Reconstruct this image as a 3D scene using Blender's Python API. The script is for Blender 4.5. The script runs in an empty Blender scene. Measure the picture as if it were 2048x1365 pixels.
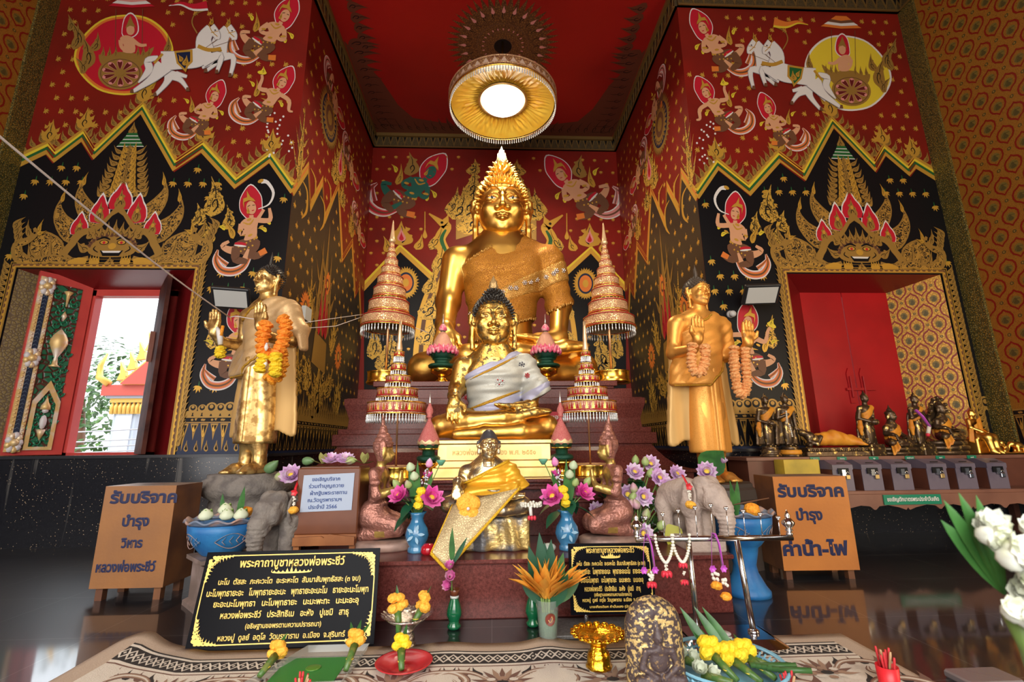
import bpy, math, random
import numpy as np
from mathutils import Vector, Matrix
SC = bpy.context.scene
COL = SC.collection
PI = math.pi
rnd = random.Random(7)
# ---------------------------------------------------------------- camera
FPX, PITCH, YAW, ROLL, EYE = 934.7, 0.218, 0.0441, -0.0097, 1.1
_r0 = Vector((math.cos(YAW), -math.sin(YAW), 0)); _fh = Vector((math.sin(YAW), math.cos(YAW), 0)); _z = Vector((0, 0, 1))
DV = _fh*math.cos(PITCH) + _z*math.sin(PITCH)
_u = -_fh*math.sin(PITCH) + _z*math.cos(PITCH)
XC = _r0*math.cos(ROLL) + _u*math.sin(ROLL)
YC = _u*math.cos(ROLL) - _r0*math.sin(ROLL)
cam = bpy.data.cameras.new('camera'); cam_o = bpy.data.objects.new('camera', cam); COL.objects.link(cam_o)
cam.sensor_width = 36; cam.sensor_fit = 'HORIZONTAL'; cam.lens = FPX/2048*36; cam.clip_start = 0.05; cam.clip_end = 200
cam.dof.use_dof = True; cam.dof.focus_distance = 4.6; cam.dof.aperture_fstop = 4.0
cam_o.matrix_world = Matrix(((XC.x, YC.x, -DV.x, 0), (XC.y, YC.y, -DV.y, 0), (XC.z, YC.z, -DV.z, EYE), (0, 0, 0, 1)))
SC.camera = cam_o
# ---------------------------------------------------------------- world, lights, exposure
SC.view_settings.view_transform = 'Standard'; SC.view_settings.look = 'None'
SC.view_settings.exposure = 0.22; SC.view_settings.gamma = 1.0; SC.view_settings.use_curve_mapping = False
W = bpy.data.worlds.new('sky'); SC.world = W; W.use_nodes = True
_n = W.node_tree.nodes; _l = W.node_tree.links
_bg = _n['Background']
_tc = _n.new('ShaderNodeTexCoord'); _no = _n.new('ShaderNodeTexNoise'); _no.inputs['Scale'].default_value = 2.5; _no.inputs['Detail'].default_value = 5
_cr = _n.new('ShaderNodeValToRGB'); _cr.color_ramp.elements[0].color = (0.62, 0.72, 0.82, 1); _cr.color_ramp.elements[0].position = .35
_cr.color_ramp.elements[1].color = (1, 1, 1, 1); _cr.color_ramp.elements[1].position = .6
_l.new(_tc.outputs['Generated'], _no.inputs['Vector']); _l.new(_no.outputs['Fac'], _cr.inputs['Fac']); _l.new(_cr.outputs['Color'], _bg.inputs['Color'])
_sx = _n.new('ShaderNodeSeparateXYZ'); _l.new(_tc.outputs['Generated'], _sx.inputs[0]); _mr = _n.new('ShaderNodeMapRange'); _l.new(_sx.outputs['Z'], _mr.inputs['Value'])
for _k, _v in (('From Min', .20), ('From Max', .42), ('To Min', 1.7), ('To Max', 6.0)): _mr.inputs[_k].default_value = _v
_l.new(_mr.outputs['Result'], _bg.inputs['Strength'])        # sky strength raised above the window's view, to brighten floor reflection and hall
SC.cycles.max_bounces = 8; SC.cycles.diffuse_bounces = 3; SC.cycles.glossy_bounces = 4; SC.cycles.transparent_max_bounces = 8
SC.cycles.caustics_reflective = False; SC.cycles.caustics_refractive = False; SC.cycles.sample_clamp_indirect = 4
SC.cycles.use_denoising = True
def light(name, kind, loc, target, energy, color=(1, 1, 1), size=1, size_y=None, spot=None, blend=.5):
 d = bpy.data.lights.new(name, kind); o = bpy.data.objects.new(name, d); COL.objects.link(o)
 d.energy = energy; d.color = color; o.location = loc
 o.rotation_euler = (Vector(target)-Vector(loc)).to_track_quat('-Z', 'Y').to_euler()
 if kind == 'AREA':
  d.size = size
  if size_y: d.shape = 'RECTANGLE'; d.size_y = size_y
 elif kind == 'SPOT': d.spot_size = spot; d.spot_blend = blend; d.shadow_soft_size = size
 elif kind == 'POINT': d.shadow_soft_size = size
 return o
# daylight through the hall's open front behind the camera, unseen area lamps by the closed side walls
light('daylight_front_doors', 'AREA', (-1.0, -3.4, 3.2), (0, 6, 2.2), 420, (1, .92, .80), 7.5, 4.5)
light('side_lamp_right', 'AREA', (6.3, 1.2, 1.8), (4, 5.5, 1.8), 110, (1, .82, .55), 1.6, 2.8)
light('side_lamp_left', 'AREA', (-6.2, 1.0, 1.8), (-2.5, 5.0, 1.4), 60, (.95, .97, 1), 1.6, 2.8)
light('altar_spotlight_left', 'SPOT', (-2.6, 1.5, 5.4), (0.1, 7.2, 2.6), 420, (1, .88, .66), .25, spot=1.0, blend=.8)
light('altar_spotlight_right', 'SPOT', (2.9, 1.5, 5.4), (0.1, 7.0, 2.4), 420, (1, .88, .66), .25, spot=1.0, blend=.8)
# ---------------------------------------------------------------- helpers: pixels of the photograph to points at a real depth
CAMP = Vector((0, 0, EYE))
def ray(px, py): return XC*((px-1024)/FPX) - YC*((py-682.5)/FPX) + DV
def aY(px, py, y): d = ray(px, py); return CAMP + d*(y/d.y)
def aZ(px, py, z): d = ray(px, py); return CAMP + d*((z-EYE)/d.z)
def aX(px, py, x): d = ray(px, py); return CAMP + d*(x/d.x)
def mpp(y): return y*1.03/FPX          # metres per pixel around depth y
# ---------------------------------------------------------------- materials
MATS = {}
def nodes_of(m):
 m.use_nodes = True; nt = m.node_tree; return nt, nt.nodes, nt.links, nt.nodes['Principled BSDF']
def mat(name, col, rough=.5, metal=0., noise=None, bump=0., bscale=40, spec=None, coat=0., trans=0., emit=None, sheen=0., alpha=1., ior=None, sss=0):
 """noise = (scale, colour2, lo, hi[, roughness2]) mixes a second colour in with a 3D noise"""
 if name in MATS: return MATS[name]
 m = bpy.data.materials.new(name); nt, N, L, b = nodes_of(m)
 b.inputs['Base Color'].default_value = (*col, 1); b.inputs['Roughness'].default_value = rough; b.inputs['Metallic'].default_value = metal
 if spec is not None: b.inputs['Specular IOR Level'].default_value = spec
 if coat: b.inputs['Coat Weight'].default_value = coat; b.inputs['Coat Roughness'].default_value = .08
 if trans: b.inputs['Transmission Weight'].default_value = trans
 if ior: b.inputs['IOR'].default_value = ior
 if sheen: b.inputs['Sheen Weight'].default_value = sheen
 if alpha < 1: b.inputs['Alpha'].default_value = alpha
 if sss: b.inputs['Subsurface Weight'].default_value = sss; b.inputs['Subsurface Radius'].default_value = (.02, .01, .005)
 if emit: b.inputs['Emission Color'].default_value = (*emit[0], 1); b.inputs['Emission Strength'].default_value = emit[1]
 if noise or bump:
  tc = N.new('ShaderNodeTexCoord')
 if noise:
  t = N.new('ShaderNodeTexNoise'); t.inputs['Scale'].default_value = noise[0]; t.inputs['Detail'].default_value = 6
  L.new(tc.outputs['Object'], t.inputs['Vector'])
  r = N.new('ShaderNodeValToRGB'); e = r.color_ramp.elements
  e[0].position = noise[2]; e[1].position = noise[3]; e[0].color = (*col, 1); e[1].color = (*noise[1], 1)
  L.new(t.outputs['Fac'], r.inputs['Fac']); L.new(r.outputs['Color'], b.inputs['Base Color'])
  if len(noise) > 4:
   mr = N.new('ShaderNodeMapRange'); mr.inputs['From Min'].default_value = noise[2]; mr.inputs['From Max'].default_value = noise[3]
   mr.inputs['To Min'].default_value = rough; mr.inputs['To Max'].default_value = noise[4]
   L.new(t.outputs['Fac'], mr.inputs['Value']); L.new(mr.outputs['Result'], b.inputs['Roughness'])
   if metal and len(noise) > 5:
    m2 = N.new('ShaderNodeMapRange'); m2.inputs['From Min'].default_value = noise[2]; m2.inputs['From Max'].default_value = noise[3]
    m2.inputs['To Min'].default_value = metal; m2.inputs['To Max'].default_value = noise[5]
    L.new(t.outputs['Fac'], m2.inputs['Value']); L.new(m2.outputs['Result'], b.inputs['Metallic'])
 if bump:
  t2 = N.new('ShaderNodeTexNoise'); t2.inputs['Scale'].default_value = bscale; t2.inputs['Detail'].default_value = 4
  L.new(tc.outputs['Object'], t2.inputs['Vector'])
  bp = N.new('ShaderNodeBump'); bp.inputs['Strength'].default_value = bump; bp.inputs['Distance'].default_value = .02
  L.new(t2.outputs['Fac'], bp.inputs['Height']); L.new(bp.outputs['Normal'], b.inputs['Normal'])
 MATS[name] = m
 return m
def mat_pattern(name, c1, c2, scale=30, thr=.5, rough=.4, metal1=0, metal2=0, kind='voronoi', bump=.3, soft=.08, rough2=None, stretch=(1, 1, 1)):
 """two-tone ornamental pattern: c1 figure on c2 ground"""
 if name in MATS: return MATS[name]
 m = bpy.data.materials.new(name); nt, N, L, b = nodes_of(m)
 tc = N.new('ShaderNodeTexCoord'); mp = N.new('ShaderNodeMapping'); mp.inputs['Scale'].default_value = stretch
 L.new(tc.outputs['Object'], mp.inputs['Vector'])
 if kind == 'voronoi':
  t = N.new('ShaderNodeTexVoronoi'); t.feature = 'DISTANCE_TO_EDGE'; t.inputs['Scale'].default_value = scale; out = t.outputs['Distance']; lo, hi = thr-soft, thr+soft
 elif kind == 'dots':
  t = N.new('ShaderNodeTexVoronoi'); t.inputs['Scale'].default_value = scale; out = t.outputs['Distance']; lo, hi = thr-soft, thr+soft
 elif kind == 'scroll':
  n0 = N.new('ShaderNodeTexNoise'); n0.inputs['Scale'].default_value = scale*.5; n0.inputs['Detail'].default_value = 1; L.new(mp.outputs['Vector'], n0.inputs['Vector'])
  mx = N.new('ShaderNodeVectorMath'); mx.operation = 'MULTIPLY_ADD'; L.new(n0.outputs['Color'], mx.inputs[0]); mx.inputs[1].default_value = (2.6/scale*3,)*3; L.new(mp.outputs['Vector'], mx.inputs[2])
  t = N.new('ShaderNodeTexVoronoi'); t.feature = 'SMOOTH_F1'; t.inputs['Scale'].default_value = scale; L.new(mx.outputs['Vector'], t.inputs['Vector'])
  w = N.new('ShaderNodeMath'); w.operation = 'SINE'; k = N.new('ShaderNodeMath'); k.operation = 'MULTIPLY'; k.inputs[1].default_value = 16
  L.new(t.outputs['Distance'], k.inputs[0]); L.new(k.outputs[0], w.inputs[0]); out = w.outputs[0]; lo, hi = (thr-.5)*2-.25, (thr-.5)*2+.25
 elif kind == 'noise':
  t = N.new('ShaderNodeTexNoise'); t.inputs['Scale'].default_value = scale; t.inputs['Detail'].default_value = 5; out = t.outputs['Fac']; lo, hi = thr-soft, thr+soft
 else:
  t = N.new('ShaderNodeTexWave'); t.inputs['Scale'].default_value = scale; t.bands_direction = kind; out = t.outputs['Fac']; lo, hi = thr-soft, thr+soft
 if kind != 'scroll': L.new(mp.outputs['Vector'], t.inputs['Vector'])
 mr = N.new('ShaderNodeMapRange'); mr.inputs['From Min'].default_value = lo; mr.inputs['From Max'].default_value = hi; L.new(out, mr.inputs['Value'])
 mixc = N.new('ShaderNodeMix'); mixc.data_type = 'RGBA'; L.new(mr.outputs['Result'], mixc.inputs['Factor'])
 mixc.inputs['A'].default_value = (*c2, 1); mixc.inputs['B'].default_value = (*c1, 1); L.new(mixc.outputs['Result'], b.inputs['Base Color'])
 b.inputs['Roughness'].default_value = rough
 if metal1 or metal2:
  mm = N.new('ShaderNodeMapRange'); mm.inputs['To Min'].default_value = metal2; mm.inputs['To Max'].default_value = metal1
  L.new(mr.outputs['Result'], mm.inputs['Value']); L.new(mm.outputs['Result'], b.inputs['Metallic'])
 if bump:
  bp = N.new('ShaderNodeBump'); bp.inputs['Strength'].default_value = bump; bp.inputs['Distance'].default_value = .01
  L.new(mr.outputs['Result'], bp.inputs['Height']); L.new(bp.outputs['Normal'], b.inputs['Normal'])
 MATS[name] = m
 return m
# ---------------------------------------------------------------- mesh builder
def smooth_pts(pts, n=6, closed=True):
 """Catmull-Rom through 2D/3D points"""
 P = np.array(pts, float); k = len(P); out = []
 rng = range(k) if closed else range(k-1)
 for i in rng:
  if closed: a, b, c, d = P[(i-1) % k], P[i], P[(i+1) % k], P[(i+2) % k]
  else: a, b, c, d = P[max(i-1, 0)], P[i], P[i+1], P[min(i+2, k-1)]
  for j in range(n):
   t = j/n; t2, t3 = t*t, t*t*t
   out.append(.5*((2*b)+(c-a)*t+(2*a-5*b+4*c-d)*t2+(3*b-a-3*c+d)*t3))
 if not closed: out.append(P[-1])
 return [tuple(q) for q in out]
class MB:
 def __init__(s): s.v = []; s.f = []; s.m = []; s.mats = []; s.nrm = None; s.sm = []
 def mi(s, m):
  if m not in s.mats: s.mats.append(m)
  return s.mats.index(m)
 def add(s, verts, faces, m, smooth=True, M=None):
  o = len(s.v); k = s.mi(m)
  if M is not None: verts = [M @ Vector(p) for p in verts]
  s.v.extend([tuple(p) for p in verts]); s.f.extend([tuple(i+o for i in f) for f in faces]); s.m.extend([k]*len(faces)); s.sm.extend([smooth]*len(faces))
  return s
 def box(s, lo, hi, m, M=None, bev=0.):
  x0, y0, z0 = lo; x1, y1, z1 = hi
  if bev <= 0:
   v = [(x0,y0,z0),(x1,y0,z0),(x1,y1,z0),(x0,y1,z0),(x0,y0,z1),(x1,y0,z1),(x1,y1,z1),(x0,y1,z1)]
   return s.add(v, [(3,2,1,0),(4,5,6,7),(0,1,5,4),(1,2,6,5),(2,3,7,6),(3,0,4,7)], m, False, M)
  b = bev; v = []; f = []
  def ring(z, i):
   o = len(v); v.extend([(x0+i+b,y0+i,z),(x1-i-b,y0+i,z),(x1-i,y0+i+b,z),(x1-i,y1-i-b,z),(x1-i-b,y1-i,z),(x0+i+b,y1-i,z),(x0+i,y1-i-b,z),(x0+i,y0+i+b,z)]); return o
  rs = [ring(z0, b*.6), ring(z0+b, 0), ring(z1-b, 0), ring(z1, b*.6)]
  f.append(tuple(range(7, -1, -1))); f.append(tuple(rs[3]+i for i in range(8)))
  for a, c in zip(rs, rs[1:]):
   for i in range(8): j = (i+1) % 8; f.append((a+i, a+j, c+j, c+i))
  return s.add(v, f, m, False, M)
 def lathe(s, prof, m, n=24, c=(0, 0, 0), M=None, smooth=True, wob=None, a0=0, a1=2*PI, cap=True):
  """prof = [(r, z), ...] bottom to top"""
  v = []; f = []; full = abs(a1-a0-2*PI) < 1e-6; k = n if full else n+1
  for (r, z) in prof:
   for i in range(k):
    a = a0+(a1-a0)*i/n; q = r*(wob(a, z) if wob else 1)
    v.append((c[0]+q*math.cos(a), c[1]+q*math.sin(a), c[2]+z))
  for j in range(len(prof)-1):
   for i in range(n):
    i2 = (i+1) % k; f.append((j*k+i, j*k+i2, (j+1)*k+i2, (j+1)*k+i))
  if cap and full:
   if prof[0][0] > 1e-4: f.append(tuple(range(n-1, -1, -1)))
   if prof[-1][0] > 1e-4: f.append(tuple((len(prof)-1)*k+i for i in range(n)))
  return s.add(v, f, m, smooth, M)
 def tube(s, pts, r, m, n=8, closed=False, M=None, flat=1., up=None):
  P = [Vector(p) for p in pts]; k = len(P); R = r if hasattr(r, '__len__') else [r]*k
  v = []; f = []; prev = None
  for i, p in enumerate(P):
   if closed: t = P[(i+1) % k]-P[i-1]
   else: t = P[min(i+1, k-1)]-P[max(i-1, 0)]
   t = t.normalized() if t.length > 1e-9 else Vector((0, 0, 1))
   if prev is None:
    a = Vector(up) if up else (Vector((0, 0, 1)) if abs(t.z) < .9 else Vector((1, 0, 0)))
   else: a = prev
   a = (a-t*a.dot(t)); a = a.normalized() if a.length > 1e-6 else t.orthogonal().normalized()
   prev = a; b = t.cross(a)
   for j in range(n):
    w = 2*PI*j/n; v.append(p+(a*math.cos(w)*flat+b*math.sin(w))*R[i])
  for i in range(k if closed else k-1):
   i2 = (i+1) % k
   for j in range(n): j2 = (j+1) % n; f.append((i*n+j, i*n+j2, i2*n+j2, i2*n+j))
  if not closed: f.append(tuple(range(n-1, -1, -1))); f.append(tuple((k-1)*n+j for j in range(n)))
  return s.add(v, f, m, True, M)
 def ball(s, c, r, m, n=12, M=None):
  rx, ry, rz = r if hasattr(r, '__len__') else (r, r, r); v = [(c[0], c[1], c[2]-rz)]; f = []; h = max(4, n//2)
  for j in range(1, h):
   t = PI*j/h
   for i in range(n): a = 2*PI*i/n; v.append((c[0]+rx*math.sin(t)*math.cos(a), c[1]+ry*math.sin(t)*math.sin(a), c[2]-rz*math.cos(t)))
  v.append((c[0], c[1], c[2]+rz))
  for i in range(n): f.append((0, 1+(i+1) % n, 1+i)); f.append((len(v)-1, len(v)-1-n+i, len(v)-1-n+(i+1) % n))
  for j in range(h-2):
   for i in range(n): a = 1+j*n+i; b = 1+j*n+(i+1) % n; f.append((a, b, b+n, a+n))
  return s.add(v, f, m, True, M)
 def prism(s, poly, O, ux, uy, th, m, side=None):
  """polygon in the plane (O, ux, uy) extruded by th along ux x uy"""
  O, ux, uy = Vector(O), Vector(ux), Vector(uy); nn = ux.cross(uy).normalized(); k = len(poly)
  a = [O+ux*p[0]+uy*p[1] for p in poly]; v = a+[p+nn*th for p in a]
  s.add(v, [tuple(range(k, 2*k)), tuple(range(k-1, -1, -1))], m, False)
  s.add(v, [(i, (i+1) % k, k+(i+1) % k, k+i) for i in range(k)], side or m, False)
  return s
 def sheet(s, f, nu, nv, m, th=0., smooth=True, closed_u=False):
  """grid surface f(u, v) -> point, u, v in 0..1"""
  v = []; F = []; ku = nu if closed_u else nu+1
  for j in range(nv+1):
   for i in range(ku): v.append(Vector(f(i/nu, j/nv)))
  for j in range(nv):
   for i in range(nu): i2 = (i+1) % ku; F.append((j*ku+i, j*ku+i2, (j+1)*ku+i2, (j+1)*ku+i))
  if th:
   nn = [Vector((0, 0, 0)) for _ in v]
   for q in F:
    nq = (v[q[1]]-v[q[0]]).cross(v[q[3]]-v[q[0]])
    for i in q: nn[i] += nq
   K = len(v); v += [v[i]-(nn[i].normalized() if nn[i].length > 1e-12 else Vector((0,0,1)))*th for i in range(K)]
   F2 = [tuple(K+i for i in reversed(q)) for q in F]; E = {}
   for q in F:
    for a, b in zip(q, q[1:]+q[:1]): E[(a, b)] = 1
   rim = [(b, a, K+a, K+b) for (a, b) in E if (b, a) not in E]
   F = F+F2+rim
  return s.add(v, F, m, smooth)
 def build(s, name, parent=None, loc=None, smooth_all=None):
  me = bpy.data.meshes.new(name)
  V = s.v
  if loc is not None:
   L = Vector(loc); V = [(p[0]-L.x, p[1]-L.y, p[2]-L.z) for p in V]
  elif parent is not None:
   L = parent_origin(parent); V = [(p[0]-L.x, p[1]-L.y, p[2]-L.z) for p in V]
  me.from_pydata(V, [], s.f)
  for m in s.mats: me.materials.append(m)
  me.polygons.foreach_set('material_index', s.m); me.polygons.foreach_set('use_smooth', s.sm)
  me.update()
  o = bpy.data.objects.new(name, me); COL.objects.link(o)
  if loc is not None: o.location = loc
  if parent is not None: o.parent = parent
  return o
ORIG = {}
def parent_origin(o):
 p = Vector((0, 0, 0)); q = o
 while q is not None: p = p+q.location; q = q.parent
 return p
def thing(name, label, cat, loc=(0, 0, 0), group=None):
 o = bpy.data.objects.new(name, None); COL.objects.link(o); o.location = loc; o.empty_display_size = .1
 return tag(o, label, cat, group)
def tag(o, label=None, cat=None, group=None, kind=None):
 if label: o['label'] = label
 if cat: o['category'] = cat
 if group: o['group'] = group
 if kind: o['kind'] = kind
 return o
def struct(mb, name, parent=None):
 o = mb.build(name, parent)
 if parent is None: o['kind'] = 'structure'
 return o
def dup(root, loc, label=None, rz=None, group=None, scale=None):
 def cp(o, par):
  c = o.copy(); COL.objects.link(c); c.parent = par
  for ch in KIDS(o): cp(ch, c)
  return c
 r = cp(root, None); r.location = loc
 if rz is not None: r.rotation_euler = (0, 0, rz)
 if scale: r.scale = (scale,)*3
 if label: r['label'] = label
 if group: r['group'] = group
 return r
def KIDS(o): return [c for c in bpy.data.objects if c.parent == o]
# ---------------------------------------------------------------- signed distance sculpting
class SDF:
 def __init__(s, lo, hi, h):
  s.lo = np.array(lo, float); s.h = h; s.n = np.ceil((np.array(hi)-s.lo)/h).astype(int)+1
  s.ax = [np.float32(s.lo[i]+h*np.arange(s.n[i])) for i in range(3)]
  s.F = np.full(tuple(s.n), 9.0, np.float32)
 def win(s, lo, hi):
  sl = []
  for i in range(3):
   a = int(max(0, math.floor((lo[i]-s.lo[i])/s.h))); b = int(min(s.n[i], math.ceil((hi[i]-s.lo[i])/s.h)+1))
   if b <= a: return None, None
   sl.append(slice(a, b))
  g = np.meshgrid(*[s.ax[i][sl[i]] for i in range(3)], indexing='ij', sparse=True)
  return tuple(sl), g
 def put(s, sl, d, k, op='add'):
  f = s.F[sl]; k = max(k, 1e-5)
  if op == 'add': h = np.maximum(k-np.abs(f-d), 0)/k; s.F[sl] = np.minimum(f, d)-h*h*k*.25
  elif op == 'sub': d = -d; h = np.maximum(k-np.abs(f-d), 0)/k; s.F[sl] = np.maximum(f, d)+h*h*k*.25
  elif op == 'and': h = np.maximum(k-np.abs(f-d), 0)/k; s.F[sl] = np.maximum(f, d)+h*h*k*.25
 def ell(s, c, r, k=.02, op='add', R=None):
  m = max(r)+k+3*s.h; sl, g = s.win([c[i]-m for i in range(3)], [c[i]+m for i in range(3)])
  if sl is None: return s
  x, y, z = g[0]-c[0], g[1]-c[1], g[2]-c[2]
  if R is not None:
   x, y, z = (R[0][0]*x+R[1][0]*y+R[2][0]*z), (R[0][1]*x+R[1][1]*y+R[2][1]*z), (R[0][2]*x+R[1][2]*y+R[2][2]*z)
  k0 = np.sqrt((x/r[0])**2+(y/r[1])**2+(z/r[2])**2); k1 = np.sqrt((x/r[0]**2)**2+(y/r[1]**2)**2+(z/r[2]**2)**2)+1e-9
  s.put(sl, (k0*(k0-1)/k1).astype(np.float32), k, op); return s
 def cap(s, a, b, r1, r2=None, k=.02, op='add', sq=None):
  r2 = r1 if r2 is None else r2; m = max(r1, r2)*(1 if sq is None else max(1, 1/min(sq)))+k+3*s.h
  sl, g = s.win([min(a[i], b[i])-m for i in range(3)], [max(a[i], b[i])+m for i in range(3)])
  if sl is None: return s
  ba = [b[i]-a[i] for i in range(3)]; L = sum(q*q for q in ba)+1e-12
  t = np.clip((ba[0]*(g[0]-a[0])+ba[1]*(g[1]-a[1])+ba[2]*(g[2]-a[2]))/L, 0, 1)
  dx, dy, dz = g[0]-a[0]-ba[0]*t, g[1]-a[1]-ba[1]*t, g[2]-a[2]-ba[2]*t
  if sq is not None: dx, dy, dz = dx*sq[0], dy*sq[1], dz*sq[2]
  s.put(sl, (np.sqrt(dx*dx+dy*dy+dz*dz)-(r1+(r2-r1)*t)).astype(np.float32), k, op); return s
 def chain(s, pts, rs, k=.02, op='add', sq=None):
  for i in range(len(pts)-1): s.cap(pts[i], pts[i+1], rs[i], rs[i+1], k, op, sq)
  return s
 def box(s, c, hf, rd=.01, k=.01, op='add', R=None):
  m = max(hf)*1.8+k+rd+3*s.h; sl, g = s.win([c[i]-m for i in range(3)], [c[i]+m for i in range(3)])
  if sl is None: return s
  x, y, z = g[0]-c[0], g[1]-c[1], g[2]-c[2]
  if R is not None:
   x, y, z = (R[0][0]*x+R[1][0]*y+R[2][0]*z), (R[0][1]*x+R[1][1]*y+R[2][1]*z), (R[0][2]*x+R[1][2]*y+R[2][2]*z)
  q = [np.abs(x)-(hf[0]-rd), np.abs(y)-(hf[1]-rd), np.abs(z)-(hf[2]-rd)]
  d = np.sqrt(np.maximum(q[0], 0)**2+np.maximum(q[1], 0)**2+np.maximum(q[2], 0)**2)+np.minimum(np.maximum(q[0], np.maximum(q[1], q[2])), 0)-rd
  s.put(sl, d.astype(np.float32), k, op); return s
 def func(s, fn, k=.005, op='add', lo=None, hi=None):
  sl, g = s.win(lo if lo is not None else s.lo, hi if hi is not None else s.lo+s.h*s.n)
  s.put(sl, np.broadcast_to(fn(*g), s.F[sl].shape).astype(np.float32), k, op); return s
 def disp(s, fn):
  sl, g = s.win(s.lo, s.lo+s.h*s.n); s.F += np.broadcast_to(fn(*g), s.F.shape).astype(np.float32); return s
 def mesh(s):
  F = s.F; F[0] = F[-1] = 1; F[:, 0] = F[:, -1] = 1; F[:, :, 0] = F[:, :, -1] = 1
  ins = F < 0; n = F.shape
  cnt = np.zeros((n[0]-1, n[1]-1, n[2]-1), np.int8)
  for dx in (0, 1):
   for dy in (0, 1):
    for dz in (0, 1): cnt += ins[dx:n[0]-1+dx, dy:n[1]-1+dy, dz:n[2]-1+dz]
  I = np.argwhere((cnt > 0) & (cnt < 8)); idx = -np.ones(cnt.shape, np.int64); idx[tuple(I.T)] = np.arange(len(I))
  acc = np.zeros((len(I), 3)); num = np.zeros(len(I))
  for ax in range(3):
   o1, o2 = [q for q in range(3) if q != ax]
   for p in (0, 1):
    for q in (0, 1):
     A = I.copy(); A[:, o1] += p; A[:, o2] += q; B = A.copy(); B[:, ax] += 1
     fa, fb = F[tuple(A.T)], F[tuple(B.T)]; w = (fa < 0) != (fb < 0)
     t = np.where(w, fa/np.where(w, fa-fb, 1), 0); pt = A.astype(float); pt[:, ax] += t
     acc[w] += pt[w]; num[w] += 1
  V = acc/num[:, None]
  gx = np.gradient(F) ; cell = np.clip(np.round(V).astype(int), 0, np.array(n)-1)
  faces = []
  for ax in range(3):
   o1, o2 = (ax+1) % 3, (ax+2) % 3
   sl0 = [slice(None)]*3; sl1 = [slice(None)]*3; sl0[ax] = slice(0, -1); sl1[ax] = slice(1, None)
   a, b = ins[tuple(sl0)], ins[tuple(sl1)]
   for flip, msk in ((False, a & ~b), (True, ~a & b)):
    E = np.argwhere(msk); E = E[(E[:, o1] > 0) & (E[:, o2] > 0)]
    def ci(d1, d2):
     Q = E.copy(); Q[:, o1] -= d1; Q[:, o2] -= d2; return idx[tuple(Q.T)]
    q = np.stack([ci(1, 1), ci(0, 1), ci(0, 0), ci(1, 0)], 1)
    faces.append(q[:, ::-1] if flip else q)
  Fc = np.concatenate(faces)
  N = np.stack([g[tuple(cell.T)] for g in gx], 1)
  return s.lo+V*s.h, Fc
def nz(x, y, z, f=1., seed=0.):
 """cheap smooth noise field"""
 return (np.sin(x*f*1.7+np.sin(y*f*2.3+seed)+seed)*np.sin(y*f*1.9+np.sin(z*f*1.5)+seed*2)*np.sin(z*f*2.1+np.sin(x*f*1.3+seed)))
class AR:
 """mesh made of numpy arrays (sculpted surfaces); several surfaces join into ONE mesh"""
 def __init__(s): s.V = []; s.F = []; s.M = []; s.mats = []; s.o = 0
 def add(s, VF, m, T=None, mfn=None):
  V, F = VF; V = np.asarray(V, float)
  if mfn is not None:
   C = V[F].mean(1); sel = mfn(C)           # index into list m
   ids = []
   for q in m:
    if q not in s.mats: s.mats.append(q)
    ids.append(s.mats.index(q))
   mi = np.array(ids)[sel]
  else:
   if m not in s.mats: s.mats.append(m)
   mi = np.full(len(F), s.mats.index(m))
  if T is not None: V = T(V)
  s.V.append(V); s.F.append(F+s.o); s.M.append(mi); s.o += len(V); return s
 def build(s, name, parent=None, smooth=2):
  V = np.concatenate(s.V); F = np.concatenate(s.F); M = np.concatenate(s.M)
  for _ in range(smooth):          # light Taubin smoothing
   for lam in (.5, -.52):
    acc = np.zeros_like(V); num = np.zeros(len(V))
    for i in range(4):
     a, b = F[:, i], F[:, (i+1) % 4]
     for c in range(3): acc[:, c] += np.bincount(a, V[b, c], len(V))+np.bincount(b, V[a, c], len(V))
     num += np.bincount(a, minlength=len(V))+np.bincount(b, minlength=len(V))
    V = V+lam*(acc/np.maximum(num, 1)[:, None]-V)
  if parent is not None: L = parent_origin(parent); V = V-np.array([L.x, L.y, L.z])
  me = bpy.data.meshes.new(name); nf = len(F)
  me.vertices.add(len(V)); me.vertices.foreach_set('co', V.astype(np.float32).ravel())
  me.loops.add(nf*4); me.loops.foreach_set('vertex_index', F.astype(np.int32).ravel())
  me.polygons.add(nf); me.polygons.foreach_set('loop_start', np.arange(0, nf*4, 4, dtype=np.int32))
  for m in s.mats: me.materials.append(m)
  me.polygons.foreach_set('material_index', M.astype(np.int32)); me.polygons.foreach_set('use_smooth', np.ones(nf, bool))
  me.update(calc_edges=True); me.validate()
  o = bpy.data.objects.new(name, me); COL.objects.link(o)
  if parent is not None: o.parent = parent
  return o
def placer(loc, scale=1., rz=0.):
 c, s_ = math.cos(rz), math.sin(rz); L = np.array(loc, float)
 def T(V):
  V = V*scale; return np.stack([V[:, 0]*c-V[:, 1]*s_, V[:, 0]*s_+V[:, 1]*c, V[:, 2]], 1)+L
 return T
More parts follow.
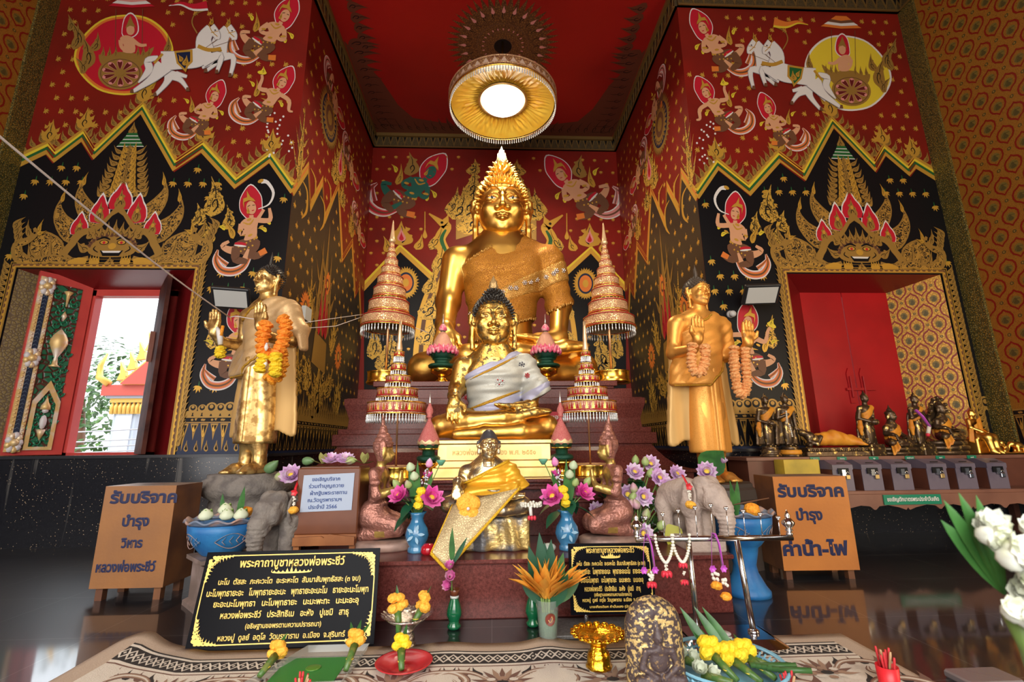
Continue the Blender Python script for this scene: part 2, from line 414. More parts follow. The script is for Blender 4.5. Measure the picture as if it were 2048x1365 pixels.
# ---------------------------------------------------------------- lettering
def text_mesh(body, size, m, O, ux, uy, width=None, bold=.028, depth=.004, align='CENTER', mb=None, line=1.):
 """Thai or Latin lettering as a mesh in the plane (O, ux, uy); width squeezes the line to that length"""
 cu = bpy.data.curves.new('lettering', 'FONT'); cu.body = body; cu.size = 1; cu.resolution_u = 2; cu.align_x = 'LEFT'
 cu.fill_mode = 'BOTH'; cu.bevel_depth = bold; cu.bevel_resolution = 0; cu.space_line = line
 t = bpy.data.objects.new('lettering', cu); COL.objects.link(t)
 dg = bpy.context.evaluated_depsgraph_get(); me = t.evaluated_get(dg).to_mesh()
 V = np.empty(len(me.vertices)*3, np.float32); me.vertices.foreach_get('co', V); V = V.reshape(-1, 3).astype(float)
 F = [tuple(p.vertices) for p in me.polygons]
 t.evaluated_get(dg).to_mesh_clear(); bpy.data.objects.remove(t); bpy.data.curves.remove(cu)
 if not len(V): return mb
 x0, x1 = V[:, 0].min(), V[:, 0].max()
 sx = (width/(x1-x0)) if width else size
 V[:, 0] = (V[:, 0]-x0)*sx - ((x1-x0)*sx/2 if align == 'CENTER' else 0); V[:, 1] *= size
 O, ux, uy = Vector(O), Vector(ux).normalized(), Vector(uy).normalized(); n = ux.cross(uy)
 mb = mb or MB()
 zs = V[:, 2]/max(bold, 1e-6)
 mb.add([O+ux*a+uy*b+n*(depth*.5*(1+c)) for a, b, c in zip(V[:, 0], V[:, 1], zs)], F, m, False)
 return mb
# ================================================================ the setting
XL, XR, DW, DB, HC, HT, LEDGE = -2.733, 2.921, 5.94, 9.67, 7.81, 8.15, 1.016
SL, SR, YB = -6.41, 6.56, -4.2
M_RED = mat('mural_red', (.26, .014, .008), .42, noise=(1.2, (.17, .013, .008), .35, .7), spec=.35)
M_BLK = mat('mural_black', (.007, .007, .009), .40, spec=.22)
M_GLINE = mat_pattern('gold_with_ink_lines', (.74, .44, .07), (.05, .03, .012), 11, .17, .42, .3, 0, 'scroll', 0)
M_FIL2 = mat_pattern('gold_linework', (.56, .31, .06), (.02, .015, .010), 17, .42, .42, .3, 0, 'scroll', 0)
M_GOLD = mat('gold_paint', (.72, .40, .055), .42, .35)
M_GOLD2 = mat('gold_paint_dark', (.42, .235, .05), .45, .3)
M_YEL = mat('yellow_paint', (.80, .60, .04), .45)
M_GRN = mat('green_paint', (.015, .12, .03), .45)
M_WHT = mat('white_paint', (.80, .76, .72), .5)
M_SKIN = mat('skin_paint', (.72, .36, .19), .5)
M_CRIM = mat('crimson_paint', (.55, .012, .03), .45)
M_PINK = mat('pink_paint', (.75, .28, .26), .5)
M_ORG = mat('orange_paint', (.75, .20, .03), .5)
M_BRN = mat('brown_paint', (.16, .065, .03), .5)
M_NAVY = mat('navy_paint', (.007, .016, .055), .45)
M_DGRN = mat('sea_green_paint', (.02, .14, .10), .45)
def floor_mat():
 m = bpy.data.materials.new('black_granite_floor'); nt, N, L, b = nodes_of(m)
 tc = N.new('ShaderNodeTexCoord'); br = N.new('ShaderNodeTexBrick'); L.new(tc.outputs['Object'], br.inputs['Vector'])
 br.offset = 0; br.inputs['Scale'].default_value = 1; br.inputs['Brick Width'].default_value = .8; br.inputs['Row Height'].default_value = .8
 br.inputs['Mortar Size'].default_value = .0022; br.inputs['Color1'].default_value = (.010, .010, .013, 1); br.inputs['Color2'].default_value = (.013, .012, .015, 1); br.inputs['Mortar'].default_value = (.10, .10, .10, 1)
 vo = N.new('ShaderNodeTexVoronoi'); vo.inputs['Scale'].default_value = 22; L.new(tc.outputs['Object'], vo.inputs['Vector'])
 mr = N.new('ShaderNodeMapRange'); mr.inputs['From Min'].default_value = .05; mr.inputs['From Max'].default_value = .03; L.new(vo.outputs['Distance'], mr.inputs['Value'])
 mx = N.new('ShaderNodeMix'); mx.data_type = 'RGBA'; L.new(mr.outputs['Result'], mx.inputs['Factor']); L.new(br.outputs['Color'], mx.inputs['A']); mx.inputs['B'].default_value = (.10, .08, .06, 1)
 L.new(mx.outputs['Result'], b.inputs['Base Color'])
 no = N.new('ShaderNodeTexNoise'); no.inputs['Scale'].default_value = 1.6; no.inputs['Detail'].default_value = 6; L.new(tc.outputs['Object'], no.inputs['Vector'])
 m2 = N.new('ShaderNodeMapRange'); m2.inputs['From Min'].default_value = .3; m2.inputs['From Max'].default_value = .7; m2.inputs['To Min'].default_value = .03; m2.inputs['To Max'].default_value = .11
 L.new(no.outputs['Fac'], m2.inputs['Value']); L.new(m2.outputs['Result'], b.inputs['Roughness']); b.inputs['Specular IOR Level'].default_value = .75
 b.inputs['Coat Weight'].default_value = .7; b.inputs['Coat Roughness'].default_value = .42
 return m
M_FLOOR = floor_mat()
def speck_granite(name, c1, c2, sp, rough=.12, thr=.10, scale=55, streak=0):
 m = bpy.data.materials.new(name); nt, N, L, b = nodes_of(m)
 tc = N.new('ShaderNodeTexCoord'); no = N.new('ShaderNodeTexNoise'); no.inputs['Scale'].default_value = 60; no.inputs['Detail'].default_value = 6; no.inputs['Roughness'].default_value = .8; L.new(tc.outputs['Object'], no.inputs['Vector'])
 r = N.new('ShaderNodeValToRGB'); r.color_ramp.elements[0].color = (*c1, 1); r.color_ramp.elements[1].color = (*c2, 1); r.color_ramp.elements[0].position = .38; r.color_ramp.elements[1].position = .66; L.new(no.outputs['Fac'], r.inputs['Fac'])
 vo = N.new('ShaderNodeTexVoronoi'); vo.inputs['Scale'].default_value = scale; L.new(tc.outputs['Object'], vo.inputs['Vector'])
 n2 = N.new('ShaderNodeTexNoise'); n2.inputs['Scale'].default_value = 5; L.new(tc.outputs['Object'], n2.inputs['Vector'])
 ad = N.new('ShaderNodeMath'); ad.operation = 'MULTIPLY'; L.new(n2.outputs['Fac'], ad.inputs[0]); ad.inputs[1].default_value = thr*2
 sb = N.new('ShaderNodeMath'); sb.operation = 'LESS_THAN'; L.new(vo.outputs['Distance'], sb.inputs[0]); L.new(ad.outputs[0], sb.inputs[1])
 mx = N.new('ShaderNodeMix'); mx.data_type = 'RGBA'; L.new(sb.outputs[0], mx.inputs['Factor']); L.new(r.outputs['Color'], mx.inputs['A']); mx.inputs['B'].default_value = (*sp, 1)
 out = mx.outputs['Result']
 if streak:
  mp = N.new('ShaderNodeMapping'); mp.inputs['Scale'].default_value = (7, 7, .35); L.new(tc.outputs['Object'], mp.inputs['Vector'])
  n3 = N.new('ShaderNodeTexNoise'); n3.inputs['Scale'].default_value = 1.3; n3.inputs['Detail'].default_value = 3; L.new(mp.outputs['Vector'], n3.inputs['Vector'])
  q = N.new('ShaderNodeMapRange'); q.inputs['From Min'].default_value = .67; q.inputs['From Max'].default_value = .72; q.inputs['To Max'].default_value = .35; L.new(n3.outputs['Fac'], q.inputs['Value'])
  m3 = N.new('ShaderNodeMix'); m3.data_type = 'RGBA'; L.new(q.outputs['Result'], m3.inputs['Factor']); L.new(out, m3.inputs['A']); m3.inputs['B'].default_value = (.25, .23, .21, 1); out = m3.outputs['Result']
 L.new(out, b.inputs['Base Color']); b.inputs['Roughness'].default_value = rough
 return m
M_DADO = speck_granite('black_granite_gold_flecks', (.008, .008, .011), (.016, .016, .021), (.75, .52, .30), .16, .11, 34, 1)
M_GRAN = speck_granite('dark_red_granite', (.080, .018, .015), (.20, .052, .043), (.34, .20, .18), .26, .07, 120); M_GRAN.node_tree.nodes['Principled BSDF'].inputs['Specular IOR Level'].default_value = .3
mb = MB(); mb.box((SL-.4, YB, -.2), (SR+.4, DB+.4, 0), M_FLOOR); fl = struct(mb, 'floor')
# ---- painter: flat paint on a wall, 1.2 mm per coat
class Paint:
 def __init__(s, mb, O, ux, uy, n): s.mb, s.O, s.ux, s.uy, s.n = mb, Vector(O), Vector(ux), Vector(uy), Vector(n); s.T = None; s.k = 0
 def w(s, p, lay):
  if s.T: p = s.T(p)
  return s.O+s.ux*p[0]+s.uy*p[1]+s.n*(.0015+.0012*lay+s.k*4e-5)
 def poly(s, pts, m, lay=1, sm=0):
  if sm: pts = smooth_pts(pts, sm)
  s.k = (s.k+1) % 25
  s.mb.add([s.w(p, lay) for p in pts], [tuple(range(len(pts)))], m, False)
 def stroke(s, pts, wd, m, lay=1, sm=4, closed=False, off=0.):
  s.k = (s.k+1) % 25; k = len(pts); wd = list(wd) if hasattr(wd, '__len__') else [wd]*k
  Q = [(p[0], p[1], a) for p, a in zip(pts, wd)]
  if sm: Q = smooth_pts(Q, sm, closed)
  v = []; n = len(Q)
  for i in range(n):
   a = Q[(i-1) % n] if (closed or i) else Q[0]; b = Q[(i+1) % n] if (closed or i < n-1) else Q[-1]
   dx, dy = b[0]-a[0], b[1]-a[1]; l = math.hypot(dx, dy) or 1; nx, ny = -dy/l, dx/l; h = Q[i][2]/2
   v += [s.w((Q[i][0]+nx*(h+off), Q[i][1]+ny*(h+off)), lay), s.w((Q[i][0]-nx*(h-off), Q[i][1]-ny*(h-off)), lay)]
  f = [(2*i, 2*i+1, 2*((i+1) % n)+1, 2*((i+1) % n)) for i in range(n if closed else n-1)]
  s.mb.add(v, f, m, False)
 def ell(s, c, rx, ry, m, lay=1, n=28, rot=0):
  cr, sr = math.cos(rot), math.sin(rot)
  s.poly([(c[0]+rx*math.cos(a)*cr-ry*math.sin(a)*sr, c[1]+rx*math.cos(a)*sr+ry*math.sin(a)*cr) for a in [2*PI*i/n for i in range(n)]], m, lay)
 def flame(s, x, y, w, h, m=None, ang=0, lay=1, curl=.25, kids=0, ink=M_BLK):
  """flame-shaped leaf with its base at x, y, pointing at ang from straight up"""
  m = m or M_GOLD; c, sn = math.cos(ang), math.sin(ang)
  def P(a, b): a += curl*w*math.sin(b*2.6)*(1-b*.3); return (x+(a*w if 0 else a)*c-b*h*sn, y+a*sn+b*h*c)
  R = [(0, 0), (.42*w, .10), (.50*w, .28), (.30*w, .50), (.10*w, .74), (0, 1.0)]; Lf = [(-.13*w, .74), (-.33*w, .50), (-.50*w, .28), (-.40*w, .10)]
  s.poly(smooth_pts([P(a, b) for a, b in R], 3, False)+smooth_pts([P(a, b) for a, b in Lf], 3, False), m, lay)
  if (h > .12 or h < -30) and ink:
   s.stroke([P(.02*w, .12), P(.16*w, .26), P(.05*w, .42), P(-.12*w, .34), P(-.05*w, .24)], [.05*w, .07*w, .07*w, .06*w, .03*w], ink, lay+1, 3)
   s.stroke([P(0, .45), P(.03*w, .62), P(0, .8)], [.05*w, .05*w, .02*w], ink, lay+1, 2)
  if kids:
   for i in range(kids):
    b = .12+.62*i/max(kids, 1); sd = 1 if i % 2 else -1; q = P(sd*.42*w*(1-b*.5), b); r = (1-b*.65)
    s.flame(q[0], q[1], w*.42*r, h*.36*r, m, ang-sd*.55, lay, curl*sd*-1, 0, ink)
 def floret(s, x, y, r, m=None, lay=1, a0=0, stem=None):
  m = m or M_GOLD2
  for da, q in ((-1.0, .7), (-.5, .9), (0, 1), (.5, .9), (1.0, .7)):
   a = -PI/2+a0+da; dx, dy = math.cos(a), math.sin(a)
   s.poly([(x, y), (x+dx*r*.55*q-dy*r*.13, y+dy*r*.55*q+dx*r*.13), (x+dx*r*q, y+dy*r*q), (x+dx*r*.55*q+dy*r*.13, y+dy*r*.55*q-dx*r*.13)], m, lay)
  s.poly([(x-.09*r, y-.02*r), (x+.09*r, y-.02*r), (x+.03*r, y+.55*r), (x-.03*r, y+.55*r)], stem or m, lay)
def inside(p, poly):
 x, y = p; r = False; n = len(poly)
 for i in range(n):
  x1, y1 = poly[i]; x2, y2 = poly[(i+1) % n]
  if (y1 > y) != (y2 > y) and x < (x2-x1)*(y-y1)/(y2-y1)+x1: r = not r
 return r
def clear(p, avoid): return not any((p[0]-c[0])**2/(c[2]**2)+(p[1]-c[1])**2/(c[3]**2) < 1 for c in avoid)
def bands(P, u0, u1, step=.118, rev=False):
 """painted base bands of the walls: scroll strip over a row of lotus spears"""
 for z0, z1, m in ((1.405, 1.475, M_BLK), (1.455, 1.475, M_GOLD2), (1.392, 1.405, M_GOLD2), (1.016, 1.392, M_NAVY if rev else M_BLK), (1.016, 1.05, M_NAVY)):
  P.poly([(u0, z0), (u1, z0), (u1, z1), (u0, z1)], m, 2 if m in (M_GOLD2, M_NAVY) else 1)
 u = u0+step/2; i = 0
 while u < u1:
  P.flame(u, 1.425, .03, .04, M_GOLD2, .9 if i % 2 else -.9, 3); P.ell((u+step*.3, 1.43), .016, .014, M_GOLD2, 3, 8)
  h = .33 if i % 2 == 0 else .2; y0 = 1.385
  P.poly([(u-.5*step*.8, y0), (u+.5*step*.8, y0), (u+.14*step, y0-h*.5), (u, y0-h), (u-.14*step, y0-h*.5)], M_GOLD2, 3)
  P.poly([(u-.25*step, y0-.02), (u+.25*step, y0-.02), (u, y0-h*.55)], M_BLK, 4); P.flame(u, y0-h*.5, .03, h*.45, M_GOLD, 0, 5)
  P.flame(u+step/2, 1.05, .05, .14, M_GOLD2, 0, 3); P.flame(u+step*.5, 1.07, .03, .07, M_BLK, 0, 4)
  u += step; i += 1
# ---- one flying celestial figure, traced from the one left of the peak, in a unit of its own pixels
def deva(P, T, sash=M_ORG, skin=M_SKIN, skirt=M_BRN, arms='pray', aura=True):
 old = P.T; P.T = (lambda p: old(T(p))) if old else T
 if aura:
  a = [(1312, 625), (1318, 580), (1350, 540), (1412, 512), (1434, 575), (1420, 625), (1392, 672), (1345, 690)]
  P.poly([(1310+(x-1368)*1.07+58, 603+(y-603)*1.07) for x, y in a], M_WHT, 1, 4); P.poly(a, M_CRIM, 2, 4)
 for k, (m, w) in enumerate(((M_WHT, 46), (M_PINK, 34), (sash, 24), (M_BRN, 9))):      # nested scarf swoosh
  P.stroke([(1120, 735), (1086, 780), (1092, 835), (1140, 868), (1200, 868), (1262, 830)], [w*.2, w*.8, w, w, w*.8, w*.3], m, 2+k, 5)
  P.stroke([(1100, 745), (1112, 790), (1130, 825)], [w*.15, w*.5, w*.6], m, 2+k, 5)
 P.stroke([(1215, 790), (1170, 760), (1150, 728), (1190, 722)], [46, 36, 24, 14], skin, 6, 4)
 P.stroke([(1235, 785), (1275, 845), (1335, 848)], [54, 40, 24], skirt, 6, 4); P.stroke([(1210, 770), (1180, 820), (1230, 850)], [50, 40, 30], skirt, 6, 4)
 P.stroke([(1225, 835), (1262, 800)], [26, 12], skin, 8, 0); P.stroke([(1300, 846), (1340, 845)], [26, 30], M_ORG, 8, 0)
 P.poly([(1212, 742), (1290, 752), (1332, 790), (1290, 830), (1222, 808), (1192, 785)], skirt, 7, 3)
 for i in range(9): P.ell((1222+i % 5*22, 768+i//5*26), 5, 5, M_GOLD, 8, 6)
 P.stroke([(1212, 745), (1240, 762), (1262, 775)], [8, 20, 10], M_CRIM, 8); P.stroke([(1206, 752), (1234, 770), (1258, 784)], [5, 10, 4], M_WHT, 9)
 P.poly([(1275, 672), (1320, 655), (1372, 682), (1350, 720), (1322, 762), (1262, 752), (1290, 715)], skin, 8, 4)
 if arms == 'pray':
  P.stroke([(1285, 672), (1246, 706), (1278, 722), (1322, 700)], [28, 24, 20, 14], skin, 10); P.stroke([(1368, 690), (1374, 740), (1345, 742), (1318, 712)], [26, 24, 20, 14], skin, 10)
 elif arms == 'offer':
  P.stroke([(1282, 674), (1235, 665), (1245, 610), (1240, 585)], [28, 24, 18, 16], skin, 10); P.stroke([(1368, 690), (1420, 720), (1425, 775), (1450, 782)], [26, 24, 18, 10], skin, 10)
  P.ell((1240, 572), 28, 12, M_YEL, 11, 12); P.flame(1240, 578, 34, -46, M_YEL, 0, 11)
 else:
  P.stroke([(1285, 672), (1262, 715), (1340, 700), (1420, 655)], [28, 24, 20, 14], skin, 10); P.stroke([(1368, 690), (1425, 715), (1448, 660)], [26, 24, 14], skin, 10)
  P.stroke([(1395, 640), (1455, 642), (1500, 600), (1496, 540), (1470, 520)], [4, 8, 14, 18, 24], M_WHT, 11); P.ell((1468, 518), 16, 9, M_GOLD, 12, 12)
 for q in ((1262, 700), (1370, 728), (1330, 668), (1300, 742)): P.ell(q, 13, 6, M_GOLD, 11, 10)
 P.stroke([(1296, 668), (1322, 690), (1352, 676)], [5, 8, 5], M_GOLD, 11)
 P.ell((1366, 618), 25, 34, skin, 9, 20, .3); P.stroke([(1350, 652), (1342, 672)], 22, skin, 9, 0)
 P.stroke([(1352, 606), (1366, 604)], 4, M_BRN, 11, 0); P.stroke([(1376, 610), (1388, 614)], 4, M_BRN, 11, 0); P.stroke([(1362, 634), (1374, 636)], 4, M_CRIM, 11, 0)
 P.poly([(1332, 606), (1346, 578), (1372, 580), (1400, 600), (1396, 584), (1386, 566), (1384, 530), (1370, 562), (1350, 560), (1338, 580)], M_GOLD, 11)
 P.flame(1338, 640, 16, -40, M_GOLD, .3, 11)
 for x, y, w, h, a in ((1215, 720, 34, -110, -.1), (1330, 770, 34, -95, -1.1), (1240, 815, 26, 50, -2.2)): P.flame(x, y, w, h, M_GOLD, a, 6, .5)
 for x, y in ((1420, 735), (1385, 760), (1200, 660)): P.flame(x, y, 22, -50, M_YEL, -.9, 6, .5)
 P.T = old
def sim(src, dst, sc, rot=0, mir=1):
 c, s_ = math.cos(rot)*sc, math.sin(rot)*sc
 def f(p): x, y = (p[0]-src[0])*mir, p[1]-src[1]; return (dst[0]+x*c-y*s_, dst[1]+x*s_+y*c)
 return f
# ================================================================ painted front walls (left one traced, right one mirrored)
def Z1(p): q = aY(p[0]/3.175, p[1]/3.175, DW); return (XL-q.x, q.z)        # a point of the left wall mural
def front_mural(P, side):
 L = side == 'left'; u1 = (XL-SL) if L else (SR-XR)
 zig = [Z1(p) for p in ((90, 1070), (290, 985), (335, 1040), (515, 905), (585, 1020), (895, 730), (1105, 1095), (1280, 975), (1490, 1205), (1710, 1040), (1862, 1240))]
 zig[0] = (u1, zig[0][1]); zig[-1] = (0, zig[-1][1])
 P.poly(zig+[(0, LEDGE), (1.15, LEDGE), (1.15, 3.37), (3.36, 3.37), (3.36, LEDGE), (u1, LEDGE)], M_BLK, 0)
 for o, w, m in ((.035, .07, M_GOLD), (.085, .045, M_GRN), (.125, .045, M_YEL), (.165, .05, M_GOLD)):
  P.stroke([(p[0], p[1]+o*1.25) for p in zig], w, m, 1, 0)
 for i in range(len(zig)-1):
  a, b = zig[i], zig[i+1]; l = math.hypot(b[0]-a[0], b[1]-a[1]); k = max(1, int(l/.105))
  for j in range(k):
   t = (j+.5)/k; up = (b[1] > a[1]); P.flame(a[0]+(b[0]-a[0])*t, a[1]+(b[1]-a[1])*t+.22, .075, .19, M_GOLD2, -.35 if up else .35, 2, .5)
 for i in (1, 3, 5, 7, 9):
  if i < len(zig): P.flame(zig[i][0], zig[i][1]+.2, .2, .5 if i == 5 else .36, M_GOLD, 0, 3, 0, 4)
 av = []                                                          # places the florets keep clear of
 P.T = Z1
 # sun or moon disc, chariot and horses
 d = [(470, 360), (520, 240), (640, 130), (780, 95), (930, 110), (1045, 190), (1100, 300), (1085, 400), (1010, 510), (880, 590), (760, 605), (620, 570), (510, 470)]
 cols = (M_YEL, M_ORG, M_CRIM) if L else (M_WHT, M_YEL, M_YEL)
 for k, (m, s_) in enumerate(zip(cols, (1, .955, .90))): P.poly([(785+(x-785)*s_, 350+(y-350)*s_) for x, y in d], m, 1+k, 4)
 for k, (x, y, w, h, a) in enumerate(((560, 440, 90, -230, -.25), (520, 300, 70, -200, -.5), (470, 320, 60, -180, .1), (590, 330, 60, -130, .2), (450, 200, 46, -110, -.2), (540, 470, 60, -120, -.6), (1055, 340, 46, -120, .05))): P.flame(x, y, w, h, M_GOLD2, a, 5, .4, 3)
 P.poly([(630, 350), (655, 420), (760, 450), (870, 440), (940, 380), (980, 300), (900, 350), (830, 335), (740, 335), (690, 360)], M_GOLD2, 5, 3)
 for x in (650, 690, 730, 870, 905, 940): P.flame(x, 365, 26, -70, M_GOLD2, .1, 6, .3)
 P.ell((768, 470), 142, 104, M_GOLD2, 7); P.ell((768, 470), 128, 92, M_BRN, 8); P.ell((768, 470), 122, 87, M_GOLD2, 9)
 for i in range(10):
  a = 2*PI*i/10+.3; c, s_ = math.cos(a), math.sin(a)
  if abs(s_) < .25: continue
  for k, (m, q) in enumerate(((M_PINK, 1), (mat('dark_petal', (.13, .012, .010), .5), .80))):
   P.poly([(768+122*(r*c-t*s_), 470+87*(r*s_+t*c)) for r, t in ((.28, 0), (.62, .13*q), (.86, .15*q), (.95*q+.03, 0), (.86, -.15*q), (.62, -.13*q))], m, 10+k, 2)
 P.ell((768, 470), 26, 18, M_GOLD2, 12)
 P.poly([(775, 215), (790, 120), (832, 82), (872, 120), (885, 200), (850, 240), (800, 240)], M_WHT, 6, 3); P.poly([(780, 212), (795, 125), (832, 92), (867, 125), (878, 198), (848, 235), (804, 235)], M_CRIM, 7, 3)
 P.poly([(765, 250), (800, 228), (850, 250), (860, 335), (785, 335), (790, 290)], M_SKIN, 8, 3); P.ell((833, 195), 26, 33, M_SKIN, 9); P.poly([(800, 185), (815, 150), (832, 105), (850, 150), (866, 178), (830, 168)], M_GOLD2, 10)
 P.stroke([(840, 255), (890, 290), (935, 290)], [30, 22, 16], M_SKIN, 9); P.stroke([(770, 258), (775, 300), (800, 330)], [28, 24, 18], M_SKIN, 9)
 for x in (735, 905): P.stroke([(x, 330), (x+4, 60)], 4, M_BRN, 6, 0)
 for k in range(4): P.poly([(690+k*26, 40-k*17), (840, 52-k*17), (985-k*24, 44-k*17), (945-k*22, 20-k*17), (735+k*22, 18-k*17)], (M_CRIM, M_WHT, M_PINK, M_GOLD2)[k] if L else (M_ORG, M_WHT, M_BRN, M_ORG)[k], 6+k)
 P.stroke([(1255, 215), (1222, 150), (1240, 95), (1300, 70)], [8, 8, 7, 8], M_GOLD2, 6)
 P.stroke([(1075, 40), (1150, 28), (1230, 52), (1318, 40)], [4, 22, 40, 62], M_WHT if L else M_YEL, 6); P.stroke([(1090, 36), (1150, 22), (1230, 44), (1318, 32)], [4, 14, 30, 50], M_CRIM if L else M_ORG, 7)
 for k in (0, 1):                                                   # the pair of white horses
  ox, oy, ly = (105, 0, 6) if k == 0 else (0, 0, 14)
  sw = 6 if k else 6
  parts = [([(1310+ox*.7, 340), (1300+ox, 255), (1345+ox, 185)], [115, 92, 60]), ([(1340+ox, 180), (1378+ox, 225), (1386+ox, 258)], [62, 48, 26])]
  if k: parts += [([(1030, 395), (1150, 388), (1260, 372), (1335, 325)], [120, 112, 118, 96]), ([(1045, 420), (975, 505), (850, 588)], [116, 50, 18]), ([(1290, 400), (1405, 358), (1382, 465)], [66, 38, 18]), ([(1010, 372), (945, 392), (952, 452), (885, 532)], [22, 40, 44, 6])]
  else: parts += [([(1085, 450), (1062, 525), (992, 605)], [90, 36, 18]), ([(1090, 480), (1150, 512), (1196, 572)], [56, 30, 16]), ([(1330, 390), (1478, 362), (1466, 482)], [60, 36, 18]), ([(1280, 415), (1392, 384), (1312, 455)], [52, 32, 16]), ([(1120, 470), (1190, 490)], [30, 16])]
  for pts, wd in parts: P.stroke(pts, [q+7 for q in wd], M_BRN if 0 else mat('grey_paint', (.36, .32, .34), .5), ly, 5)
  for pts, wd in parts: P.stroke(pts, wd, M_WHT, ly+1, 5)
  P.ell((1372+ox, 200), 6, 4, M_BLK, ly+3, 8); P.stroke([(1330+ox, 160), (1350+ox, 205), (1386+ox, 240)], 5, M_GOLD, ly+3); P.stroke([(1345+ox, 215), (1392+ox, 205)], 4, M_GOLD, ly+3, 0); P.stroke([(1385+ox, 258), (1300, 320)], 3, M_BRN, ly+3, 0)
  P.flame(1340+ox, 165, 26, -55, M_GOLD, .3, ly+2); P.flame(1355+ox, 160, 20, -45, M_GOLD, -.5, ly+2)
  P.stroke([(1262+ox*.5, 300), (1330+ox*.5, 325), (1408, 318)], 24, M_GOLD, ly+3)
 for x, y in ((845, 585), (990, 606), (1198, 574), (1382, 462), (1466, 484), (1312, 456)): P.stroke([(x, y-12), (x, y+12)], [16, 26], M_BRN, 17, 0)
 P.poly([(1112, 332), (1228, 322), (1230, 400), (1200, 430), (1186, 468), (1160, 440), (1128, 410)], M_GOLD, 17); P.poly([(1126, 344), (1214, 336), (1214, 396), (1190, 420), (1182, 446), (1164, 428), (1140, 402)], M_NAVY if L else M_GRN, 18)
 P.flame(1175, 425, 40, -70, M_GOLD, .2, 19); P.flame(1160, 400, 30, -50, M_GOLD, -.5, 19); P.stroke([(1040, 350), (985, 410)], 16, M_GOLD, 17, 0)
 av += [(785, 350, 340, 280), (1240, 380, 280, 230), (840, 30, 170, 50)]
 deva(P, sim((1310, 700), (1735, 195), 1.2, .10)); deva(P, sim((1310, 700), (1725, 610), 1.06, .12), M_ORG, arms='offer'); deva(P, lambda p: p)
 for k in range(26): P.ell((1690+rnd.random()*170, 720+k*11), 7, 7, M_WHT, 3, 8)
 deva(P, sim((1310, 700), (1580, 1445), 1.25, -.45), M_ORG, arms='horn'); deva(P, sim((1310, 700), (1500, 2170), 1.25, -.45), M_ORG, arms='offer')
 av += [(1760, 170, 190, 200), (1720, 640, 200, 190), (1290, 700, 190, 190), (1540, 1400, 260, 270), (1470, 2150, 270, 270)]
 for x, y, w, h in ((1340, 1380, 130, -260), (1250, 1440, 90, -150), (1440, 1460, 80, -160), (1300, 1560, 100, -150), (1340, 2220, 90, -230)): P.flame(x, y, w, h, M_GLINE, -.05, 2, .35, 6)
 # spire, wings, petals and guardian face over the opening, traced in the same frame about its own axis
 base_T = Z1; AXI = lambda y: 855-(y-780)*.172
 P.T = lambda p: base_T((AXI(p[1])+p[0], p[1]))
 P.flame(0, 860, 56, -85, M_GOLD2, 0, 3, 0)
 for k in range(4):
  w = 40+k*16; y = 850+k*22
  P.poly([(-w, y+18), (w, y+18), (w*.72, y), (-w*.72, y)], M_WHT, 3); P.poly([(-w*.98, y+13), (w*.98, y+13), (w*.74, y-4), (-w*.74, y-4)], M_GRN, 4)
 P.poly([(-150, 1250), (-85, 1200), (-60, 1080), (-40, 945), (40, 945), (60, 1080), (85, 1200), (150, 1250)], M_FIL2, 3, 3)
 for k in range(8):
  y = 1235-k*37; w = 118-k*9
  for sd in (-1, 1): P.flame(sd*w*.85, y, w*.50, -80, M_GOLD2, sd*.75, 2, sd*.5, 1); P.flame(sd*w*.35, y-4, w*.42, -74, M_GOLD, sd*.2, 5, sd*.4)
  P.flame(0, y-10, w*.28, -60, M_GOLD2, 0, 6, 0)
 for sd in (-1, 1):
  for (xi, yi, xt, yt, xb, yb) in ((120, 1330, 268, 1120, 215, 1420), (205, 1440, 385, 1225, 320, 1530), (300, 1540, 500, 1420, 440, 1640)):     # fan wings with curling tips
   for m, g, ly in ((M_GOLD2, 0, 1), (M_FIL2, 9, 2)): P.poly([(sd*(xi+g), yi+110-g), (sd*(xi+30+g), yi-10+g), (sd*(xt-60), yi-70+g*1.5), (sd*(xt-8), yt+70+g*2), (sd*(xt-26), yt+g*4), (sd*(xt+22-g), yt+90), (sd*(xt+18-g), yt+190), (sd*(xb-g), yb-g)], m, ly, 3)
   P.flame(sd*(xt-14), yt+60, 26, -90, M_GOLD, sd*-.25, 4, sd*.4)
  for k in range(6): P.flame(sd*(225+k*60), 1690-k*4, 60, -120-(k % 3)*30, M_GOLD2, sd*(.05+.10*k), 4, sd*.4, 2)
 for x, y, h, w in ((-232, 1490, 130, 46), (-118, 1412, 165, 52), (118, 1412, 165, 52), (232, 1490, 130, 46), (0, 1330, 160, 62)):
  for m, s_, ly in ((M_WHT, 1.10, 6), (M_CRIM, 1, 7)): P.poly([(x-w*s_, y), (x-w*s_*1.05, y-h*.45*s_), (x-w*.55*s_, y-h*.72*s_), (x, y-h*s_*1.04), (x+w*.55*s_, y-h*.72*s_), (x+w*s_*1.05, y-h*.45*s_), (x+w*s_, y)], m, ly, 2)
  P.flame(x, y+5, w*1.15, -h*.82, M_GOLD2, 0, 8, 0, 4); P.ell((x, y-h*.42), 11, 14, M_GOLD, 10, 10)
 P.poly([(-285, 1640), (-280, 1540), (-235, 1470), (-120, 1430), (-20, 1315), (0, 1290), (20, 1315), (120, 1430), (235, 1470), (280, 1540), (285, 1640)], M_GOLD2, 9, 3); P.poly([(-240, 1640), (-236, 1560), (-195, 1500), (-105, 1462), (0, 1352), (105, 1462), (195, 1500), (236, 1560), (240, 1640)], M_BLK, 10, 3)
 fx, fy = 0, 1572                                                   # the open-mouthed guardian face with crown and hands
 for k in range(9): P.flame(fx+(k-4)*36, fy-52, 52, -125+abs(k-4)*14, M_GOLD2, (k-4)*.11, 11, 0, 2)
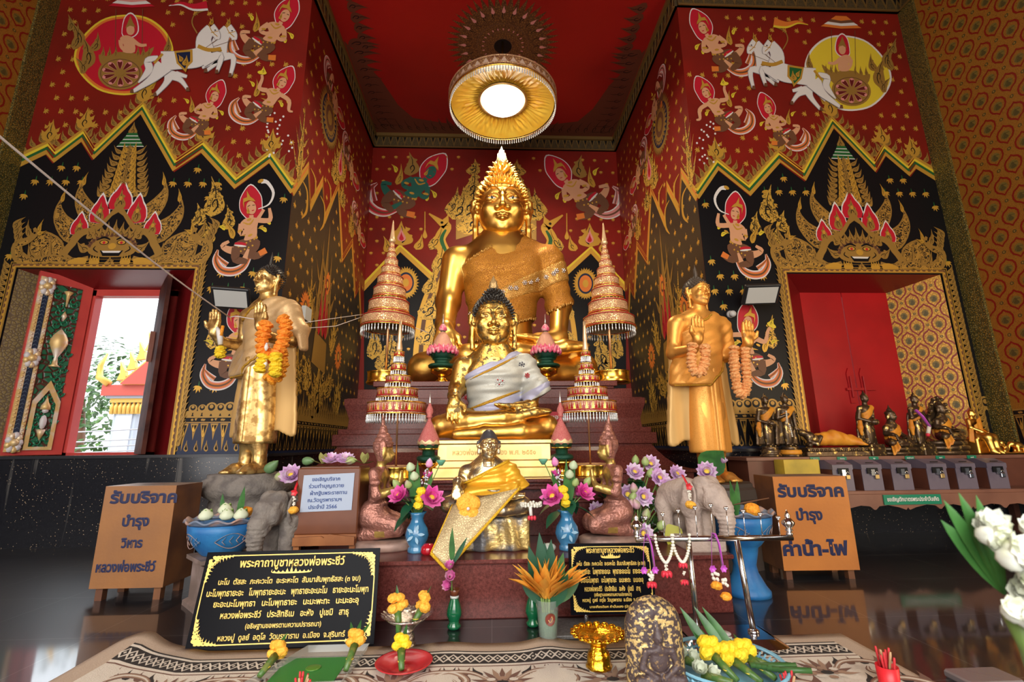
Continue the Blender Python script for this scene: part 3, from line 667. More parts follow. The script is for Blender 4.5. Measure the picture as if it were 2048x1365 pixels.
 P.poly([(-150, fy+30), (-142, fy-40), (-75, fy-82), (0, fy-92), (75, fy-82), (142, fy-40), (150, fy+30), (80, fy+62), (-80, fy+62)], M_GOLD2, 12, 4)
 for k in range(14): a = PI*(k+.5)/14; P.flame(135*math.cos(a), fy+4-66*math.sin(a), 26, -34, M_BRN, PI/2-a, 13, .2)
 for sd in (-1, 1):
  P.ell((sd*55, fy-28), 30, 16, M_BLK, 13); P.ell((sd*55, fy-28), 24, 12, M_GOLD, 14); P.ell((sd*55, fy-26), 9, 9, M_CRIM, 15, 10); P.stroke([(sd*20, fy-46), (sd*60, fy-60), (sd*105, fy-42)], [8, 14, 6], M_BLK, 13)
  P.flame(sd*140, fy+20, 60, -110, M_GOLD2, sd*.9, 11, sd*.4, 2); P.stroke([(sd*85, fy+35), (sd*115, fy+15), (sd*105, fy-5)], [5, 8, 3], M_BLK, 14)
  P.stroke([(sd*150, fy+100), (sd*200, fy+92), (sd*262, fy+108)], [48, 50, 34], M_GOLD, 13); P.ell((sd*98, fy+95), 34, 26, M_GOLD, 14, 14)
  for k in range(4): P.flame(sd*(74+k*17), fy+92, 14, -44, M_GOLD, 0, 15, .1)
  P.stroke([(sd*140, fy+70), (sd*250, fy+102), (sd*370, fy+72), (sd*470, fy+98), (sd*585, fy+70), (sd*610, fy-10), (sd*545, fy-40), (sd*500, fy-85), (sd*515, fy-120)], [30, 48, 54, 58, 60, 52, 44, 36, 16], M_GOLD2, 11)
  P.stroke([(sd*150, fy+72), (sd*250, fy+102), (sd*370, fy+72), (sd*470, fy+98), (sd*575, fy+66), (sd*596, fy-6), (sd*540, fy-36)], [10, 24, 30, 34, 34, 26, 14], M_FIL2, 12)
  P.ell((sd*506, fy-88), 8, 7, M_BLK, 13, 8); P.flame(sd*490, fy-85, 26, -60, M_GOLD, sd*-1.2, 12, .3); P.flame(sd*530, fy-60, 40, -120, M_GOLD2, sd*.2, 10, sd*.4, 3)
  for k in range(5): P.flame(sd*(585+k*14), fy+40-k*36, 52, -105, M_GOLD2, sd*(-.3-.1*k), 10, sd*.5, 2)
 P.ell((0, fy-4), 26, 20, M_GOLD, 14); P.poly([(-74, fy+22), (0, fy+34), (74, fy+22), (52, fy+58), (-52, fy+58)], M_BLK, 14); P.poly([(-62, fy+26), (62, fy+26), (50, fy+38), (-50, fy+38)], M_WHT, 15); P.flame(0, fy+120, 60, -60, M_GOLD2, 0, 15, 0, 2)
 P.T = None
 # gilt frame round the opening, with a leafy outer edge
 a, b, t = 1.15, 3.36, 3.37
 for o, w, m in ((.04, .08, M_GOLD2), (.04, .05, M_BRN), (.03, .02, M_GOLD), (.085, .012, M_GOLD)):
  P.stroke([(a-o, LEDGE), (a-o, t+o), (b+o, t+o), (b+o, LEDGE)], w, m, 16 if m is not M_GOLD2 else 15, 0)
 for k in range(30):
  y = LEDGE+.1+k*.078
  for u, sd in ((a-.1, 1), (b+.1, -1)): P.flame(u, y, .07, .16, M_GOLD2, sd*.5, 15, .4)
  P.ell((a-.04, y), .014, .02, M_GOLD, 18, 8); P.ell((b+.04, y), .014, .02, M_GOLD, 18, 8)
  if k < 28: P.ell((a+.05+k*.078, t+.04), .02, .014, M_GOLD, 18, 8)
 # cloud scrolls above the base bands, base bands
 for u0, u1_ in ((.05, 1.0), (b+.12, u1)):
  u = u0
  while u < u1_: r = .05+.04*rnd.random(); P.ell((u, 1.55+r*.3), r, r, M_GOLD2, 2, 16); P.ell((u, 1.56+r*.3), r*.6, r*.6, M_BLK, 3, 12); P.ell((u, 1.57+r*.3), r*.35, r*.35, M_GOLD2, 4, 10); P.ell((u+.05, 1.5), .05, .04, M_GOLD2, 3, 10); u += .11
 bands(P, 0, a-.08, rev=L)
 if u1 > b+.3: bands(P, b+.1, u1, rev=L)
 # scattered florets
 B = zig+[(0, 1.7), (u1, 1.7)]; ava = []
 for c in av: q = Z1((c[0], c[1])); q2 = Z1((c[0]+c[2], c[1]-c[3])); ava.append((q[0], q[1], abs(q2[0]-q[0])+.05, abs(q2[1]-q[1])+.05))
 ava += [(2.25, 3.95, 1.38, .75), (2.25, 4.5, .5, 1.1)]
 for i in range(19):
  for j in range(29):
   p = (.10+i*.2+(.1 if j % 2 else 0), 1.85+j*.215)
   if p[0] > u1-.08 or p[1] > HC-.08 or not clear(p, ava): continue
   if a-.2 < p[0] < b+.2 and p[1] < t+.2: continue
   zz = None
   for k in range(len(zig)-1):
    x0, x1 = sorted((zig[k][0], zig[k+1][0]))
    if x0 <= p[0] <= x1: f = (p[0]-zig[k][0])/(zig[k+1][0]-zig[k][0]); zz = zig[k][1]+f*(zig[k+1][1]-zig[k][1])
   if zz is None or abs(p[1]-zz-.15) < .27: continue
   if p[1] < zz: P.floret(p[0], p[1], .10, M_GOLD, 1, .25, M_GRN)
   else: P.floret(p[0], p[1], .078, M_GOLD, 1, -.9)
def front_wall(side):
 L = side == 'left'; s_ = -1 if L else 1; X0 = XL if L else XR; X1 = SL if L else SR
 mb = MB(); xa, xb, zt = X0+s_*1.15, X0+s_*3.36, 3.37          # opening
 ia, ib, zi = X0+s_*1.66, X0+s_*2.92, 3.24; Y2 = DW+.5
 def q(*v, m=M_RED): mb.add(v, [(0, 1, 2, 3)] if not L else [(3, 2, 1, 0)], m, False)
 q((X0, DW, 0), (xa, DW, 0), (xa, DW, HT), (X0, DW, HT)); q((xb, DW, 0), (X1, DW, 0), (X1, DW, HT), (xb, DW, HT)); q((xa, DW, zt), (xb, DW, zt), (xb, DW, HT), (xa, DW, HT)); q((xa, DW, 0), (xb, DW, 0), (xb, DW, LEDGE), (xa, DW, LEDGE))
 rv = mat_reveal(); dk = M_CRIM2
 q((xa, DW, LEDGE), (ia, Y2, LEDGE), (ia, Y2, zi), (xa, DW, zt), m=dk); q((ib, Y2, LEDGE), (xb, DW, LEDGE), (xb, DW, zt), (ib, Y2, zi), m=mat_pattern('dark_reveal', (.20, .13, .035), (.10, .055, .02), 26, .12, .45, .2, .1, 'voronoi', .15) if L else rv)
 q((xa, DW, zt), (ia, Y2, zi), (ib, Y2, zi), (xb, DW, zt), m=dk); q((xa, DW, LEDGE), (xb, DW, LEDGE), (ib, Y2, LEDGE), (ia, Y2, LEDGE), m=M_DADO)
 # outer skin of the thick wall round the inner hole
 for v in (((X0+s_*.02, Y2+.1, 0), (ia, Y2+.1, 0), (ia, Y2+.1, HT), (X0+s_*.02, Y2+.1, HT)), ((ib, Y2+.1, 0), (X1, Y2+.1, 0), (X1, Y2+.1, HT), (ib, Y2+.1, HT)), ((ia, Y2+.1, zi), (ib, Y2+.1, zi), (ib, Y2+.1, HT), (ia, Y2+.1, HT)), ((ia, Y2+.1, 0), (ib, Y2+.1, 0), (ib, Y2+.1, LEDGE), (ia, Y2+.1, LEDGE))): q(*v, m=M_WHT)
 P = Paint(mb, (X0, DW, 0), (s_, 0, 0), (0, 0, 1), (0, -1, 0)); front_mural(P, side)
 if not L:                                     # ogee lattice painted on the right-hand reveal
  P2 = Paint(mb, (xb, DW, LEDGE), Vector((ib-xb, Y2-DW, 0)).normalized(), (0, 0, 1), Vector((-(Y2-DW), -(xb-ib), 0)).normalized()); lattice(P2, 0, .66, 0, 2.3, .235, .37)
 return struct(mb, 'wall_front_'+side)
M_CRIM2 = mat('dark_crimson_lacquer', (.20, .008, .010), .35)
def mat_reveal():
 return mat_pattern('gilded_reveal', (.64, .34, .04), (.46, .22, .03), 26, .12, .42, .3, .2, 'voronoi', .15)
def lattice(P, u0, u1, v0, v1, du, dv, ring=None, gold=None, dark=None, kk=.84):
 """staggered pointed-oval lattice with a small floral heart in each cell"""
 ring = ring or mat('lattice_red', (.26, .011, .006), .45); gold = gold or M_GOLD2; dark = dark or mat('lattice_dark', (.10, .075, .02), .5)
 olive = mat('lattice_olive', (.22, .15, .03), .5)
 prof = [(0, .46), (.10, .37), (.26, .29), (.36, .14), (.36, -.06), (.28, -.22), (.12, -.32), (0, -.44)]
 nv = int((v1-v0)/dv)+2; nu = int((u1-u0)/du)+2
 for j in range(nv*2):
  for i in range(nu):
   u = u0+(i+(.5 if j % 2 else 0))*du; v = v0+j*dv/2
   if u > u1-.02 or v > v1-.02 or u < u0 or v < v0: continue
   def R(k): 
    pr = [(x*k, y*k) for x, y in prof]; pr = pr+[(-x, y) for x, y in reversed(pr[1:-1])]
    return [(min(max(u+x*du*1.12, u0), u1), min(max(v+y*dv*.98, v0), v1)) for x, y in pr]
   A, B = R(kk), R(kk*.80); n = len(A)
   P.mb.add([P.w(p, 1) for p in A+B], [(k, (k+1) % n, n+(k+1) % n, n+k) for k in range(n)], ring, False)
   r = du*.17
   if u-r > u0 and u+r < u1: P.ell((u, v-.01*dv), r*.95, dv*.14, olive, 1, 12); P.flame(u, v-dv*.13, r*1.1, dv*.22, dark, 0, 2, 0); P.stroke([(u-r*.75, v-dv*.06), (u-r*.2, v+dv*.05), (u+r*.9, v+dv*.02)], [.008, .013, .006], dark, 3, 0)
   if u+du/2+r*.5 < u1: P.ell((u+du/2, v+.02*dv), du*.07, dv*.055, dark, 1, 8); P.ell((u+du/2, v+.02*dv), du*.03, dv*.03, gold, 2, 6)
front_wall('left'); front_wall('right')
# ================================================================ niche walls, ceilings, side walls, trims
def niche_side(side):
 s_ = 1 if side == 'left' else -1; X = XL if side == 'left' else XR; W_ = DB-DW
 mb = MB(); mb.add([(X, DW, 0), (X, DB, 0), (X, DB, HT), (X, DW, HT)], [(0, 1, 2, 3)] if s_ > 0 else [(3, 2, 1, 0)], M_RED, False)
 P = Paint(mb, (X, DW, 0), (0, 1, 0), (0, 0, 1), (s_, 0, 0))
 z0 = 4.45
 zig = [(0, z0), (.42, z0+.62), (.62, z0+.1), (1.0, z0+.75), (1.22, z0+.2), (1.72, z0+1.1), (2.2, z0-.1), (2.7, z0+.45), (3.1, z0-.5), (3.35, z0-.2), (W_, z0-1.2)]
 P.poly([(0, LEDGE)]+zig+[(W_, LEDGE)], M_BLK if 0 else mat('mural_brown_black', (.03, .022, .016), .4), 0)
 for o, w, m in ((.05, .10, M_GOLD), (.12, .05, M_ORG), (.17, .05, M_GOLD)): P.stroke([(p[0], p[1]+o) for p in zig], w, m, 1, 0)
 for u, z in ((.25, z0+.05), (.5, z0+.4), (.95, z0+.2), (1.15, z0+.62)): P.stroke([(u, z+.35), (u+.2, z+.28), (u+.24, z), (u+.1, z-.2)], [.015, .05, .06, .015], M_GOLD, 3, 5)
 for u, z, w, h in ((.12, z0+.25, .16, 1.3), (1.72, z0+1.3, .5, .9), (2.6, z0+.6, .3, .8), (1.5, z0+1.1, .3, .5), (1.95, z0+.9, .3, .5)): P.flame(u, z, w, h, M_GLINE, 0, 3, .1, 5)
 P.flame(1.72, z0+1.4, .22, .6, M_PINK, 0, 5, 0); P.flame(1.72, z0+1.45, .12, .4, M_CRIM, 0, 6, 0)
 c = (1.05, z0+2.05)                                              # round medallion
 for i in range(36): a = 2*PI*i/36; P.flame(c[0]+.34*math.cos(a), c[1]+.42*math.sin(a), .07, .14, M_GOLD2, a-PI/2, 2, 0)
 for r, m, ly in ((.38, M_GOLD2, 3), (.33, M_NAVY, 4), (.24, M_GOLD2, 6), (.18, M_BRN, 7), (.1, M_GOLD2, 8)): P.ell(c, r, r*1.22, m, ly, 36)
 for i in range(24): a = 2*PI*i/24; P.flame(c[0]+.24*math.cos(a), c[1]+.30*math.sin(a), .06, .08, M_GOLD2, a-PI/2, 5, 0)
 for (u, z, sc) in ((1.25, 6.95, .0026), (2.35, 6.35, .0026), (3.1, 5.4, .0024)): deva(P, sim((1310, 700), (u, z), sc, PI-1.2, -1), M_PINK)
 for (u, z) in ((1.55, 3.72), (.75, 3.1), (2.35, 2.65)): 
  for i in range(18): a = 2*PI*i/18; P.flame(u+.11*math.cos(a), z+.16*math.sin(a), .05, .1, M_ORG, a-PI/2, 2, 0)
  P.ell((u, z), .12, .17, M_ORG, 3, 20); P.ell((u, z), .07, .1, M_BRN, 4, 16); P.ell((u, z), .04, .06, M_GOLD, 5, 12)
 P.poly([(1.15, 2.35), (1.75, 2.25), (1.72, 2.75), (1.2, 2.85)], M_GOLD2, 2)                   # burning offering bowl
 for u, h, m in ((1.25, 1.6, M_GOLD2), (1.45, 2.0, M_GOLD2), (1.65, 1.5, M_GOLD2), (1.33, .8, M_CRIM), (1.5, 1.1, M_CRIM), (1.62, .7, M_CRIM)): P.flame(u, 2.8, .24 if m is M_GOLD2 else .12, h, m, 0, 3 if m is M_GOLD2 else 5, .1, 3 if m is M_GOLD2 else 0)
 for u, z, w, h, a in ((.95, 2.7, .2, 1.1, .1), (1.95, 2.6, .2, .9, -.1), (1.4, 1.55, .5, .9, 0), (1.1, 1.9, .3, .6, .5), (1.8, 1.9, .3, .6, -.5), (.6, 1.7, .3, .8, 0), (2.4, 1.6, .3, .8, 0)): P.flame(u, z, w, h, M_GLINE, a, 2, .3, 6)
 u = 0
 while u < W_: P.flame(u+.06, 1.5, .13, .25+.2*rnd.random(), M_GOLD2, 0, 2, .2); u += .1
 P.poly([(0, 1.47), (W_, 1.47), (W_, 1.55), (0, 1.55)], M_GOLD2, 2)
 bands(P, 0, W_)
 for i in range(15):
  for j in range(24):
   p = (.1+i*.25+(.12 if j % 2 else 0), 1.9+j*.25)
   if p[0] > W_-.1 or p[1] > HC-.2: continue
   z = None
   for k in range(len(zig)-1):
    if zig[k][0] <= p[0] <= zig[k+1][0]: f = (p[0]-zig[k][0])/(zig[k+1][0]-zig[k][0]); z = zig[k][1]+f*(zig[k+1][1]-zig[k][1])
   if z is None or abs(p[1]-z-.12) < .22 or not clear(p, [(1.05, 6.5, .5, .6), (1.4, 3.2, .5, 1.5), (1.72, z0+1.9, .35, .6), (1.25, 6.95, .4, .5), (2.35, 6.35, .4, .5), (3.1, 5.4, .4, .5)]): continue
   P.floret(p[0], p[1], .085, M_GOLD, 1, 0)
 return struct(mb, 'wall_niche_'+side)
niche_side('left'); niche_side('right')
def BKp(p): q = aY(p[0], p[1], DB); return (q.x, q.z)
mb = MB(); mb.add([(XL, DB, 0), (XR, DB, 0), (XR, DB, HT), (XL, DB, HT)], [(0, 1, 2, 3)], M_RED, False)
P = Paint(mb, (0, DB, 0), (1, 0, 0), (0, 0, 1), (0, -1, 0))
for sd in (-1, 1):
 old = (lambda p, sd=sd: BKp(p) if sd < 0 else (2*.10-BKp(p)[0], BKp(p)[1])); P.T = old
 zg = [(728, 582), (800, 505), (868, 566), (872, 640)]
 P.poly([(728, 582), (800, 505), (868, 566), (880, 900), (728, 900)], M_BLK, 0)
 P.stroke([(724, 578), (800, 498), (872, 562)], 13, M_GOLD, 2, 0); P.stroke([(724, 572), (800, 491), (872, 556)], 5, M_YEL, 3, 0)
 P.flame(803, 492, 46, -50, M_GOLD, 0, 4, 0, 4); P.flame(803, 484, 17, -30, M_PINK, 0, 6, 0); P.flame(803, 482, 9, -18, M_CRIM, 0, 7, 0); P.flame(775, 505, 18, -34, M_GOLD, -.3, 4, .3); P.flame(832, 500, 18, -34, M_GOLD, .3, 4, .3)
 for i in range(30): a = 2*PI*i/30; P.flame(812+18*math.cos(a), 566+24*math.sin(a), 6, 9, M_GOLD, a-PI/2, 3, 0)
 P.ell((812, 566), 20, 26, M_GOLD, 4); P.ell((812, 566), 16, 21, M_NAVY, 5); P.ell((812, 566), 13, 17, M_ORG, 6); P.ell((812, 566), 6, 8, M_GOLD, 7)
 P.stroke([(900, 505), (876, 555), (852, 620), (842, 700), (840, 780)], [16, 20, 26, 30, 34], M_GOLD, 5, 5)          # naga-body arch beside the image
 P.stroke([(900, 505), (876, 555), (852, 620), (842, 700), (840, 780)], [5, 6, 8, 9, 10], M_BRN, 6, 5)
 for x, y, w, h, a in ((932, 470, 60, -70, .1), (925, 440, 50, -80, .15), (905, 440, 40, -70, .25), (935, 400, 34, -70, .1), (895, 430, 26, -60, .3), (940, 350, 26, -34, .2), (845, 640, 40, -70, .3), (840, 690, 36, -60, .35), (850, 590, 26, -60, .25), (870, 545, 26, -70, .15), (760, 745, 40, -90, .2), (745, 720, 30, -80, -.1), (775, 760, 46, -60, -.3), (860, 500, 22, -60, .4), (835, 750, 40, -60, .3)): P.flame(x, y, w, h, M_GLINE, a, 8, .35, 6)
 P.stroke([(893, 512), (880, 480), (893, 455), (885, 448), (858, 428)], [24, 22, 20, 14, 3], M_GOLD, 9, 5)         # swan's neck with a tassel
 P.stroke([(893, 505), (883, 480), (892, 460)], [6, 8, 4], M_GRN, 10); P.ell((884, 446), 3, 2.6, M_BLK, 11, 8); P.flame(888, 446, 12, -20, M_GOLD, .4, 9)
 P.stroke([(850, 424), (850, 458)], 2, M_GOLD, 9, 0); P.flame(850, 478, 9, -24, M_GOLD, 0, 9, 0)
 P.poly([(912, 420), (944, 420), (944, 470), (912, 480)], M_GOLD2, 7)
 dv = sim((1310, 700), (832, 372), .40, .25)
 deva(P, dv, M_PINK if sd > 0 else M_CRIM, M_DGRN if sd < 0 else M_SKIN, M_BRN); P.flame(820, 352, 30, -48, M_GOLD2, -.1, 2, .3, 4)
 for i in range(9):
  for j in range(18):
   p = (742+i*25+(12 if j % 2 else 0), 312+j*24); k = clear(p, [(840, 365, 62, 55), (803, 480, 36, 44), (884, 460, 40, 56), (812, 566, 30, 36), (925, 440, 50, 110), (860, 600, 60, 110), (765, 720, 40, 70)])
   top = p[1] < 578-(p[0]-728)*1.08 if p[0] < 800 else p[1] < 500+(p[0]-800)*.9
   bot = p[1] > 600-(p[0]-728)*1.08 if p[0] < 800 else p[1] > 530+(p[0]-800)*.9
   if k and (top or bot) and p[0] < 930: P.floret(p[0], p[1], 7, M_GOLD, 1, PI)
P.T = None
bands(P, XL, XR)
struct(mb, 'wall_back')
# side walls with the gilded lattice
for side in ('left', 'right'):
 L = side == 'left'; X = SL if L else SR; mb = MB(); g = mat_pattern('gilded_wall', (.42, .185, .022), (.30, .11, .014), 60, .10, .5, .15, .15, 'voronoi', .1)
 mb.add([(X, YB, 0), (X, DW, 0), (X, DW, HT), (X, YB, HT)], [(0, 1, 2, 3)] if L else [(3, 2, 1, 0)], g, False)
 P = Paint(mb, (X, DW, 0), (0, -1, 0), (0, 0, 1), (1 if L else -1, 0, 0))
 lattice(P, .27, 4.6, 1.55, HC, .34, .42, kk=.74); bands(P, .27, 4.6)
 struct(mb, 'wall_'+side)
M_TRIM = mat_pattern('carved_green_gold_trim', (.36, .25, .05), (.055, .055, .018), 40, .13, .4, .5, .1, 'voronoi', .6)
M_CGD = mat('cornice_gold', (.24, .14, .04), .45, .4)
M_CORN = mat_pattern('gilt_cornice', (.20, .12, .035), (.05, .04, .02), 60, .14, .45, .4, .1, 'voronoi', .5)
mb = MB(); mb.box((SL, DW-.26, LEDGE), (SL+.035, DW, HC), M_TRIM); struct(mb, 'trim_1')
mb = MB(); mb.box((SR-.035, DW-.26, LEDGE), (SR, DW, HC), M_TRIM); struct(mb, 'trim_2')
# cornices: a run of pointed leaves under a moulding
def cornice(a, b, nrm, name):
 a, b, nrm = Vector(a), Vector(b), Vector(nrm); t = (b-a); l = t.length; t.normalize(); mb = MB()
 flip = t.cross(Vector((0, 0, 1))).dot(nrm) < 0
 if flip: a, b, t = b, a, -t
 z0, z1 = HC, HT
 mb.prism([(0, 0), (l, 0), (l, z1-z0), (0, z1-z0)], a+Vector((0, 0, z0))+nrm*0, t, Vector((0, 0, 1)), .04, M_CORN)
 mb.prism([(0, 0), (l, 0), (l, .025), (0, .025)], a+Vector((0, 0, z0)), t, Vector((0, 0, 1)), .06, M_CGD); mb.prism([(0, .26), (l, .26), (l, .34), (0, .34)], a+Vector((0, 0, z0)), t, Vector((0, 0, 1)), .09, M_CGD)
 n = int(l/.16)
 for i in range(n):
  u = (i+.5)*l/n
  mb.prism([(u-.06, .255), (u, .035), (u+.06, .255)], a+Vector((0, 0, z0)), t, Vector((0, 0, 1)), .048, M_CGD)
  mb.prism([(u-.03, .25), (u, .12), (u+.03, .25)], a+Vector((0, 0, z0)), t, Vector((0, 0, 1)), .052, M_BLK)
 return struct(mb, name)
cornice((XL, DB, 0), (XR, DB, 0), (0, -1, 0), 'trim_3'); cornice((XL, DW, 0), (XL, DB, 0), (1, 0, 0), 'trim_4'); cornice((XR, DW, 0), (XR, DB, 0), (-1, 0, 0), 'trim_5')
cornice((SL, DW, 0), (XL, DW, 0), (0, -1, 0), 'trim_6'); cornice((XR, DW, 0), (SR, DW, 0), (0, -1, 0), 'trim_7'); cornice((SL, DW-4.6, 0), (SL, DW, 0), (1, 0, 0), 'trim_8'); cornice((SR, DW-4.6, 0), (SR, DW, 0), (-1, 0, 0), 'trim_9')
# black granite base of the walls with a thin ledge
def base(lo, hi, name): mb = MB(); mb.box(lo, hi, M_DADO); return struct(mb, name)
base((SL, DW-.02, 0), (XL, DW, LEDGE), 'baseboard_front_left'); base((XR, DW-.02, 0), (SR, DW, LEDGE), 'baseboard_front_right'); base((XL, DW, 0), (XL+.02, DB, LEDGE), 'baseboard_niche_left'); base((XR-.02, DW, 0), (XR, DB, LEDGE), 'baseboard_niche_right')
base((SL, 1, 0), (SL+.02, DW, LEDGE), 'baseboard_left'); base((SR-.02, 1, 0), (SR, DW, LEDGE), 'baseboard_right')
for k, (lo, hi) in enumerate((((SL, DW-.06, LEDGE-.03), (XL, DW, LEDGE+.004)), ((XR, DW-.06, LEDGE-.03), (SR, DW, LEDGE+.004)), ((XL, DW-.06, LEDGE-.03), (XL+.05, DB, LEDGE+.004)), ((XR-.05, DW-.06, LEDGE-.03), (XR, DB, LEDGE+.004)))): mb = MB(); mb.box(lo, hi, mat('ledge_stone', (.03, .03, .035), .25)); struct(mb, 'trim_%d' % (10+k))
# ceilings: red niche ceiling with a gilt sun of flames, plain hall ceiling
M_CEIL = mat('ceiling_red', (.42, .009, .007), .5, noise=(.5, (.30, .007, .006), .35, .7))
M_CGOLD = mat_pattern('ceiling_gilt', (.26, .115, .035), (.10, .035, .015), 26, .13, .5, .3, .1, 'voronoi', .2)
mb = MB(); mb.box((XL-.1, DW-.05, HT), (XR+.1, DB+.1, HT+.1), M_CEIL)
P = Paint(mb, (0, 0, HT), (1, 0, 0), (0, 1, 0), (0, 0, -1)); c = (.2, 7.1)
def star(r1, r2, n, m, ly, a0=0): P.poly([(c[0]+(r1 if i % 2 else r2)*math.cos(PI*i/n+a0), c[1]+(r1 if i % 2 else r2)*math.sin(PI*i/n+a0)) for i in range(2*n)], m, ly)
star(.78, 1.02, 48, M_CGOLD, 1)
for i in range(24):
 a = 2*PI*i/24; ca, sa = math.cos(a), math.sin(a)
 P.flame(c[0]+.5*ca, c[1]+.5*sa, .16, .46, M_GOLD2 if 0 else M_CGOLD, a-PI/2, 3, 0); P.flame(c[0]+.66*ca, c[1]+.66*sa, .06, .15, M_PINK, a-PI/2, 5, 0, ink=None)
for r, m, ly in ((.47, M_BRN, 6), (.455, M_CGOLD, 7), (.31, M_BRN, 8), (.30, M_CGOLD, 9), (.17, M_BRN, 11), (.16, M_BLK, 12)): P.ell(c, r, r, m, ly, 40)
for i in range(24): a = 2*PI*i/24; P.stroke([(c[0]+.34*math.cos(a), c[1]+.34*math.sin(a)), (c[0]+.38*math.cos(a), c[1]+.38*math.sin(a))], .02, M_PINK, 10, 0)
dim = mat('ceiling_ornament', (.14, .035, .018), .5)
for sd in (-1, 1):
 xe = XL if sd < 0 else XR; s2 = 1 if sd < 0 else -1
 P.poly([(xe+s2*.1, DB-.1), (xe+s2*2.4, DB-.1), (xe+s2*1.7, DB-.45), (xe+s2*1.0, DB-.6), (xe+s2*.75, DB-1.0), (xe+s2*.55, DB-1.7), (xe+s2*.1, DB-2.6)], dim, 1)
 for k in range(12): P.flame(xe+s2*(.2+k*.19), DB-.15, .22, .42+.25*abs(6-k)/6, dim, PI-.3*s2, 2, .3)
 for k in range(12): P.flame(xe+s2*.15, DB-.3-k*.2, .22, .42+.2*abs(6-k)/6, dim, -PI/2*s2, 2, .3)
 for k in range(6): P.flame(xe+s2*.35, DW+.3+k*.2, .2, .35, dim, -PI/2*s2, 2, .3)
struct(mb, 'ceiling')
mb = MB(); mb.box((SL-.1, YB, HT), (SR+.1, DW-.05, HT+.1), mat('hall_ceiling', (.20, .05, .03), .6)); struct(mb, 'ceiling_hall')
# rear wall of the hall, behind the camera, with wide doorways to daylight
mb = MB()
for x0, x1 in ((SL, -4.9), (3.0, SR)): mb.box((x0, YB-.2, 0), (x1, YB, HT), mat('rear_wall', (.25, .06, .04), .6))
mb.box((-4.9, YB-.2, 5.6), (3.0, YB, HT), mat('rear_wall', (.25, .06, .04), .6)); struct(mb, 'wall_rear')
# ================================================================ stepped altar of dark red granite
AX = .06
alt = thing('altar', 'stepped dark red granite altar filling the niche', 'altar', (AX, 6.5, 0))
def tier(name, boxes):
 mb = MB()
 for lo, hi in boxes: mb.box(lo, hi, M_GRAN, bev=.006)
 return mb.build(name, alt)
tier('front_step', [((-1.73, 3.34, 0), (1.60, 4.3, .335)), ((-1.755, 3.31, .335), (1.625, 4.3, .362))])
tier('second_step', [((-.98, 4.12, .36), (1.05, 5.9, .62)), ((-1.0, 4.09, .62), (1.07, 5.9, .64)), ((-.96, 4.14, .64), (1.03, 5.9, .73)), ((-1.0, 4.08, .73), (1.07, 5.9, .76)), ((-1.03, 4.03, .79), (1.10, 5.9, .818)), ((-.99, 4.07, .76), (1.06, 5.9, .79))])
def ring(h, y, z0, z1): return ((AX-h, y, z0), (AX+h, DB-.02, z1))
tier('plinth', [ring(2.32, 5.62, 0, .76), ring(2.36, 5.58, .76, .80)])
mb = MB(); prof = [(2.30, .80, 5.62), (2.16, .84, 5.7), (2.05, .93, 5.78), (1.97, 1.02, 5.84), (1.94, 1.07, 5.86)]
for (h0, z0, y0), (h1, z1, y1) in zip(prof, prof[1:]):
 a = [(AX-h0, y0, z0), (AX+h0, y0, z0), (AX+h0, DB-.02, z0), (AX-h0, DB-.02, z0)]; b = [(AX-h1, y1, z1), (AX+h1, y1, z1), (AX+h1, DB-.02, z1), (AX-h1, DB-.02, z1)]
 mb.add(a+b, [(i, (i+1) % 4, 4+(i+1) % 4, 4+i) for i in range(4)], M_GRAN, False)
mb.build('lotus_moulding', alt)
tier('third_step', [ring(1.93, 5.86, 1.05, 1.10), ring(1.98, 5.82, 1.10, 1.235), ring(1.93, 5.86, 1.235, 1.30)])
mb = MB(); prof = [(1.84, 1.30, 5.94), (1.83, 1.42, 5.95), (1.86, 1.52, 5.93), (1.89, 1.60, 5.91), (1.89, 1.67, 5.91)]
for (h0, z0, y0), (h1, z1, y1) in zip(prof, prof[1:]):
 a = [(AX-h0, y0, z0), (AX+h0, y0, z0), (AX+h0, DB-.02, z0), (AX-h0, DB-.02, z0)]; b = [(AX-h1, y1, z1), (AX+h1, y1, z1), (AX+h1, DB-.02, z1), (AX-h1, DB-.02, z1)]
 mb.add(a+b, [(i, (i+1) % 4, 4+(i+1) % 4, 4+i) for i in range(4)], M_GRAN, False)
mb.build('waist', alt)
tier('top_step', [ring(1.87, 5.93, 1.67, 1.68), ring(1.76, 6.0, 1.68, 1.80), ring(1.52, 5.98, 1.80, 1.83), ring(1.56, 5.95, 1.83, 1.895)])
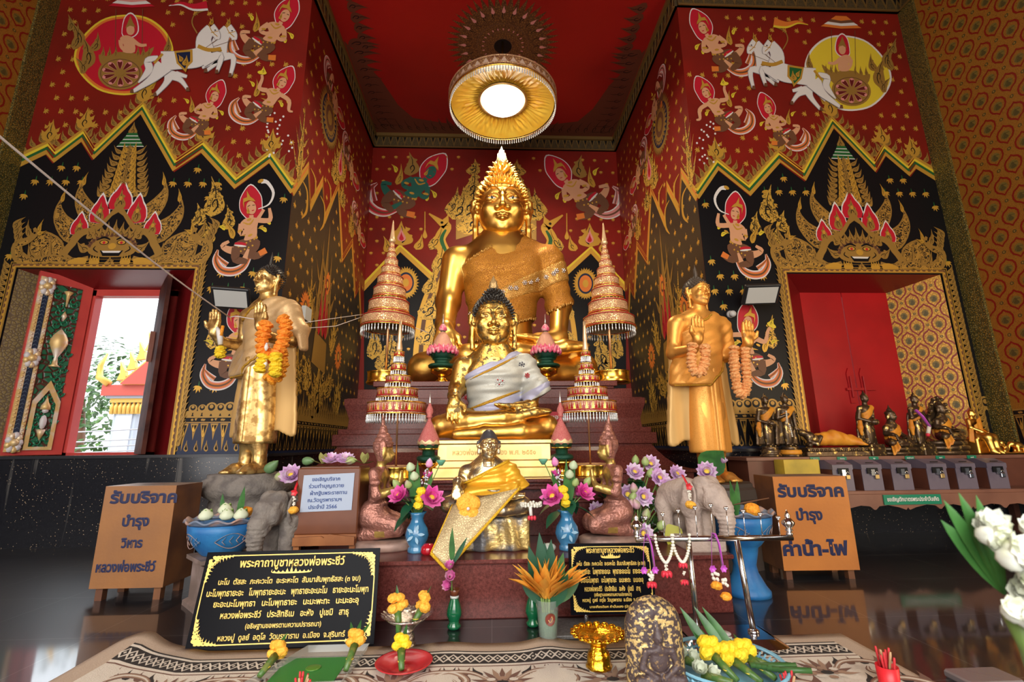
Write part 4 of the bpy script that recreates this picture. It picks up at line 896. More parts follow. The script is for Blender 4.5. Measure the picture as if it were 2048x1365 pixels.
# ================================================================ gilded images: shared sculpting
M_GILT = mat('polished_gold', (.95, .60, .15), .32, 1.0, noise=(3.0, (.90, .51, .11), .35, .7, .40))
M_AGED = mat('worn_gold_leaf', (.74, .46, .12), .32, 1.0, noise=(20, (.16, .10, .035), .55, .60, .5, .6), bump=.15, bscale=60)
M_LEAF = mat('gold_leaf_patches', (.42, .235, .075), .42, .85, noise=(16, (.84, .58, .22), .42, .54, .34), bump=.07, bscale=60)
M_BRONZE = mat('dark_bronze', (.055, .040, .028), .34, .7, noise=(14, (.60, .40, .13), .60, .66, .3), bump=.1)
M_HAIR = mat('black_lacquer_hair', (.018, .014, .012), .38, .1)
M_EYEW = mat('eye_white', (.85, .80, .66), .25); M_EYEB = mat('eye_black', (.01, .008, .008), .15)
def head_sdf(cell=.03, smile=.03, nose=1., slim=1., ears=1., long=1.):
 """head in head units: face looks towards -y, chin near z = -1, skull top near z = 1.1, ears at x = +-.8"""
 s = SDF((-1.25, -1.3, -1.5), (1.25, 1.25, 1.45), cell)
 s.ell((0, .12, .28), (.80*slim, .90, .86), .05); s.ell((0, -.10, -.30), (.72*slim, .72, .68), .22); s.ell((0, -.30, -.62), (.50*slim, .44, .38), .2)
 s.ell((0, -.62, -.80), (.19, .15, .15), .16); s.ell((0, -.45, .35), (.56*slim, .36, .42), .15)
 for sd in (-1, 1):
  s.ell((sd*.40*slim, -.55, -.18), (.22, .20, .20), .18)                                   # cheek
  s.ell((sd*.33, -.86, .13), (.23, .13, .115), .08, 'sub')                                # eye socket
  s.ell((sd*.33, -.66, .11), (.22, .14, .10), .03)                                        # eyeball
  s.chain([(sd*.10, -.83, .20), (sd*.22, -.865, .24), (sd*.36, -.83, .24), (sd*.56, -.66, .15)], [.018, .022, .022, .014], .03)      # upper lid
  s.chain([(sd*.12, -.82, .075), (sd*.33, -.815, .02), (sd*.52, -.68, .08)], [.012, .018, .012], .03)
  s.chain([(sd*.085, -.86, .36), (sd*.20, -.87, .455), (sd*.34, -.83, .475), (sd*.50, -.71, .42), (sd*.62, -.56, .30)], [.018, .026, .026, .022, .012], .05)   # brow
  s.ell((sd*.135*nose, -.86, -.235), (.10*nose, .10, .085), .06)
  if ears:
   s.chain([(sd*.80*slim, .02, .38), (sd*.90*slim, .10, .30), (sd*.92*slim, .12, .05), (sd*.85*slim, .06, -.18), (sd*.86*slim, .02, -.30-.35*long), (sd*.84*slim, 0, -.42-.62*long)], [.08, .105, .11, .105, .10, .115], .06)
   s.chain([(sd*.80*slim, -.06, .22), (sd*.84*slim, -.04, .0), (sd*.80*slim, -.08, -.10)], [.05, .05, .05], .05)
   s.ell((sd*.93*slim, .04, -.50*long-.1), (.04, .05, .30*long), .04, 'sub')
 s.chain([(0, -.78, .36), (0, -.90, .12), (0, -1.03*(.9+.1*nose), -.18)], [.055, .062, .095*nose], .09); s.ell((0, -1.0, -.225), (.085*nose, .085, .07), .06)
 for sd in (-1, 1): s.ell((sd*.075*nose, -.99, -.29), (.035, .05, .035), .03, 'sub')
 s.chain([(-.30, -.70, -.47+smile), (-.14, -.83, -.455), (-.05, -.87, -.435), (0, -.865, -.455), (.05, -.87, -.435), (.14, -.83, -.455), (.30, -.70, -.47+smile)], [.022, .048, .058, .050, .058, .048, .022], .03)
 s.chain([(-.24, -.74, -.52+smile*.5), (0, -.85, -.585), (.24, -.74, -.52+smile*.5)], [.03, .07, .03], .03)
 s.chain([(-.28, -.86, -.50+smile), (0, -.97, -.515), (.28, -.86, -.50+smile)], [.012, .018, .012], .03, 'sub')
 s.ell((0, -.98, -.38), (.05, .10, .06), .05, 'sub')
 s.chain([(0, .12, -.5), (0, .14, -1.5)], [.46, .56], .15)                                    # neck
 for z in (-1.05, -1.22): s.func(lambda x, y, zz, z=z: np.sqrt((np.sqrt((x/1.0)**2+((y-.13))**2)-.50)**2+(zz-z+.06*y)**2)-.028, .06, 'add', (-.8, -.6, z-.2), (.8, .9, z+.2))
 return s
def curls(P, sc, rz, m, n=420, r=.055, h=.07, ush=(.46, .50, .50), uz=1.08, peak=0., T=None):
 """cap of snail-shell curls and the domed top knot, head units"""
 mb = MB(); g = PI*(3-5**.5)
 def cone(p, nrm):
  q = Vector((0, 0, 1)).rotation_difference(nrm); M = Matrix.Translation(p) @ q.to_matrix().to_4x4()
  mb.lathe([(r, -.03), (r*.92, h*.25), (r*.55, h*.7), (r*.12, h*1.05)], m, 7, M=M, cap=False)
 for (c, rad, cnt, lo) in (((0, .12, .28), (.83, .93, .89), n, None), ((0, .10, uz-.15), ush, int(n*.34), .12)):
  M = Matrix.Translation(c) @ Matrix.Diagonal((*[q*.985 for q in rad], 1)); 
  for i in range(cnt):
   z = 1-2*(i+.5)/cnt; a = g*i; q = math.sqrt(1-z*z); u = Vector((q*math.cos(a), q*math.sin(a), z)); p = Vector((c[0]+u.x*rad[0], c[1]+u.y*rad[1], c[2]+u.z*rad[2]))
   if lo is None:
    if p.z < .66-.80*max(0, p.y+.78) or (p.z < -.35): continue
   elif z < lo-.25: continue
   cone(p, Vector((u.x/rad[0], u.y/rad[1], u.z/rad[2])).normalized())
 # smooth underlayer: part of the same cap
 def f(u, v):
  a = 2*PI*u; b = PI*.5*(1-v); y = math.sin(a)*math.cos(b); x = math.cos(a)*math.cos(b); z = math.sin(b)
  p = Vector((.82*x, .12+.92*y, .28+.88*z)); low = .66-.80*max(0, p.y+.78); return p if p.z > low else Vector((p.x*.985, .12+(p.y-.12)*.985, max(low, -.35)))
 mb.sheet(f, 40, 16, m, closed_u=True)
 mb.lathe([(ush[0]*math.cos(t), ush[2]*math.sin(t)+uz-.15) for t in [PI*.5*i/8-.3 for i in range(9)]]+[(0.01, ush[2]+uz-.15)], m, 24, (0, .1, 0))
 mb.v = [tuple(q) for q in T(np.array(mb.v))]
 return mb
def hand(s, wr, dirv, nrm, L, k=.01, curl=.25, spread=.16, thumb=1, fat=1.):
 """palm and five fingers: wrist point, direction of the fingers, palm normal, hand length L"""
 w = np.array(wr, float); d = np.array(dirv, float); d /= np.linalg.norm(d); n = np.array(nrm, float); n -= d*n.dot(d); n /= np.linalg.norm(n); x = np.cross(d, n)
 s.chain([w, w+d*L*.12], [L*.17*fat, L*.18*fat], L*.1)
 for i in range(4): s.cap(w+d*L*.10+x*L*(.12*(i-1.5)*.7), w+d*L*.46+x*L*(.145*(i-1.5)), L*.105*fat, L*.095*fat, L*.07)
 for i, fl in enumerate((.40, .50, .47, .36)):
  o = (i-1.5); b = w+d*L*.45+x*L*.145*o; f = d+x*spread*o*.5; p = [b]
  for j in range(3): f = f+n*curl*(j*.6+.3); f = f/np.linalg.norm(f); p.append(p[-1]+f*L*fl*(.40, .33, .27)[j])
  s.chain(p, [L*.074*fat, L*.070*fat, L*.064*fat, L*.052*fat], k)
 t0 = w+d*L*.16+x*L*-.18*thumb; t1 = t0+(d*.6-x*.75*thumb+n*.25)*L*.24; t2 = t1+(d*.95-x*.15*thumb+n*.25)*L*.20
 s.chain([t0, t1, t2], [L*.10*fat, L*.082*fat, L*.06*fat], L*.04)
def seated_body(cell=.022, chin=1.8, sh=1.5, sw=.55, nr=.2, hd=.42):
 """cross-legged earth-touching figure, unit = half the knee span, seat at z = 0, facing -y"""
 s = SDF((-1.25, -1.05, -.06), (1.25, .75, chin+.25), cell)
 torso_prims(s, sh, chin, nr, sw=sw)
 for sd in (-1, 1): s.chain([(sd*.22, .12, .30), (sd*.62, -.22, .30), (sd*.93, -.40, .24)], [.30, .27, .19], .08)
 s.chain([(.93, -.38, .17), (.45, -.66, .14), (-.15, -.76, .12), (-.62, -.70, .10)], [.17, .15, .12, .09], .06)         # lower shin and foot
 s.chain([(-.93, -.40, .25), (-.40, -.60, .33), (.15, -.66, .37), (.42, -.62, .38)], [.18, .16, .125, .10], .05)          # upper shin
 s.chain([(.42, -.62, .40), (.70, -.62, .46), (.92, -.58, .47)], [.095, .085, .06], .04)                             # sole up
 for i in range(4): s.cap((.88, -.63+.055*i, .47), (.965, -.64+.055*i, .47+.012*i), .036, .03, .015)
 s.ell((0, -.35, .16), (.75, .35, .16), .1)
 s.func(lambda x, y, z: .0-z, .02, 'and')
 # right arm down over the shin, left arm resting in the lap
 s.chain([(-sw-.06, .05, sh-.20), (-sw-.15, .04, .60*sh), (-.70, -.38, .78)], [.185, .150, .115], .09); s.chain([(-.70, -.38, .78), (-.68, -.56, .70)], [.115, .095], .05)
 hand(s, (-.68, -.57, .70), (.03, -.42, -.85), (0, .8, -.35), hd, .012, .20, .10, -1, 1.08)
 s.chain([(sw+.06, .05, sh-.20), (sw+.20, .02, .57*sh), (.66, -.40, .60), (.44, -.52, .56)], [.185, .135, .105, .09], .09)
 hand(s, (.44, -.52, .56), (-1, -.12, .03), (0, .1, 1), hd, .012, .10, .10, -1, 1.05)
 return s
def torso_prims(s, sh=1.5, chin=1.8, nr=.2, o=0., arm=False, k=.16, sw=.55):
 s.ell((0, .10, .34), (.52+o, .40+o, .40+o), k); s.ell((0, .10, .72), (.40+o, .28+o, .42+o), k); s.ell((0, .08, sh-.40), (.50+o, .32+o, .46+o), k); s.ell((0, .09, sh*.62), (.43+o, .29+o, .5+o), k)
 s.chain([(-sw, .08, sh-.19), (-.2, .06, sh-.05), (.2, .06, sh-.05), (sw, .08, sh-.19)], [.17+o, .18+o, .18+o, .17+o], .12)
 for sd in (-1, 1): s.ell((sd*.22, -.13, sh-.36), (.24+o, .12+o, .20+o), .12)
 if not o: s.chain([(0, .06, sh-.05), (0, .02, chin+.15)], [nr*1.3, nr], .2)
 if arm: s.chain([(sw+.06, .05, sh-.20), (sw+.20, .02, .57*sh), (.68, -.36, .64)], [.185+o, .135+o, .105+o], .09)
def seated_sash(cell, sh, o, a, b, c, d, fold=.006, arm=True, e=0, ext=None, sw=.55):
 """cloth over one shoulder: the torso swollen by o, kept between z < a + b x and z > c + d x"""
 s = SDF((-1.0, -.9, .2), (1.25, .75, sh+.3), cell); torso_prims(s, sh, 0, .2, o, arm, sw=sw)
 if ext: ext(s)
 s.disp(lambda x, y, z: fold*np.sin((z-b*x*.8)*26+2.2*np.sin(x*4))+fold*.5*np.sin((z-d*x)*47+x*9))
 s.func(lambda x, y, z: (z-a-b*x)*.8, .015, 'and'); s.func(lambda x, y, z: (c+d*x+e*x*np.abs(x)*np.sign(x)-z)*.8, .015, 'and')
 if not arm: s.func(lambda x, y, z: x-.64+0*y, .02, 'and')
 return s
def flame_finial(mb, c, r, h, m, n=12):
 mb.lathe([(r, 0), (r*1.15, h*.08), (r*.8, h*.14), (r*1.0, h*.24), (r*.75, h*.45), (r*.42, h*.7), (r*.14, h*.9), (.001, h)], m, n, c, wob=lambda a, z: 1+.16*math.cos(4*a+z/h*5))
 for i in range(5): a = 2*PI*i/5+.3; mb.lathe([(r*.3, 0), (r*.34, h*.2), (r*.12, h*.5), (.001, h*.7)], m, 6, (c[0]+r*.7*math.cos(a), c[1]+r*.7*math.sin(a), c[2]))
def eyes(T, m1, m2, par, look=0.):
 out = []
 for sd in (-1, 1):
  mb = MB(); mb.ball((sd*.33, -.675, .108), (.185, .137, .075), m1, 14); mb.ball((sd*.33+look, -.735, .118), (.075, .085, .07), m2, 12); mb.v = [tuple(q) for q in T(np.array(mb.v))]; out.append(mb.build('eye', par))
 return out
# ---------------------------------------------------------------- the great gilded image
BX, BY, BZ, BU = .172, 7.36, 1.897, 1.255
M_SASH = mat_pattern('gold_sequin_cloth', (.66, .29, .035), (.36, .12, .012), 46, .10, .42, .45, .2, 'voronoi', .5, stretch=(1, 1, 1.6))
M_SASH2 = mat_pattern('jewelled_band', (.72, .42, .12), (.52, .24, .04), 40, .16, .35, .6, .3, 'voronoi', .6)
M_GEM = mat('silver_gems', (.80, .78, .80), .12, .9)
big = thing('seated_buddha', 'huge gilded seated Buddha in an orange sequinned sash, one hand reaching down over the shin', 'statue', (BX, BY, BZ))
TB = placer((BX, BY, BZ), BU)
HS = .412/.80; HZ = BZ+BU*2.08+HS*.98
def THf(loc, sc, rz=0, tilt=0.):
 p = placer(loc, sc, rz); ct, st = math.cos(tilt), math.sin(tilt)
 return lambda V: p(np.stack([V[:, 0], V[:, 1]*ct-V[:, 2]*st, V[:, 1]*st+V[:, 2]*ct], 1))
TH = THf((BX, BY-.03, HZ), HS, 0, .10)
ar = AR(); ar.add(seated_body(.019, 2.08, 1.98, .56, .22).mesh(), M_GILT, TB); ar.add(head_sdf(.024, .05, 1.1, 1.03).mesh(), M_GILT, TH); ar.build('body', big)
curls(None, HS, 0, M_GILT, 460, .058, .12, (.50, .52, .74), 1.10, T=TH).build('hair', big)
mb = MB(); flame_finial(mb, (BX, BY-.05, HZ+HS*1.62), .10, .40, mat('pale_gilt_finial', (.95, .80, .55), .3, .5)); mb.build('finial', big)
eyes(TH, M_EYEW, M_EYEB, big)
sash = AR().add(seated_sash(.019, 1.98, .035, 1.97, .62, .78, .40, sw=.56).mesh(), M_SASH, TB).build('sash', big, 1)
band = AR().add(seated_sash(.019, 1.98, .05, 1.30, .545, 1.10, .43, .0, sw=.56).mesh(), M_SASH2, TB).build('jewelled_band', sash, 1)
def on_surface(fieldmesh, x, z):
 V = fieldmesh; d = (V[:, 0]-x)**2+(V[:, 2]-z)**2; d = d+np.where(V[:, 1] < .2, 0, 9); near = np.argsort(d)[:12]; q = V[near]; return q[np.argmin(q[:, 1])]
def verts_of(o): v = np.empty(len(o.data.vertices)*3, np.float32); o.data.vertices.foreach_get('co', v); return v.reshape(-1, 3)
VV = verts_of(band)
for i in range(15):
 x = (-.42+i*.088)*BU; q = on_surface(VV, x, (1.20+.49*x/BU)*BU); mb = MB()
 for k in range(6): a = 2*PI*k/6; mb.ball((q[0]+.032*math.cos(a), q[1]-.006, q[2]+.032*math.sin(a)), .014, M_GEM, 8)
 mb.ball((q[0], q[1]-.012, q[2]), .02, M_GEM, 8); mb.v = [tuple(Vector(p)+Vector((BX, BY, BZ))) for p in mb.v]; mb.build('gem_flower', sash)
VS = verts_of(sash); mb = MB()                                  # bobbled lower hem and upper hem
for (c, d, m_) in ((.785, .40, M_SASH), (1.96, .62, M_SASH)):
 for i in range(64):
  x = (-.60+i*.024)*BU
  zt = (c+d*x/BU)*BU+(.02 if c < 1 else -.02); q = on_surface(VS, x, zt)
  if abs(q[2]-zt) > .035: continue
  mb.ball((q[0], q[1]-.004, q[2]-(.028 if c < 1 else -.014)), (.017, .017, .026), M_SASH2, 6)
mb.v = [tuple(Vector(p)+Vector((BX, BY, BZ))) for p in mb.v]; mb.build('fringe', sash)
# ---------------------------------------------------------------- the middle image on its inscribed base
MX, MY, MZ, MU = .022, 4.72, 1.14, .545
mid = thing('seated_buddha', 'worn gold seated Buddha with black curls and silver-grey sash on the inscribed base', 'statue', (MX, MY, MZ))
TM = placer((MX, MY, MZ), MU)
HSm = .205/.80; HZm = MZ+MU*1.74+HSm*.97
THm = THf((MX-.005, MY-.02, HZm), HSm, 0, .05)
ar = AR(); ar.add(seated_body(.024, 1.74, 1.56, .53, .25, hd=.46).mesh(), [M_AGED, M_GILT], TM, mfn=lambda C: ((C[:, 2] < .42) & (C[:, 1] < .5)).astype(int)); ar.add(head_sdf(.028, .02, 1.).mesh(), M_AGED, THm); ar.build('body', mid)
curls(None, HSm, 0, M_HAIR, 430, .052, .075, (.46, .50, .46), 1.12, T=THm).build('hair', mid)
mb = MB(); flame_finial(mb, (MX-.005, MY-.03, HZm+HSm*1.38), .05, .16, mat('dull_gilt_finial', (.45, .30, .14), .45, .6)); mb.build('finial', mid)
eyes(THm, mat('eye_shell', (.62, .50, .26), .3, .5), mat('eye_gold', (.35, .22, .07), .25, .8), mid)
M_SILV = mat_pattern('silver_lurex_cloth', (.50, .49, .44), (.28, .28, .26), 85, .18, .5, .25, .1, 'dots', .3)
M_LILAC = mat_pattern('lilac_silk', (.42, .41, .55), (.33, .32, .47), 90, .2, .38, .1, .1, 'dots', .15)
M_BRAID = mat_pattern('gold_braid', (.85, .50, .05), (.50, .24, .02), 160, .15, .4, .5, .3, 'voronoi', .6)
def ext(s): s.chain([(.66, -.02, 1.25), (.84, -.10, .98), (.90, -.2, .76)], [.15, .17, .14], .08)
sashm = AR().add(seated_sash(.021, 1.56, .05, 1.44, .51, .46, .20, .010, True, .2, ext, .53).mesh(), M_SILV, TM).build('sash', mid, 1)
def strip(o, a, b, c, d, m, name, fold=.010): return AR().add(seated_sash(.021, 1.56, o, a, b, c, d, fold, True, .2, ext, .53).mesh(), m, TM).build(name, sashm, 1)
strip(.062, 1.44, .51, 1.29, .51, M_LILAC, 'lilac_border'); strip(.072, 1.31, .51, 1.255, .51, M_BRAID, 'gold_braid'); strip(.062, .70, .36, .46, .20, M_LILAC, 'lilac_border'); strip(.074, .735, .36, .67, .36, M_BRAID, 'gold_braid'); strip(.070, .53, .22, .46, .20, mat('copper_edge', (.60, .36, .22), .4, .5), 'hem')
VM = verts_of(sashm); RB = mat('ruby_beads', (.45, .01, .02), .12); DK = mat('dark_beads', (.05, .05, .08), .15)
for (x, z, r, m1, m2) in ((.10, .99, .055, RB, M_GEM), (.50, 1.38, .05, DK, DK), (.60, 1.15, .04, RB, RB), (-.52, .78, .035, RB, RB)):
 q = on_surface(VM, x*MU, z*MU); mb = MB()
 for k in range(6): a = 2*PI*k/6+.3; mb.ball((q[0]+r*.5*math.cos(a), q[1]-.008, q[2]+r*.5*math.sin(a)), .0085, m1 if k % 2 == 0 or r < .05 else m2, 8)
 mb.ball((q[0], q[1]-.01, q[2]), .011, m2 if m2 is not RB else m1, 8)
 if r > .052:
  for k in range(12): a = 2*PI*k/12; mb.ball((q[0]+r*.8*math.cos(a), q[1]-.004, q[2]+r*.8*math.sin(a)), .006, M_GEM, 6)
 mb.v = [tuple(Vector(p)+Vector((MX, MY, MZ))) for p in mb.v]; mb.build('beaded_flower', sashm)
# ---------------------------------------------------------------- two standing images, both palms raised
def standing(name, label, loc, rz, H, m_body, m_robe, hairm, fold, hz=.0, flare=.0):
 t = thing(name, label, 'statue', loc); T = placer(loc, H, rz)
 s = SDF((-.30, -.30, -.01), (.30, .20, .90), .0078)
 s.ell((0, 0, .56), (.088, .062, .12), .04); s.ell((0, 0, .70), (.112, .068, .11), .04); s.chain([(-.115, .005, .775), (-.04, 0, .80), (.04, 0, .80), (.115, .005, .775)], [.042, .045, .045, .042], .03); s.chain([(0, .0, .80), (0, -.008, .88)], [.046, .038], .02)
 for sd in (-1, 1):
  s.chain([(sd*.04, 0, .20), (sd*.042, .005, .06), (sd*.042, .01, .025)], [.038, .030, .028], .01); s.chain([(sd*.042, .02, .018), (sd*.046, -.05, .016), (sd*.048, -.085, .012)], [.026, .028, .018], .02)
  for i in range(5): s.cap((sd*.046+(i-2)*.0095, -.085, .011), (sd*.047+(i-2)*.0105, -.105+abs(i-(1.2*sd+2)) * .004, .009), .0085, .0075, .004)
  s.chain([(sd*.140, .005, .765), (sd*.160, .015, .62), (sd*.150, -.115, .615)], [.040, .030, .024], .025); s.chain([(sd*.150, -.115, .615), (sd*.148, -.155, .655)], [.023, .022], .015)
 s.ell((0, 0, .32), (.095, .072, .22), .03)
 s.func(lambda x, y, z: -z, .004, 'and')
 ar = AR(); ar.add(s.mesh(), m_body, T)
 for sd in (-1, 1): g = SDF((sd*.148-.065, -.235, .61), (sd*.148+.065, -.11, .81), .0034); g.chain([(sd*.150, -.13, .625), (sd*.148, -.155, .655)], [.023, .021], .01); hand(g, (sd*.148, -.155, .652), (0, -.10, 1), (0, -1, -.1), .118, .004, .03, .07, -sd, 1.05); ar.add(g.mesh(), m_body, T)
 hs = .058/.80*H; hl = Vector((0, -.01, .935))*H; c, s_ = math.cos(rz), math.sin(rz); hc = (loc[0]+hl.x*c-hl.y*s_, loc[1]+hl.x*s_+hl.y*c, loc[2]+hl.z)
 p = placer(hc, hs, rz+hz); ar.add(head_sdf(.040, .02, 1., .92, 1).mesh(), m_body, p); ar.build('body', t)
 curls(None, hs, 0, hairm, 300, .055, .06, (.46, .48, .36), 1.06, T=p).build('hair', t)
 mb = MB(); flame_finial(mb, (hc[0], hc[1], hc[2]+hs*1.2), .022*H/2, .15*H/2, hairm); mb.build('finial', t)
 # lower skirt with a front pleat, outer robe spreading to its hem, sequinned sash
 k = SDF((-.25, -.16, .10), (.25, .16, .62), .0072)
 k.func(lambda x, y, z: (np.sqrt((x/(.098+.012*np.sin(z*9)))**2+((y-.005)/.076)**2)-1)*.078, .01); k.disp(lambda x, y, z: .0016*np.sin(x*190)*(np.abs(x) < .03)+.0012*np.sin(x*120+z*8))
 k.func(lambda x, y, z: np.maximum(.135-z, z-.56), .006, 'and'); k.box((0, -.077, .34), (.017, .008, .2), .004, .006)
 sk = AR().add(k.mesh(), m_robe, T).build('skirt', t, 1)
 w = SDF((-.34, -.12, .12), (.34, .16, .70), .0078)
 def wing(x, y, z):
  hw = .168+.045*np.clip((.62-z)/.4, 0, 1); yc = .035-.02*np.cos(x*9); d2 = np.abs(y-yc)-.011-.004*np.sin(x*60); bot = .175+.9*np.abs(np.abs(x)-.10)**2-.018*np.sin(np.abs(x)*40)
  return np.maximum(np.maximum(np.abs(x)-hw, d2), np.maximum(bot-z, z-.66))*.8
 w.func(wing, .008); AR().add(w.mesh(), mat('robe_back_cloth', (.66, .40, .14), .5, .3) if m_robe is not M_AGED else m_robe, T).build('outer_robe', t, 1)
 q = SDF((-.30, -.22, .26), (.30, .16, .86), .0072); o = .012
 q.ell((0, 0, .56), (.09+o, .066+o, .16), .04); q.ell((0, 0, .70), (.114+o, .070+o, .11+o), .04); q.chain([(-.115, .005, .775), (-.04, 0, .80), (.04, 0, .80), (.115, .005, .775)], [.044+o, .046+o, .046+o, .044+o], .03); q.chain([(.140, .005, .765), (.165, .015, .62), (.158, -.07, .60)], [.042+o, .036+o, .03+o], .03); q.ell((0, 0, .42), (.105+o, .08+o, .2), .03); q.ell((-.11, .0, .46), (.09, .055, .18), .03)
 q.disp(lambda x, y, z: .0021*np.sin((z-.9*x)*110+5*np.sin(x*12))); q.func(lambda x, y, z: (z-.80-.62*x)*.8, .004, 'and'); q.func(lambda x, y, z: np.maximum(.455+.95*(x+.02)*np.where(x > -.02, 1, .0)-z, (.34-.6*(x+.12)-z)*np.where(x < .0, 1, .3))*.7, .004, 'and')
 if flare: q.chain([(.13, .03, .78), (.20, .03, .68), (.225, .03, .58)], [.022, .022, .016], .03, 'add', (1, .6, 1))
 sa = AR().add(q.mesh(), fold, T).build('sash', t, 1)
 V = verts_of(sa); mb = MB(); pts = []
 def hem(fx, fz, n, lo, hi):
  out = []
  for i in range(n+1):
   x = lo+(hi-lo)*i/n; z = fz(x); d = (V0[:, 0]-x)**2+(V0[:, 2]-z)**2+np.where(V0[:, 1] < .03, 0, 9); j = np.argsort(d)[:5]; pp = V0[j][np.argmin(V0[j][:, 1])]; out.append((pp[0], pp[1]-.003, pp[2]))
  return out
 ci, si = math.cos(-rz), math.sin(-rz); V0 = np.stack([(V[:, 0]*ci-V[:, 1]*si), (V[:, 0]*si+V[:, 1]*ci), V[:, 2]], 1)/H
 for pl in (hem(None, lambda x: .795+.62*x, 16, -.10, .03), hem(None, lambda x: max(.47+.95*(x+.02) if x > -.02 else 0, .352-.6*(x+.12) if x < .02 else 0, 0), 26, -.19, .11)):
  mb.tube(smooth_pts(pl, 2, False), .0055, M_BRAID, 6)
 mb.v = [tuple(v) for v in T(np.array(mb.v))]; mb.build('trim', sa)
 return t
M_STCL = mat_pattern('pale_gold_sequin_cloth', (.66, .43, .21), (.40, .22, .085), 150, .25, .45, .35, .2, 'dots', .4)
M_STCL2 = mat_pattern('amber_gold_brocade', (.82, .36, .065), (.58, .22, .03), 120, .22, .45, .4, .3, 'dots', .35)
M_RGILT = mat('warm_gilding', (.80, .39, .085), .45, .75, noise=(12, (.42, .19, .05), .60, .68, .5, .6), bump=.06, bscale=70)
SLX, SRX = (-2.24, 4.6, .86), (2.14, 4.6, .73)
standing('standing_buddha', 'standing gilded Buddha in a pale sequinned sash on the dark stone pedestal beside the window', SLX, -.42, 2.0, M_LEAF, M_LEAF, M_HAIR, M_STCL, -.15, 1)
standing('standing_buddha', 'standing amber-gold Buddha with both palms raised, behind the pale elephant and near the red door', SRX, .28, 2.02, M_RGILT, M_STCL2, mat('dark_curl_hair', (.06, .04, .028), .5), M_STCL2, .1)

def chain_garland(t, pts, r, m, nm, step=.55, sq=.55):
 """marigold heads threaded along a line"""
 Q = [Vector(p) for p in smooth_pts(pts, 10, False)]; mb = MB(); acc = 0; last = Q[0]
 for a, b in zip(Q, Q[1:]):
  acc += (b-a).length
  if acc >= r*.66: acc = 0; pompon(mb, b, r*rnd.uniform(.9, 1.08), m, sq, 16, b-last, .13); last = b
 return mb.build(nm, t)
# ================================================================ shared small builders
T1, T2, T3 = .362, .818, 1.895
M_BRASS = mat('bright_gilding', (.95, .58, .10), .22, 1.0)
M_STEEL = mat('polished_steel', (.62, .62, .64), .16, 1.0)
M_MARI = mat('orange_marigold', (.85, .26, .012), .7, noise=(90, (.95, .42, .03), .4, .6)); M_MARY = mat('yellow_marigold', (.88, .55, .01), .7, noise=(90, (.95, .70, .03), .4, .6)); M_MARP = mat('apricot_marigold', (.80, .32, .10), .75, noise=(60, (.88, .46, .18), .4, .6))
M_LFG = mat('leaf_green', (.05, .17, .035), .42, noise=(12, (.025, .10, .02), .4, .6)); M_LFD = mat('dark_leaf', (.012, .075, .035), .35); M_STEM = mat('stem_green', (.16, .26, .06), .5)
M_LOTP = mat('lotus_pink', (.78, .22, .52), .5, noise=(14, (.88, .55, .72), .4, .65)); M_LOTM = mat('lotus_magenta', (.70, .05, .34), .5, noise=(10, (.85, .22, .52), .4, .65)); M_LOTL = mat('lotus_lilac', (.66, .38, .66), .5, noise=(20, (.86, .74, .84), .45, .65)); M_BUDG = mat('bud_green', (.36, .46, .16), .5, noise=(8, (.62, .36, .42), .52, .7)); M_POD = mat('seed_yellow', (.85, .62, .06), .5); M_WPET = mat('white_petal', (.82, .84, .72), .55, sss=.1)
def pompon(mb, c, r, m, sq=.85, n=14, up=None, jit=.10):
 k = MB(); k.ball((0, 0, 0), (r, r, r*sq), m, n)
 q = Vector((0, 0, 1)).rotation_difference(Vector(up).normalized()) if up else None
 v = []
 for p in k.v:
  p = Vector(p)*(1+rnd.uniform(-jit, jit)); p = q @ p if q else p; v.append(p+Vector(c))
 mb.add(v, k.f, m, False)
def blade(mb, a, dirv, up, L, W, m, bend=.2, n=6, fold=.15, tip=1.0, wide=.45):
 """leaf or petal growing from a along dirv, bending towards up"""
 d = Vector(dirv).normalized(); u = Vector(up); u = (u-d*u.dot(d)); u = u.normalized() if u.length > 1e-5 else d.orthogonal().normalized(); x = d.cross(u); v = []; f = []
 for i in range(n+1):
  t = i/n; w = W*.5*(math.sin(PI*min(1, t/(2*wide)) if t < wide else PI*(.5+.5*(t-wide)/(1-wide)))**tip if 0 < t < 1 else (.18 if t == 0 else .02))
  c = Vector(a)+d*L*t*(1-.3*abs(bend)*t)+u*L*bend*t*t; v += [c-x*w+u*w*fold, c, c+x*w+u*w*fold]
 for i in range(n): f += [(3*i, 3*i+1, 3*i+4, 3*i+3), (3*i+1, 3*i+2, 3*i+5, 3*i+4)]
 mb.add(v, f, m)
def lotus(mb, c, r, axis, m, rings=3, op=.75, n=9, pod=True):
 ax = Vector(axis).normalized(); a = ax.orthogonal().normalized(); b = ax.cross(a); c = Vector(c)
 for k in range(rings):
  q = op*(1-k*.28); nn = n-k
  for i in range(nn):
   t = 2*PI*(i+.5*(k % 2))/nn; o = a*math.cos(t)+b*math.sin(t); blade(mb, c+o*r*.12, o*math.sin(q*1.5)+ax*math.cos(q*1.5), ax, r*(1-.12*k), r*.58, m, .28, 5, .25)
 if pod: mb.lathe([(.02*r, 0), (.16*r, .05*r), (.22*r, .26*r), (.2*r, .32*r), (.001, .33*r)], M_POD, 10, M=Matrix.Translation(c) @ Vector((0, 0, 1)).rotation_difference(ax).to_matrix().to_4x4())
